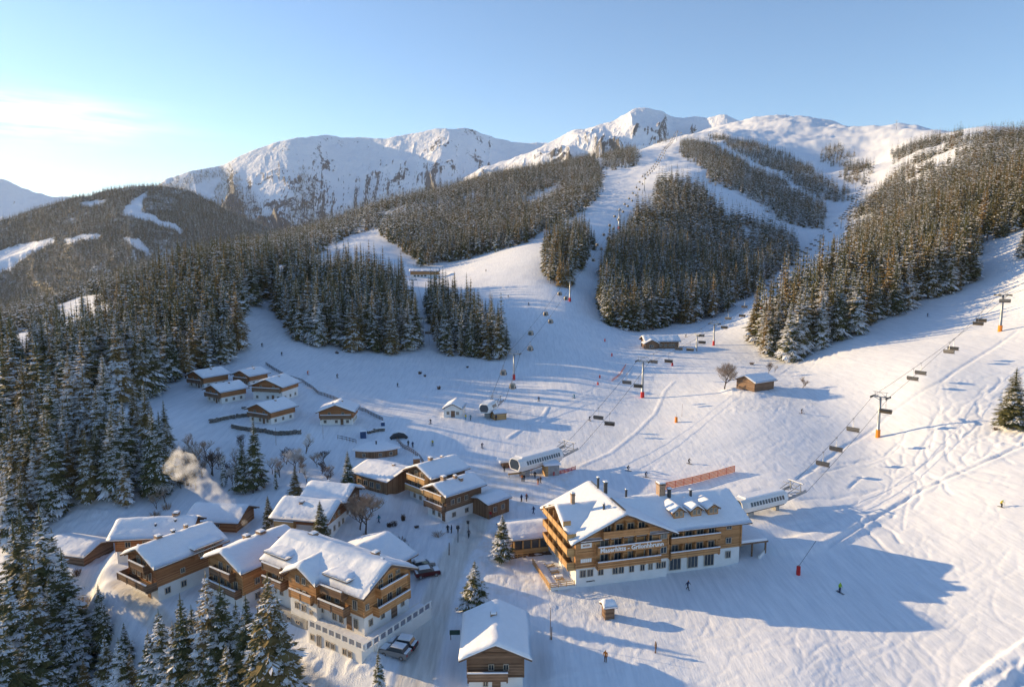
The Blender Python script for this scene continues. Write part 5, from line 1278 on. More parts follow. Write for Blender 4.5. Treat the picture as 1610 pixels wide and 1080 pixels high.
def build_lift(start, towers, end, kind, nm, carriers, arm=2.7, pad=None, step=None, tlabels=None, what="chair", where=""):
    """towers: (base px, base py, top py) ; start and end: world points of the rope"""
    T_ = []
    for bx, by, ty in towers:
        p = ground_at(bx, by)
        if p is None: continue
        p.z = gfine(p.x, p.y); T_.append((p, z_for(p, ty)))
    ctr = [V3(start)] + [Vector((p.x, p.y, z)) for p, z in T_] + [V3(end)]
    for i, (p, z) in enumerate(T_):
        d = (ctr[i + 2] - ctr[i]); tower(p, z, math.atan2(d.y, d.x), (tlabels[i] if tlabels else f"lift tower"), f"towers of the {nm}", arm, pad if i < 3 else None)
    ropes = []
    for s in (-1, 1):
        P = []
        for i, c in enumerate(ctr):
            d = ctr[min(i + 1, len(ctr) - 1)] - ctr[max(i - 1, 0)]; d.z = 0; d.normalize(); n_ = Vector((-d.y, d.x, 0)); P.append(c + n_ * s * arm)
        ropes.append(P)
    cable("lift_cable", ropes[0], f"right-hand haul rope of the {nm}"); cable("lift_cable", ropes[1], f"left-hand haul rope of the {nm}")
    proto = None; n = 0
    items = []
    for px, py, *lb in carriers:
        c0 = [(near_s(r_, px, py), i) for i, r_ in enumerate(ropes)]
        def err(si):
            q, _ = on_line(ropes[si[1]], si[0]); x, y = project(q.x, q.y, q.z - 3); return (x - px) ** 2 + (y - py) ** 2
        items.append((*min(c0, key=err), lb[0] if lb else None))
    if step:
        s0, gap = step; tot = sum((b - a).length for a, b in zip(ctr[:-1], ctr[1:])); s = s0
        while s < tot - 20: items += [(s, 0, None), (s + gap * .4, 1, None)]; s += gap
    for (s, i, lb) in items:
        q, d = on_line(ropes[i], s); x, y = project(q.x, q.y, q.z - 3)
        if not (-30 < x < 1640 and -20 < y < 1100): continue
        x /= 1; 
        g = f"{what}s on the {nm}"; lab = lb or f"small distant {what} hanging from the {nm}"
        if proto is None: proto = (make_chair if kind == 'chair' else make_cabin)(lab, g); o = proto
        else: o = copy_tree(proto)
        o["label"] = lab
        o.location = q; o.rotation_euler = (0, 0, math.atan2(d.y, d.x) + (math.pi if i == 0 else 0)); n += 1
    return ropes
# ------------------------------------------------------------------ lift stations
def station(n, label, L, W, H, lift, front_dark=True, cols=True, glassn=14, fr=True):
    """modern chairlift station: faceted white hood on legs, window strip, and the open wheel frame reaching out towards the line (+x)"""
    p, r, l_, w_ = S(n); st = empty("lift_station", p, r, label, "lift station"); z0 = lift
    pr = [(-W / 2 * .72, z0), (-W / 2, z0 + H * .45), (-W / 2 * .8, z0 + H * .85), (-W / 2 * .5, z0 + H), (W / 2 * .5, z0 + H), (W / 2 * .8, z0 + H * .85), (W / 2, z0 + H * .45), (W / 2 * .72, z0)]
    def body(mb):
        x0, x1 = -L / 2, L / 2
        for (a, b) in zip(pr, pr[1:] + pr[:1]): mb.face([(x0, *a), (x1, *a), (x1, *b), (x0, *b)])
        mb.face([(x1, *q) for q in pr])
        nose = [(x0 - 1.0, y * .8, z0 + (z - z0) * .9 + .1) for y, z in pr]
        for i in range(len(pr)): a, b = (x0, *pr[i]), (x0, *pr[(i + 1) % 8]); mb.face([a, b, nose[(i + 1) % 8], nose[i]])
        mb.face(nose)
    W2("hood", WHITEP, body, st)
    W2("front_glazing", GLASS, lambda mb: mb.face([(-L / 2 - 1.03, y * .66, z0 + (z - z0) * .8 + .35) for y, z in pr]), st)
    def strip(mb):
        for s in (-1, 1):
            for k in range(glassn):
                x = -L / 2 + .9 + k * (L - 1.8) / glassn; w = (L - 1.8) / glassn * .72
                def P(x, t): y = W / 2 + (W / 2 * .8 - W / 2) * t; return (x, s * (y + .05), z0 + H * (.45 + .40 * t))
                mb.face([P(x, .12), P(x + w, .12), P(x + w, .85), P(x, .85)])
    W2("window_strip", GLASS, strip, st)
    W2("roof_snow", RSNOW, lambda mb: mb.box((0, 0, z0 + H + .14), (L - .2, W * .52, .3), taper=.94), st)
    W2("column", CONC, lambda mb: mb.box((-L / 2 + 2.2, 0, z0 / 2 - .4), (1.6, W * .4, z0 + .8)), st); W2("column", CONC, lambda mb: mb.box((L / 2 - 1.4, 0, z0 / 2 - 1), (1.0, 1.3, z0 + 2)), st)
    W2("underside", DARKM, lambda mb: mb.box((0, 0, z0 - .12), (L * .94, W * .66, .24)), st)
    if fr:
        def frame(mb):
            zf = z0 + H * .35; x0, x1 = L / 2, L / 2 + 5.5
            for s in (-1, 1):
                mb.beam((x0, s * W * .44, zf), (x1, s * W * .44, zf + .9), .22, .5); mb.beam((x0 + .5, s * W * .3, zf + .9), (x1 - 1, s * W * .3, zf + 2.4), .12)
                mb.beam((x1 - 1, s * W * .3, zf), (x1 - 1, s * W * .3, zf + 2.6), .14)
                for q in range(9): mb.tube([(x0 + .4 + q * .6, s * W * .44 - .1, zf + .1 + q * .1), (x0 + .4 + q * .6, s * W * .44 + .1, zf + .1 + q * .1)], .32, 8)
            mb.beam((x1 - 1, -W * .46, zf + 2.5), (x1 - 1, W * .46, zf + 2.5), .14); mb.beam((x1 - 2.6, -W * .46, zf + 2.3), (x1 - 2.6, W * .46, zf + 2.3), .12)
            for q in range(5): mb.beam((x0 + q * 1.2, -W * .44, zf + q * .2), (x0 + q * 1.2, W * .44, zf + q * .2), .14)
            for s in (-1, 1): mb.beam((x0, s * W * .44, zf), (x0 + 2.4, 0, zf + .4), .12); mb.beam((x0 + 2.4, 0, zf + .4), (x0 + 4.8, s * W * .44, zf + .8), .12)
        f = W2("wheel_frame", METAL, frame, st)
        W2("frame_snow", RSNOW, lambda mb: [mb.box((L / 2 + 4.5, 0, z0 + H * .35 + 2.62), (.3, W * .9, .12)), mb.box((L / 2 + 2.6, 0, z0 + H * .35 + .65), (3.0, W * .3, .14))], f)
    return st
stm = station('station_mid', "white chairlift station with long window strip in the middle of the snow field", 13, 5.0, 2.9, 2.0)
sr = station('station_right', "pale chairlift station with open wheel frame behind the hotel's right wing", 11.5, 4.2, 2.6, 1.5, glassn=12)
ss = station('station_small', "small white lift station with dark glazed front between two huts", 5.0, 4.4, 2.8, 1.8, glassn=4)
kp = gp(866, 745); k_ = empty("control_hut", kp, D2R(14), "square control hut with yellow corner and snowy roof beside the middle lift station", "hut")
W2("wall", CONC, lambda mb: mb.box((0, 0, 1.1), (3.4, 2.6, 2.8)), k_); W2("corner_panel", WOODG, lambda mb: (mb.box((-1.75, 0, 1.1), (.1, 2.64, 2.7)), mb.box((-1.4, -1.35, 1.1), (.6, .1, 2.7))), k_)
W2("roof_snow", RSNOW, lambda mb: mb.box((0, 0, 2.75), (4.2, 3.2, .45), taper=.93), k_)
kp = gp(803, 733); k_ = empty("ticket_barrier_shelter", kp, D2R(18), "low red and white shelter with snowy roof left of the middle lift station", "shelter")
W2("wall", REDP, lambda mb: mb.box((.4, 0, .7), (2.2, 1.8, 1.5)), k_); W2("side_wall", WOODD, lambda mb: (mb.box((-1.6, 0, .7), (1.4, 2.0, 1.6)), mb.box((2.3, 0, .7), (1.0, 1.6, 1.6))), k_)
W2("roof_snow", RSNOW, lambda mb: mb.box((0, .2, 1.75), (6.4, 3.0, .5), taper=.93), k_)
kp = gp(826, 748); k_ = empty("ticket_gate", kp, D2R(16), "long yellow entry gate in front of the middle lift station", "gate"); W2("beam", WOODG, lambda mb: mb.box((-2.4, 0, .8), (3.6, .3, .35)), k_)
for x in (-4, -.8): W2("post", METAL, lambda mb: mb.box((x, 0, .2), (.12, .12, 1.4)), k_)
kp = gp(833, 746); k_ = empty("round_sign", kp, 0, "orange drum-shaped stand with legs by the lift entrance", "stand"); W2("drum", ORANGE, lambda mb: mb.tube([(0, 0, 1.3), (0, 0, 2.1)], [.8, .9], 12), k_); W2("leg", METAL, lambda mb: mb.tube([(-.4, 0, 0), (-.3, 0, 1.3)], .08, 5), k_); W2("leg", METAL, lambda mb: mb.tube([(.4, 0, 0), (.3, 0, 1.3)], .08, 5), k_)

# ------------------------------------------------------------------ lines
def stout(st, r, L, zup, extra=5.0):
    p = st.location; return (p.x + math.cos(r) * (L / 2 + extra), p.y + math.sin(r) * (L / 2 + extra), p.z + zup)
pe = at(1760, 380, 60)
build_lift(stout(sr, S('station_right')[1], 11.5, 3.0), [(1380, 687, 624), (1572, 521, 464)], at(1790, 330, 62), 'chair', "chairlift up the sunlit right slope",
  [(1281, 718, "chair nearest the right-hand station, on the left rope"), (1317, 712, "chair nearest the right-hand station, on the right rope"), (1331, 668, "chair just below the nearer right tower, left rope"), (1389, 645, "chair passing just right of the nearer right tower"),
   (1427, 585, "left chair of the pair midway between the two right towers"), (1449, 590, "right chair of the pair midway between the two right towers"), (1481, 541, "left chair of the pair above midway on the right slope"), (1498, 547, "right chair of the pair above midway on the right slope"), (1528, 501, "left chair just below the upper right tower"), (1545, 507, "right chair just below the upper right tower"), (1579, 470, "chair passing right of the upper right tower")],
  arm=1.9, pad=ORANGE, tlabels=["nearer grey tower with orange foot on the sunlit right slope", "farther grey tower with orange foot near the right picture edge"])
build_lift(stout(stm, S('station_mid')[1], 13, 3.6), [(1010, 625, 568), (1122, 543, 509), (1197, 487, 458), (1228, 440, 412), (1288, 393, 370), (1322, 360, 340), (1346, 322, 307)], gp(1374, 262, 8), 'chair', "lift climbing the right-hand valley",
  [(936, 655, "left chair of the lowest pair above the middle station"), (951, 661, "right chair of the lowest pair above the middle station"), (984, 600, "left chair just below the big valley tower"), (997, 604, "right chair just below the big valley tower"), (1027, 570, "chair just right of the big valley tower's head"), (1050, 565, "green-glinting chair above the big valley tower"),
   (1068, 550, "chair below the valley restaurant's right end"), (1083, 546, "chair right of the valley restaurant"), (1103, 529, "upper chair of the pair left of the second valley tower"), (1103, 538, "lower chair of the pair left of the second valley tower"), (1139, 515, "chair right of the second valley tower"), (1146, 503, "chair farther right of the second valley tower"), (1167, 498, "chair between second and third valley towers, left"), (1172, 484, "chair between second and third valley towers, right")],
  arm=2.2, pad=REDP, step=(250, 26), tlabels=["big tower with red foot above the middle lift station"] + ["second tower of the valley lift, right of the valley restaurant", "third tower of the valley lift, left of the lit forest edge", "fourth tower of the valley lift beside the lit forest", "fifth tower of the valley lift on the narrow piste", "sixth tower of the valley lift below the dark forest", "topmost small tower of the valley lift"], what="chair")
build_lift(stout(ss, S('station_small')[1], 5, 3.4), [(808, 597, 556), (896, 474, 440), (973, 360, 331), (1013, 301, 274), (1045, 250, 232), (1064, 222, 205)], gp(1075, 208, 8), 'cabin', "gondola lift up the main piste",
  [(790, 588, "left cabin between the small station and first gondola tower"), (798, 607, "right cabin between the small station and first gondola tower"), (834, 525, "left cabin of the lower pair beyond the first gondola tower"), (834, 549, "right cabin of the lower pair beyond the first gondola tower"), (857, 495, "left cabin of the upper pair below the second gondola tower"), (865, 506, "right cabin of the upper pair below the second gondola tower"), (880, 463, "left cabin at the second gondola tower"), (889, 470, "right cabin at the second gondola tower")],
  arm=2.4, pad=REDP, step=(245, 42), tlabels=["first gondola tower with red foot, right of the small grove", "second gondola tower beside the small wood on the piste", "third gondola tower halfway up the main piste", "fourth gondola tower on the upper main piste", "fifth gondola tower near the top of the main piste", "last gondola tower at the top of the main piste"], what="gondola cabin")
build_lift(gp(668, 566, 6), [(666, 538, 503), (650, 470, 440)], gp(646, 432, 8), 'chair', "old chairlift between the two groves", [(649, 456, "upper chair in the gap between the groves"), (657, 483, "middle chair in the gap between the groves"), (674, 524, "lower chair in the gap between the groves")], arm=2.0, tlabels=["grey tower standing between the two front groves", "thick tower beside the mountain restaurant"])
# lone tower on the skyline and service masts
for bx, by, ty, lb in ((1409, 204, 190, "lone lift tower on the skyline at the upper right"), (1095, 552, 526, "plain post right of the valley restaurant"), (1345, 300, 288, "small lift tower low in the far valley")):
    p = ground_at(bx, by); tower(p, z_for(p, ty), .6, lb, "single masts", 3.5 if by < 250 else 1.0, small=True)

# ------------------------------------------------------------------ fences, walls, poles, markers
def path_z(pts, dz=0): return [gp(*q, dz) for q in pts]
def resample(P, step):
    out = [P[0]]
    for a, b in zip(P[:-1], P[1:]):
        n = max(1, round((b - a).length / step))
        for k in range(1, n + 1):
            q = a.lerp(b, k / n); q.z = gfine(q.x, q.y); out.append(q)
    return out
NETM = mat_plain("orange_netting", (0.85, 0.28, 0.12), .8, .15, 4)
def fence(name, pts, label, h, mat, postm, step=2.0, rails=(.3, .6, .9), rail_w=.05, netting=False, cat="fence"):
    P = resample(path_z(pts), step); f = empty(name, P[0], 0, label, cat); O = P[0]
    W2("post", postm, lambda mb: [mb.box((q.x - O.x, q.y - O.y, q.z - O.z + h / 2 - .2), (.09, .09, h + .4)) for q in P], f)
    def rl(mb):
        for z in rails:
            for a, b in zip(P[:-1], P[1:]): mb.beam(a - O + Vector((0, 0, z * h)), b - O + Vector((0, 0, z * h)), .03 if netting else rail_w, h * (.17 if netting else .12))
    W2("netting" if netting else "rail", mat, rl, f); return f
fence("safety_net", [(1035, 772), (1075, 763), (1115, 753), (1155, 742)], "orange safety net climbing behind the hotel roof to the right", 1.5, NETM, REDP, 2.5, (.12, .34, .56, .78, 1.0), netting=True)
fence("safety_net", [(870, 748), (893, 742), (905, 738)], "short red barrier net right of the middle lift station", 1.0, REDP, REDP, 1.2, (.2, .5, .8), netting=True)
fence("safety_net", [(962, 600), (975, 590), (984, 575)], "small curved orange net on the shaded piste left of the big valley tower", 1.0, NETM, REDP, 1.5, (.2, .6), netting=True)
fence("snow_fence", [(418, 574), (432, 583), (452, 594), (475, 601), (492, 612), (500, 620), (525, 628), (553, 641), (575, 648), (592, 657), (602, 662)], "long dark board fence curving down the piste behind the slope hamlet", 1.1, DARKM, WOODD, 1.6, (.2, .45, .7, .95))
fence("snow_fence", [(624, 694), (640, 708), (660, 722), (666, 731)], "boarded walkway railing running down from the tunnel mouth", 1.2, WOODD, WOODD, 1.2, (.3, .6, .95))
fence("snow_fence", [(531, 690), (545, 693), (560, 697)], "low dark rail left of the sod-roofed house", 1.1, DARKM, WOODD, 1.2, (.4, .9))
fence("snow_fence", [(770, 778), (777, 784), (783, 792)], "little slanting wooden fence right of the dark chalet", 1.1, WOODG, WOODG, 1.0, (.3, .6, .95))
fence("snow_fence", [(765, 857), (790, 875), (806, 888)], "rail beside the road left of the big road spruce", .9, WOODG, WOODG, 1.2, (.5, .9)) if False else None
def stone_wall(pts, h, label):
    P = resample(path_z(pts), .9); O = P[0]; mb = MB(); rr = random.Random(len(pts))
    for a, b in zip(P[:-1], P[1:]):
        for lv in range(3): mb.box(((a + b) / 2 - O + Vector((rr.uniform(-.1, .1), rr.uniform(-.2, .2), h * (lv + .4) / 3)))[:], ((b - a).length * rr.uniform(.8, 1.1), rr.uniform(.6, 1.0), h / 3 * rr.uniform(.8, 1.2)), 0, math.atan2(b.y - a.y, b.x - a.x) + rr.uniform(-.2, .2), taper=.85)
    o = mb.link("stone_wall", STONE); o.location = O; setp(o, label, "stone wall")
    s_ = MB()
    for a, b in zip(P[:-1], P[1:]):
        if rr.random() < .75: s_.box(((a + b) / 2 - O + Vector((0, .1, h * 1.02)))[:], ((b - a).length, .8, .22), 0, math.atan2(b.y - a.y, b.x - a.x), taper=.8)
    s_.link("snow_cap", RSNOW, o)
stone_wall([(330, 665), (350, 660), (375, 656), (398, 655)], 1.1, "upper dry stone wall curving left below the slope hamlet")
stone_wall([(365, 672), (390, 677), (420, 681), (450, 683), (473, 682)], 1.2, "longer dry stone wall below the lower slope chalets")
stone_wall([(380, 643), (398, 642)], .7, "short row of rocks between the slope chalets")
# tunnel mouth and snow-covered arch by the sod-roofed house
p = gp(627, 690); t = empty("tunnel_mouth", p, D2R(10), "dark round-topped tunnel mouth beside the piste above the sod-roofed house", "tunnel")
W2("portal", DARKM, lambda mb: mb.tube([(-2.2, 0, .2), (-1.2, 0, 1.1), (0, 0, 1.35), (1.2, 0, 1.1), (2.2, 0, .2)], .45, 8), t); W2("snow_cap", RSNOW, lambda mb: mb.tube([(-1.6, 1.2, .9), (0, 1.2, 1.6), (1.6, 1.2, .9)], .7, 8), t, True); W2("opening_shade", DARKM, lambda mb: mb.box((0, .6, .4), (3.6, .6, 1.2)), t)  # a solid dark block paints in the shade inside the tunnel
stone_wall([(578, 682), (590, 678), (605, 677)], .8, "small curved stone wall behind the sod-roofed house")
for px, py, h, lb in ((655, 731, 1.9, "dark red cabin-like box beside the walkway railing"), (571, 688, 2.0, "dark blue cupboard-like box left of the small curved wall"), (602, 669, 1.2, "blue box at the lower end of the long curving fence")):
    p = gp(px, py); o = empty("utility_box", p, .3, lb, "box"); m = (REDP if 'red' in lb else mat_plain("blue_sheet", (.03, .07, .16), .6)); W2("box", WOODR if 'red' in lb else m, lambda mb: mb.box((0, 0, h / 2 - .2), (1.5 if h > 1.3 else 1, 1.3 if h > 1.3 else .8, h)), o); W2("snow_cap", RSNOW, lambda mb: mb.box((0, 0, h - .02), (1.7 if h > 1.3 else 1.1, 1.5 if h > 1.3 else .9, .3), taper=.9), o)
def marker(px, py, h, label, mat, r=.35, cat="marker", rope=None):
    p = gp(px, py); o = empty("padded_post", p, 0, label, cat)
    W2("padding", mat, lambda mb: (mb.tube([(0, 0, -.3), (0, 0, h)], [r, r * .9], 10), mb.tube([(0, 0, h * .3), (0, 0, h * .36)], r * 1.03, 10)), o); W2("pole", METAL, lambda mb: mb.tube([(0, 0, h - .1), (0, 0, h + (.9 if rope is None else .3))], .05, 5), o)
    if rope: q = Vector(rope) - p; W2("guy_rope", DARKM, lambda mb: mb.tube([(0, 0, h), tuple(q)], .035, 4), o)
marker(1255, 903, 1.5, "red padded snow-lance post with slanting pole right of the hotel", REDP, .36, rope=at(1283, 850, 6.5))
marker(1063, 664, 1.6, "orange padded post on the sunlit piste centre", ORANGE, .45); marker(962, 560, 1.2, "red post high on the shaded bowl, lower of two", REDP, .3); marker(951, 537, 1.2, "red post high on the shaded bowl, upper of two", REDP, .3)
marker(1057, 575, 1.2, "brown padded post right of the big valley tower", REDP, .4); marker(940, 605, 1.0, "red post left of the big valley tower, lower", REDP, .3); marker(943, 594, 1.0, "red post left of the big valley tower, upper", REDP, .3)
marker(1250, 650 + 10, .1, "x", REDP) if False else None
def pole(px, py, ty, label, r=.06, mat=None):
    p = gp(px, py); o = empty("pole", p, 0, label, "pole"); zt = z_for(p, ty) - p.z; W2("shaft", mat or WOODD, lambda mb: mb.tube([(0, 0, -.3), (.05, 0, zt)], [r, r * .7], 6), o); return o, zt
pole(865, 1005, 955, "thin leaning pole on the snow right of the bottom hut"); pole(867, 1005, 985, "short stub next to the thin pole near the bottom hut", .09); pole(706, 872, 853, "wooden post at the bend of the village road", .12)
for px, py, ty, lb in ((508, 690, 668, "thin bare pole left of the sod-roofed house"), (434, 700, 672, "thin pole by the lane below the slope hamlet"), (1072, 655, 635, "slim mast beside the orange post on the sunlit piste"), (1248, 790, 770, "x")):
    if lb != "x": pole(px, py, ty, lb, .05)
for px, py, ty, lb in ((720, 852, 830, "street lamp left on the village path with round heads"), (736, 842, 822, "street lamp right on the village path")):
    o, zt = pole(px, py, ty, lb, .08, DARKM); o.name = "street_lamp"; o["category"] = "street lamp"; W2("lamp_head", DARKM, lambda mb: (mb.box((0, 0, zt + .1), (.5, .35, .45)), mb.box((0, 0, zt + .38), (.6, .45, .1))), o)
# roadside shrine / feeding house and signboard
p = gp(956, 969); o = empty("wooden_kiosk", p, D2R(12), "small wooden kiosk with thick snow cap in front of the hotel", "kiosk")
W2("wall", WOODD, lambda mb: (mb.box((0, 0, .9), (1.5, 1.5, 2.2)), mb.box((-.76, .1, .9), (.1, 1.0, 1.5))), o); W2("roof_snow", RSNOW, lambda mb: snow_slab(mb, 1.5, 1.5, 2.0, D2R(28), over=.35, T=.5, seed=3), o, True); W2("roof", ROOFB, lambda mb: roof_boards(mb, 1.5, 1.5, 2.0, D2R(28), over=.35, t=.1), o)
p = gp(712, 1006); o = empty("notice_board", p, D2R(2), "green notice board standing beside the road left of the bottom hut", "notice board"); W2("board", mat_plain("dark_green_paint", (.03, .07, .06), .6), lambda mb: mb.box((.3, 0, 1.2), (1.5, .1, .7)), o); W2("post", DARKM, lambda mb: mb.box((-.3, 0, .4), (.1, .1, 1.6)), o)

# ------------------------------------------------------------------ cars
CPAINT = [mat_plain("silver_car_paint", (.30, .29, .28), .35, .05, 2, .4), mat_plain("dark_red_car_paint", (.10, .02, .02), .35, .1, 2, .2), mat_plain("black_car_paint", (.02, .02, .025), .3, .1, 2, .2)]
def make_car(paint, snow=1.0, name="parked_car"):
    c = empty(name, (0, 0, 0)); L, W = 4.3, 1.8
    prof = [(-2.15, .35), (-2.15, .85), (-1.95, 1.0), (-1.25, 1.08), (1.1, 1.08), (2.0, .95), (2.15, .75), (2.15, .35)]
    def bd(mb):
        for s in (-1, 1): mb.face([(x, s * W / 2, z) for x, z in prof])
        for a, b in zip(prof, prof[1:] + prof[:1]): mb.face([(a[0], -W / 2, a[1]), (a[0], W / 2, a[1]), (b[0], W / 2, b[1]), (b[0], -W / 2, b[1])])
    W2("body", paint, bd, c)
    cab = [(-1.75, 1.0), (-1.45, 1.55), (.35, 1.58), (1.15, 1.05)]
    def cb(mb):
        for s in (-1, 1): mb.face([(x, s * (W / 2 - (.02 if z < 1.2 else .17)), z) for x, z in cab])
        for a, b in zip(cab[:-1], cab[1:]):
            wa, wb = [W / 2 - (.02 if q[1] < 1.2 else .17) for q in (a, b)]; mb.face([(a[0], -wa, a[1]), (a[0], wa, a[1]), (b[0], wb, b[1]), (b[0], -wb, b[1])])
    W2("windows", GLASS, cb, c)
    W2("roof", paint, lambda mb: mb.box((-.55, 0, 1.57), (1.9, W - .36, .07)), c)
    for x in (-1.35, 1.35):
        for s in (-1, 1):
            w = W2("wheel", SEATM, lambda mb: mb.tube([(x, s * (W / 2 - .16), .34), (x, s * (W / 2 + .02), .34)], .34, 14), c); W2("rim", METAL, lambda mb: mb.tube([(x, s * (W / 2 + .02), .34), (x, s * (W / 2 + .035), .34)], .2, 10), w)
    for s in (-1, 1): W2("headlight", GLASS, lambda mb: mb.box((2.14, s * .62, .72), (.06, .34, .16)), c); W2("tail_light", REDP, lambda mb: mb.box((-2.15, s * .68, .8), (.06, .26, .2)), c)
    if snow > 0: W2("snow_cover", RSNOW, lambda mb: (mb.box((-.55, 0, 1.68), (1.9, W - .4, .2 * snow), taper=.9), mb.box((1.55, 0, 1.12), (.95, W - .3, .16 * snow), taper=.9), mb.box((-1.9, 0, 1.1), (.4, W - .3, .1), taper=.9)), c)
    return c
for px, py, rot, pt, sn, lb in ((622, 1030, 160, 0, .3, "silver estate car parked beside the inn terrace, nearer of two"), (632, 1018, 165, 2, 1.6, "car buried under snow behind the silver estate car"), (672, 905, 20, 1, .8, "dark red car with snowy roof beside the road behind the large inn"), (652, 893, 25, 2, 1.6, "snow-covered car left of the dark red car"), (664, 893, 28, 0, 2.0, "thickly snowed-up car between two other cars behind the inn")):
    c = make_car(CPAINT[pt], sn); p = gp(px, py); c.location = p; c.rotation_euler = (0, 0, D2R(rot)); setp(c, lb, "car", "cars parked by the large inn")
# ------------------------------------------------------------------ people: one continuous skinned body per pose, clothed by material
def cloth(name, c): return mat_plain(name, c, .8, .15, 6)
CL = dict(navy=cloth("navy_cloth", (.02, .035, .09)), black=cloth("black_cloth", (.02, .02, .022)), red=cloth("red_cloth", (.45, .03, .03)), green=cloth("lime_cloth", (.30, .48, .04)), orange=cloth("orange_cloth", (.7, .2, .03)), grey=cloth("grey_cloth", (.13, .13, .14)), teal=cloth("teal_cloth", (.02, .16, .22)), yellow=cloth("yellow_cloth", (.65, .5, .05)), brown=cloth("brown_cloth", (.14, .08, .05)), white=cloth("pale_cloth", (.5, .5, .52)))
SKIN = cloth("skin", (.55, .33, .24))
POSES = {
 'stand': dict(pel=(0, 0, .95), ch=(0, .02, 1.30), nk=(0, .03, 1.48), hd=(0, .05, 1.60), ht=(0, .04, 1.74), el=[(-.30, .02, 1.16), (.30, .02, 1.16)], ha=[(-.30, .14, .92), (.30, .14, .92)], kn=[(-.11, .03, .50), (.11, .03, .50)], an=[(-.12, -.02, .09), (.12, -.02, .09)]),
 'ski': dict(pel=(0, -.14, .80), ch=(0, .08, 1.10), nk=(0, .17, 1.25), hd=(0, .24, 1.36), ht=(0, .26, 1.50), el=[(-.36, .14, .98), (.36, .14, .98)], ha=[(-.34, .42, .88), (.34, .42, .88)], kn=[(-.14, .16, .48), (.14, .16, .48)], an=[(-.15, -.02, .09), (.15, -.02, .09)]),
 'walk': dict(pel=(0, 0, .93), ch=(0, .06, 1.28), nk=(0, .08, 1.46), hd=(0, .11, 1.58), ht=(0, .11, 1.72), el=[(-.27, .18, 1.15), (.27, -.16, 1.12)], ha=[(-.26, .36, 1.02), (.28, -.24, .88)], kn=[(-.10, -.02, .48), (.10, .20, .52)], an=[(-.10, -.28, .12), (.10, .26, .09)]),
}
def body_mesh(pose, top, low, head):
    P = POSES[pose]; V, E, R = [], [], []
    def add(p, r, link=None):
        V.append(p); R.append(r); i = len(V) - 1
        if link is not None: E.append((link, i))
        return i
    pel = add(P['pel'], .15); ch = add(P['ch'], .19, pel); nk = add(P['nk'], .07, ch); hd = add(P['hd'], .105, nk); ht = add(P['ht'], .09, hd)
    for s, k in ((-1, 0), (1, 1)):
        sh = add((P['ch'][0] + s * .20, P['ch'][1], P['ch'][2] + .10), .085, ch); el = add(P['el'][k], .062, sh); ha = add(P['ha'][k], .045, el); add((P['ha'][k][0], P['ha'][k][1] + .08, P['ha'][k][2] - .02), .05, ha)
        hp = add((P['pel'][0] + s * .10, P['pel'][1], P['pel'][2] - .05), .12, pel); kn = add(P['kn'][k], .085, hp); an = add(P['an'][k], .065, kn); add((P['an'][k][0], P['an'][k][1] + .2, P['an'][k][2] - .02), .06, an)
    me = bpy.data.meshes.new("b"); me.from_pydata(V, E, []); o = bpy.data.objects.new("b", me); COL.objects.link(o)
    sk = o.modifiers.new("s", 'SKIN'); 
    for i, r in enumerate(R): me.skin_vertices[0].data[i].radius = (r, r)
    me.skin_vertices[0].data[0].use_root = True
    ss_ = o.modifiers.new("u", 'SUBSURF'); ss_.levels = 1
    bpy.context.view_layer.update()
    m = bpy.data.meshes.new_from_object(o.evaluated_get(bpy.context.evaluated_depsgraph_get())); bpy.data.objects.remove(o)
    m.name = "body"; m.materials.clear()
    for q in (CL[top], CL[low], CL[head], SKIN): m.materials.append(q)
    for f in m.polygons:
        c = f.center; f.use_smooth = True
        if c.z > P['hd'][2] + .03: f.material_index = 2
        elif c.z > P['nk'][2] + .02: f.material_index = 3 if c.y > P['hd'][1] + .03 else 2
        elif c.z < P['pel'][2] - .02 and abs(c.x) < .24: f.material_index = 1
        else: f.material_index = 0
    return m
BC = {}
def person(px, py, pose, face, top, low, head, label, group, skis=True, poles=True, scale=1.0):
    p = gp(px, py); k = (pose, top, low, head)
    if k not in BC: BC[k] = body_mesh(*k)
    r = empty("person", p, D2R(face), label, "person", group, scale)
    b = bpy.data.objects.new("body", BC[k]); COL.objects.link(b); b.parent = r
    if skis:
        for s in (-1, 1): W2("ski", CL['red' if (px + py) % 2 > 1 else 'black'], lambda mb: (mb.box((s * .13, .1, .045), (.1, 1.5, .03)), mb.beam((s * .13, .85, .045), (s * .13, .98, .13), .09, .02)), r)
    if poles:
        P = POSES[pose]
        for s, i in ((-1, 0), (1, 1)): W2("ski_pole", DARKM, lambda mb: mb.tube([tuple(P['ha'][i]), (P['ha'][i][0] + s * .1, P['ha'][i][1] - .15, .02)], .018, 4), r)
    return r
GP = "skiers on the pistes"; GV = "people in the village"
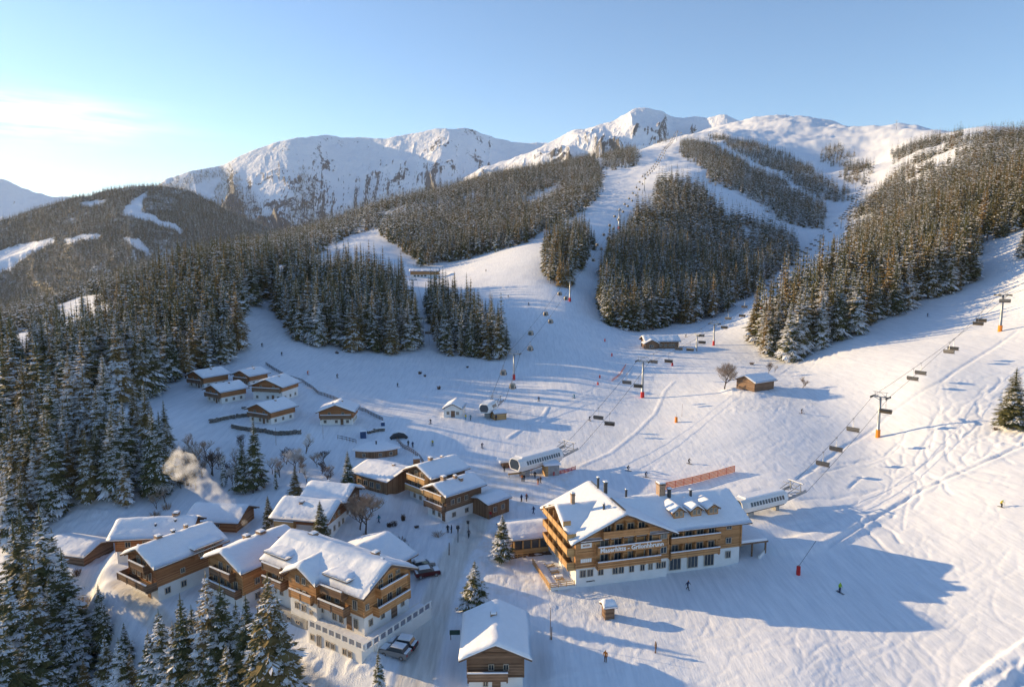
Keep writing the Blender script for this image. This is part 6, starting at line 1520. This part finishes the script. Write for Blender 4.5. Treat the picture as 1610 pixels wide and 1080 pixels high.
PP = [
 (1320, 931, 'stand', 200, 'green', 'navy', 'green', "skier in lime jacket standing in the hotel's big shadow", GP, 1), (1574, 797, 'ski', 210, 'yellow', 'black', 'green', "skier in yellow-green on the sunlit slope at the right edge", GP, 1),
 (1081, 927, 'walk', 230, 'navy', 'black', 'orange', "walker in navy on the snow below the hotel front", GV, 0), (987, 740, 'ski', 250, 'black', 'black', 'black', "dark skier on the sunlit snow left of the orange net", GP, 1), (1015, 750, 'ski', 240, 'navy', 'black', 'navy', "dark skier right of another above the hotel roof", GP, 1),
 (1083, 729, 'ski', 220, 'black', 'black', 'black', "skier on the lit snow above the orange net", GP, 1), (952, 1040, 'stand', 150, 'orange', 'brown', 'orange', "person in orange at the bottom below the kiosk", GV, 0), (1031, 1026, 'stand', 80, 'brown', 'brown', 'brown', "person in brown at the bottom right of the kiosk", GV, 0),
 (798, 791, 'walk', 100, 'black', 'navy', 'black', "leftmost walker in the shade beyond the road spruce", GV, 0), (820, 789, 'stand', 40, 'navy', 'black', 'navy', "upright person in the shade left of the hotel pavilion", GV, 0), (828, 788, 'walk', 20, 'brown', 'black', 'red', "person in brown at the shade's edge left of the pavilion", GV, 0), (839, 808, 'walk', 60, 'navy', 'navy', 'black', "bending person in navy near the pavilion roof", GV, 0), (817, 833, 'walk', 20, 'navy', 'black', 'navy', "person walking at the pavilion's left corner", GV, 0), (771, 815, 'walk', 180, 'red', 'grey', 'grey', "person in faded red on the shaded snow left of the road spruce", GV, 0),
 (793, 742, 'stand', 0, 'black', 'black', 'brown', "person waiting in front of the red shelter", GV, 0), (821, 757, 'stand', 0, 'orange', 'brown', 'brown', "left person of the lit pair below the lift entrance", GV, 0), (824, 757, 'stand', 20, 'black', 'black', 'grey', "dark person beside the orange one below the lift entrance", GV, 0), (846, 762, 'stand', 0, 'brown', 'orange', 'brown', "left of the two people in front of the control hut", GV, 0), (850, 760, 'walk', 50, 'brown', 'brown', 'orange', "right of the two people in front of the control hut", GV, 0), (841, 752, 'stand', 0, 'black', 'black', 'black', "person between the drum stand and control hut", GV, 0),
 (704, 838, 'stand', 10, 'black', 'black', 'black', "leftmost of the group on the village path", GV, 0), (710, 838, 'stand', 80, 'navy', 'black', 'brown', "second of the group on the village path", GV, 0), (720, 838, 'walk', 200, 'black', 'grey', 'black', "third of the group on the village path", GV, 0), (737, 845, 'walk', 190, 'grey', 'black', 'brown', "person alone right of the group on the village path", GV, 0),
 (596, 822, 'walk', 70, 'teal', 'navy', 'navy', "person in teal on the snow right of the bare village tree", GV, 0), (680, 700, 'ski', 180, 'yellow', 'black', 'black', "skier in yellow vest on the flat below the lift hut", GP, 1), (758, 704, 'ski', 200, 'navy', 'navy', 'black', "navy skier on the flat above the twin chalets", GP, 1), (677, 666, 'ski', 160, 'black', 'navy', 'black', "skier just left of the white lift hut", GP, 1), (642, 702, 'stand', 0, 'black', 'black', 'black', "person near the walkway railing, left", GP, 0), (649, 704, 'stand', 0, 'navy', 'black', 'black', "person near the walkway railing, right", GP, 0),
 (847, 630, 'ski', 160, 'navy', 'black', 'navy', "crouching skier in the middle of the shaded bowl", GP, 1), (903, 626, 'ski', 120, 'teal', 'teal', 'navy', "skier carving with stretched arm in the shaded bowl", GP, 1), (927, 661, 'ski', 200, 'navy', 'navy', 'navy', "skier just left of the lowest chairs", GP, 1), (530, 594, 'ski', 230, 'black', 'black', 'red', "skier right of the curving fence high on the left piste", GP, 1), (484, 589, 'ski', 230, 'orange', 'red', 'orange', "skier in orange just above the curving fence", GP, 1), (443, 559, 'ski', 220, 'black', 'navy', 'black', "skier on the left piste, second from the top bend", GP, 1), (412, 545, 'ski', 220, 'black', 'black', 'black', "skier near the left bend of the piste", GP, 1), (372, 490, 'ski', 250, 'red', 'black', 'black', "skier at the far left bend under the forest", GP, 1),
 (625, 608, 'ski', 230, 'black', 'black', 'black', "small dark skier on the broad slope above the lift hut", GP, 1), (831, 480, 'ski', 200, 'navy', 'navy', 'navy', "skier right of the second grove, lower", GP, 1), (799, 468, 'ski', 200, 'black', 'navy', 'black', "skier right of the second grove, upper", GP, 1), (764, 427, 'ski', 200, 'black', 'black', 'black', "skier on the lit patch above the groves", GP, 1), (1078, 530, 'ski', 240, 'black', 'black', 'black', "skier above the valley restaurant", GP, 1),
 (1260, 650, 'ski', 260, 'black', 'brown', 'black', "skier on the sunlit slope right of the barn", GP, 1), (1224, 715, 'stand', 260, 'brown', 'black', 'black', "x", GP, 1), (1458, 498, 'ski', 200, 'navy', 'navy', 'navy', "lone skier in the shade below the lit forest", GP, 1), (697, 657 + 5, 'stand', 0, 'brown', 'black', 'black', "x", GP, 0), (732, 660, 'walk', 0, 'yellow', 'teal', 'black', "left person at the small lift station", GP, 0), (740, 661, 'walk', 30, 'teal', 'black', 'grey', "right person at the small lift station", GP, 0),
 (780, 661, 'stand', 0, 'navy', 'black', 'black', "person in front of the small pale hut", GP, 0), (1275, 880, 'walk', 100, 'white', 'green', 'green', "x", GP, 0), (973, 288, 'ski', 200, 'black', 'black', 'black', "tiny skier high on the main piste, upper", GP, 1), (970, 318, 'ski', 200, 'black', 'black', 'black', "tiny skier high on the main piste, lower", GP, 1), (1145, 307, 'ski', 200, 'black', 'black', 'black', "tiny skier on the right upper piste", GP, 1)]
for (px, py, pose, face, a, b, c, lb, g, sk) in PP:
    if lb == "x": continue
    person(px, py, pose, face, a, b, c, lb, g, bool(sk), bool(sk), 1.0 if py > 600 else 1.05)
# ------------------------------------------------------------------ single trees, the 300 largest spruces, then the woods as stuff
BARE = mat_plain("frosted_twigs", (0.36, 0.27, 0.20), .9, .35, 2); BAREW = mat_plain("snowy_twigs", (0.62, 0.58, 0.54), .9, .2, 2); TWIGD = mat_plain("dark_twigs", (0.10, 0.07, 0.055), .9, .3, 2)
def bare_mesh(seed, H, spread, depth=5, up=.55, twn=3):
    rng = random.Random(seed); mb = MB(); tw = MB()
    def br(p, d, L, r, lv):
        n = 3; P = [p]
        for k in range(n):
            d = (d + Vector((rng.uniform(-.16, .16), rng.uniform(-.16, .16), .06 + .05 * lv * (up - .3)))).normalized(); P.append(P[-1] + d * L / n)
        (mb if lv < 3 else tw).tube([tuple(q) for q in P], [max(.02, r), max(.02, r * .85), max(.018, r * .7), max(.014, r * .5)], 5 if lv < 2 else 3, 0, cap=False)
        if lv >= depth: return
        kk = [3, 4, 4, 4, 4, 3][lv] + (rng.random() < .5)
        for k in range(kk):
            a = rng.uniform(0, 6.28); q = P[-1] if k < 2 else P[rng.choice((1, 2, 3))]
            nd = (d * up + Vector((math.cos(a), math.sin(a), rng.uniform(-.1, .5))) * spread).normalized(); br(q, nd, L * rng.uniform(.62, .82), r * .6, lv + 1)
    br(Vector((0, 0, -.3)), Vector((0, 0, 1)), H * .30, H * .022, 0)
    return mb, tw
def bare_tree(px, py, ty, seed, label, mat=None, spread=.75, name="bare_tree", cat="tree", depth=5, group=None, base=None):
    p = gp(px, py) if base is None else base; H = max(1.0, z_for(p, ty) - p.z); mb, tw = bare_mesh(seed, H * 1.12, spread, depth)
    o = empty(name, p, seed, label, cat, group); mb.link("trunk", BARK if mat is None else BARK, o); tw.link("crown", mat or BARE, o); return o
bare_tree(575, 838, 768, 3, "big bare tree with frosted brown branches between white chalet and tavern", BARE, .9)
bare_tree(566, 832, 775, 5, "second bare tree close behind the big one by the white chalet", BARE, .8)
bare_tree(1139, 612, 563, 7, "bare tree with fine brown twigs left of the hay barn", BARE, .55, depth=5)
bare_tree(464, 738, 702, 9, "snow-white bare tree left of the thin poles below the hamlet", BAREW, .8)
bare_tree(510, 800, 770, 11, "frosted bare tree behind the white chalet's roof", BAREW, .7, depth=4)
rb_ = random.Random(12)
for k, (px, py, ty) in enumerate(((300, 745, 705), (318, 750, 708), (335, 748, 700), (352, 742, 706), (372, 745, 700), (290, 735, 695), (428, 745, 712), (440, 750, 716), (506, 745, 722), (520, 750, 728), (308, 770, 735), (285, 768, 736), (260, 790, 752), (246, 800, 770), (412, 590, 571), (398, 585, 572), (1262, 610, 590), (1208, 590, 566), (1218, 585, 570)) + tuple((int(rb_.uniform(288, 400)), int(y_), int(y_ - rb_.uniform(34, 52))) for y_ in [rb_.uniform(712, 790) for _ in range(14)]) + tuple((int(rb_.uniform(425, 535)), int(y_), int(y_ - rb_.uniform(26, 40))) for y_ in [rb_.uniform(712, 760) for _ in range(9)])):
    bare_tree(px, py, ty, 20 + k, "bare frosted sapling on the shaded bank below the slope hamlet" if py > 650 else ("leafless bush above the smallest slope chalet" if px < 600 else "leafless snowy shrub above the hay barn"), [BAREW, BARE, TWIGD][k % 3], .6, "bare_sapling" if py > 650 else "bare_shrub", "tree" if py > 650 else "shrub", 4, "bare saplings on the bank" if py > 650 else ("bushes above the hamlet" if px < 600 else "shrubs above the hay barn"))
# low bushes in the village and on the banks
def bush(px, py, w, h, seed, label, mat=None, group="low bushes round the village"):
    rng = random.Random(seed); p = gp(px, py); mb = MB()
    for k in range(60):
        a = rng.uniform(0, 6.28); r = w / 2 * rng.random() ** .6; b = Vector((math.cos(a) * r * .5, math.sin(a) * r * .5, 0)); t = Vector((math.cos(a) * r, math.sin(a) * r, h * rng.uniform(.5, 1) * (1 - (r / w) ** 2)))
        mb.tube([tuple(b - Vector((0, 0, .2))), tuple(b.lerp(t, .5) + Vector((0, 0, .1 * h))), tuple(t)], [.035, .03, .015], 3, 0, cap=False)
    o = mb.link("bush", mat or TWIGD); o.location = p; setp(o, label, "bush", group)
for k, (px, py, w, h, lb) in enumerate(((634, 818, 1.2, 1.6, "upright dark bush on the village slope"), (618, 826, 2.6, 1.0, "low wide bush left of the upright one"), (628, 854, 3.4, 1.3, "dark bush above the inn's rear roof"), (612, 828, 1.4, 1.0, "small dark bush below the person in teal"), (655, 829, 1.2, .5, "tiny bush right of the village slope bushes"), (690, 842, 3.2, .9, "reddish brush left of the people on the path"), (640, 862, 1.2, .9, "grey tuft beside the inn's rear roof"), (575, 845, 1.6, 1.0, "bush at the foot of the big bare tree"), (262, 800, 3, 1.6, "frosted brush beside the long barn"), (245, 812, 3, 1.5, "frosted brush left of the long barn"),
   (168, 862, 2.4, 1.5, "dark brush right of the half-buried shed"), (660, 588, 2.0, 1.4, "bush on the shaded slope above the lift hut, left"), (668, 592, 1.4, 1.0, "bush on the shaded slope above the lift hut, right"), (690, 612, 1.8, 1.6, "upright bush left of the small lift station"), (530, 556, 2.2, 1.2, "dark tuft under the first grove"), (735, 578, 1.4, .8, "dark tuft under the second grove"), (1182, 573, 2.6, 1.2, "snowy brush at the lit forest corner"), (1566, 676, 2.0, .7, "brown stump-like tuft by the lone right spruce"), (120, 905, 2, 1.6, "dark twigs on the left snow bank"), (135, 955, 3, 2.2, "frosted brush in the left hollow"), (110, 930, 2, 1.2, "small frosted brush on the left bank"), (150, 1010, 3, 2, "brush between the left foreground spruces"))):
    bush(px, py, w, h, 90 + k, lb, BARE if 'red' in lb or 'frost' in lb else TWIGD)

def spruce_tree(p, h, k, rz, label, group, hi=True, wide=1.0, nm="spruce", cat="spruce"):
    s = h / 20.0; o = empty(nm, p, rz, label, cat, group, (s * wide, s * wide, s))
    c = bpy.data.objects.new("crown", (HI if hi else MIDM)[k % 5]); COL.objects.link(c); c.parent = o
    t = bpy.data.objects.new("trunk", TRUNK); COL.objects.link(t); t.parent = o
    return o
MIDM = [mb.mesh("spruce_crown", [NEED_FAR]) for mb in MID]
rng_ = random.Random(77)
def base_of(px, py, zb=None):
    """ground point of a tree whose foot may lie below the picture"""
    return gp(px, py)
SINGLE = [ # px, base py, top py, width factor, label
 (790, 881, 806, 1.7, "spruce standing alone by the road left of the hotel terrace"), (747, 958, 880, 1.9, "bushy spruce just above the bottom hut's roof"), (505, 858, 786, 1.65, "snow-dusted spruce in front of the white chalet"), (465, 787, 731, 1.6, "dark spruce left of the white chalet's far roof"), (548, 772, 708, 1.5, "spruce between the tavern and the shaded bank"),
 (403, 770, 655, 1.15, "tall slender spruce below the slope hamlet"), (383, 772, 690, 1.3, "snowy spruce left of the tall slender one"), (423, 836, 778, 1.4, "thin spruce behind the middle inn's roof"), (262, 716, 628, 1.25, "spruce at the forest edge above the sunlit snow bank"), (1590, 673, 577, 2.1, "broad dark spruce alone at the right picture edge"), (1606, 406, 360, 1.8, "spruce cut by the upper right picture edge"),
 (356, 560, 505, .8, "dark spruce at the forest's right end by the piste"), (596, 1085, 1022, 1.2, "little snowy spruce below the inn terrace"), (368, 556, 500, .8, "spruce at the very corner of the left forest"), (352, 765, 706, .7, "snowy little spruce on the bank below the hamlet"), (434, 770, 730, .7, "small spruce right of the tall slender one"), (415, 768, 738, .7, "tiny spruce at the tall slender one's foot"), (372, 775, 728, .7, "small spruce left of the pair on the bank")]
for k, (px, py, ty, wd, lb) in enumerate(SINGLE):
    p = base_of(px, py); spruce_tree(p, (z_for(p, ty) - p.z) / 1.03, k, k * 1.3, lb, "single spruces", True, wd)
FRONT = [ # foreground wood, bottom left and bottom centre: px of top, py of top, height
 (18, 812, 27), (60, 790, 29), (40, 870, 25), (95, 860, 22), (75, 905, 20), (10, 905, 24), (108, 930, 16), (45, 960, 20), (5, 985, 20), (85, 985, 15), (-30, 850, 27), (-20, 940, 24), (30, 800, 24), (80, 830, 20),
 (155, 935, 11), (163, 1000, 12), (195, 990, 7), (130, 1035, 9), (85, 1052, 8), (185, 1000, 16), (203, 1020, 13),
 (248, 955, 19), (232, 990, 17), (282, 930, 21), (270, 975, 18), (322, 893, 23), (300, 950, 18), (345, 915, 21), (330, 985, 17), (370, 945, 18), (385, 930, 20), (420, 908, 22), (405, 960, 19), (436, 950, 18), (310, 1010, 15), (355, 1010, 16), (395, 1025, 15), (258, 1030, 14), (285, 1045, 12), (440, 1010, 14), (218, 1050, 11), (340, 1050, 12), (375, 1060, 12), (175, 1060, 8), (425, 1062, 10)]
for k, (px, py, h) in enumerate(FRONT):
    # walk along the sight line of the tree top until the ground lies h below it
    rx, ry, rz = ray(px, py); lo = None
    for s in np.arange(45, 150, .5):
        x, y, z = rx * s, ry * s, CAMZ + rz * s
        if z - float(height0(np.array([x]), np.array([y]))[0]) <= h: lo = (x, y); break
    if lo is None: continue
    zb = gfine(*lo)
    grp = "spruces of the bottom left wood" if px < 125 else ("young spruces in the left hollow" if px < 212 else "spruces of the foreground clump below the inns")
    lab = "tall snow-laden spruce in the wood at the bottom left corner" if px < 125 else ("young spruce in the hollow between the two foreground woods" if px < 212 else "snow-laden spruce in the clump in front of the middle inn")
    spruce_tree(Vector((*lo, zb - .2)), h / 1.03, k, k * 2.1, lab, grp, True, rng_.uniform(1.2, 1.5))
NIND = 235
blk = np.zeros(len(T), bool)
for nm, (p, r, L, W, fade) in SITES.items():
    c, s = math.cos(r), math.sin(r); u = np.abs((T[:, 0] - p[0]) * c + (T[:, 1] - p[1]) * s) - L / 2; v = np.abs(-(T[:, 0] - p[0]) * s + (T[:, 1] - p[1]) * c) - W / 2
    blk |= (u < 3) & (v < 3)
T = T[~blk]
T[:, 2] = height(T[:, 0], T[:, 1], False) - .15
_px, _py = project(T[:, 0], T[:, 1], T[:, 2] + T[:, 3] * .7)
vis = (_px > -10) & (_px < 1620) & (_py < 1080)
order = np.argsort(np.where(vis, T[:, 4], 1e9))
ZL = [((-50, 600, 280, 830), "spruces of the lower left forest", "spruce in the lower left forest above the inns"), ((-50, 350, 480, 660), "spruces of the left hillside forest", "spruce on the left hillside above the slope hamlet"), ((400, 380, 665, 600), "spruces of the first grove", "spruce in the front row of the broad grove above the hamlet"),
      ((655, 380, 820, 600), "spruces of the second grove", "spruce in the narrow grove right of the lift gap"), ((1150, 300, 1620, 600), "spruces of the lit right forest", "frosted sunlit spruce in the forest on the right"), ((900, 300, 1260, 540), "spruces of the central forest", "shaded spruce at the lower edge of the central forest")]
ind = []
NR = np.random.default_rng(99)
# each front-row tree is used as an individual; of the others the nearest
def occl(i):
    """how many nearer trees stand in front of the upper part"""
    d = (np.abs(_px - _px[i]) < 9) & (T[:, 4] < T[i, 4] - 1) & (T[:, 4] > T[i, 4] - 40)
    return int(d.sum())
cand = [i for i in order[:1500] if vis[i]]
sc_ = {i: T[i, 3] / T[i, 4] / (1 + .22 * min(occl(i), 6)) for i in cand}
ind = sorted(cand, key=lambda i: -sc_[i])[:NIND]
isin = np.zeros(len(T), bool); isin[ind] = True
for k, i in enumerate(ind):
    x, y, z, h, D = T[i]; zone_ = next((q for q in ZL if q[0][0] <= _px[i] <= q[0][2] and q[0][1] <= _py[i] <= q[0][3]), ZL[1])
    spruce_tree((x, y, z), h, int(NR.integers(0, 5)), float(NR.uniform(0, 6.28)), zone_[2], zone_[1], k < 110, float(NR.uniform(1.05, 1.4)))
rest = T[~isin]; nr = rest[:, 4] < 620
def stuff(name, P, protos, k=0):
    m = len(P); r = np.random.default_rng(5 + k)
    return setp(scatter(name, protos, P[:, :3], P[:, 3] / 20.0, r.uniform(0, 6.28, m), r.integers(0, len(protos), m)), kind="stuff")
for mb in MID: trunk(mb, 20, .24, 5, 1)
stuff("spruce_forest", rest[nr], MID)
stuff("distant_spruce_forest", np.concatenate([rest[~nr], T_HILL, T_RANGE]), LOW, 1)
print("TREES", len(T), len(T_HILL), len(T_RANGE), "near", int(nr.sum()))

# ------------------------------------------------------------------ smoke from the middle inn's chimney
def mat_smoke():
    m = bpy.data.materials.new("smoke"); m.use_nodes = True; nt = m.node_tree; nt.nodes.remove(nt.nodes["Principled BSDF"])
    v = nt.nodes.new("ShaderNodeVolumePrincipled"); nt.links.new(v.outputs[0], nt.nodes["Material Output"].inputs["Volume"])
    v.inputs["Color"].default_value = (.99, .98, .96, 1); v.inputs["Anisotropy"].default_value = .3
    n = noise(nt, .55, 5, coords(nt, (1, 1, 1), out="Object"), .6)
    r = ramp(nt, n.outputs[0], [(.47, (0, 0, 0)), (.68, (1, 1, 1))]); nt.links.new(math_n(nt, "MULTIPLY", r.outputs[0], .55), v.inputs["Density"])
    return m
cps = [at(389, 836, 8.2)] 
O = cps[0]; mb = MB(); pts = []; rad = []; n = 16
R1 = at(265, 722, 21.0)
for k in range(n):
    t = k / (n - 1); q = O.lerp(R1, t ** 1.1); q.z = O.z + (R1.z - O.z) * (t ** .75); q.x += .5 * math.sin(t * 9); pts.append(tuple(q - O)); rad.append(.3 + 2.4 * t ** .8 + .35 * math.sin(k * 2.1) * t)
mb.tube(pts, rad, 12); sm = mb.link("smoke", mat_smoke(), None, True); sm.location = O; setp(sm, "pale smoke plume drifting left from the middle inn's chimney", "smoke", kind="stuff")
# ------------------------------------------------------------------ valley air
hm = bpy.data.materials.new("haze"); hm.use_nodes = True; nt = hm.node_tree; nt.nodes.remove(nt.nodes["Principled BSDF"])
hv = nt.nodes.new("ShaderNodeVolumePrincipled"); nt.links.new(hv.outputs[0], nt.nodes["Material Output"].inputs["Volume"])
hv.inputs["Color"].default_value = (.82, .90, 1.0, 1); hv.inputs["Density"].default_value = 0.000021; hv.inputs["Anisotropy"].default_value = .2
hb = MB(); hb.box((0, 5200, 300), (26000, 17000, 2420)); ho = hb.link("haze", hm); setp(ho, kind="stuff")
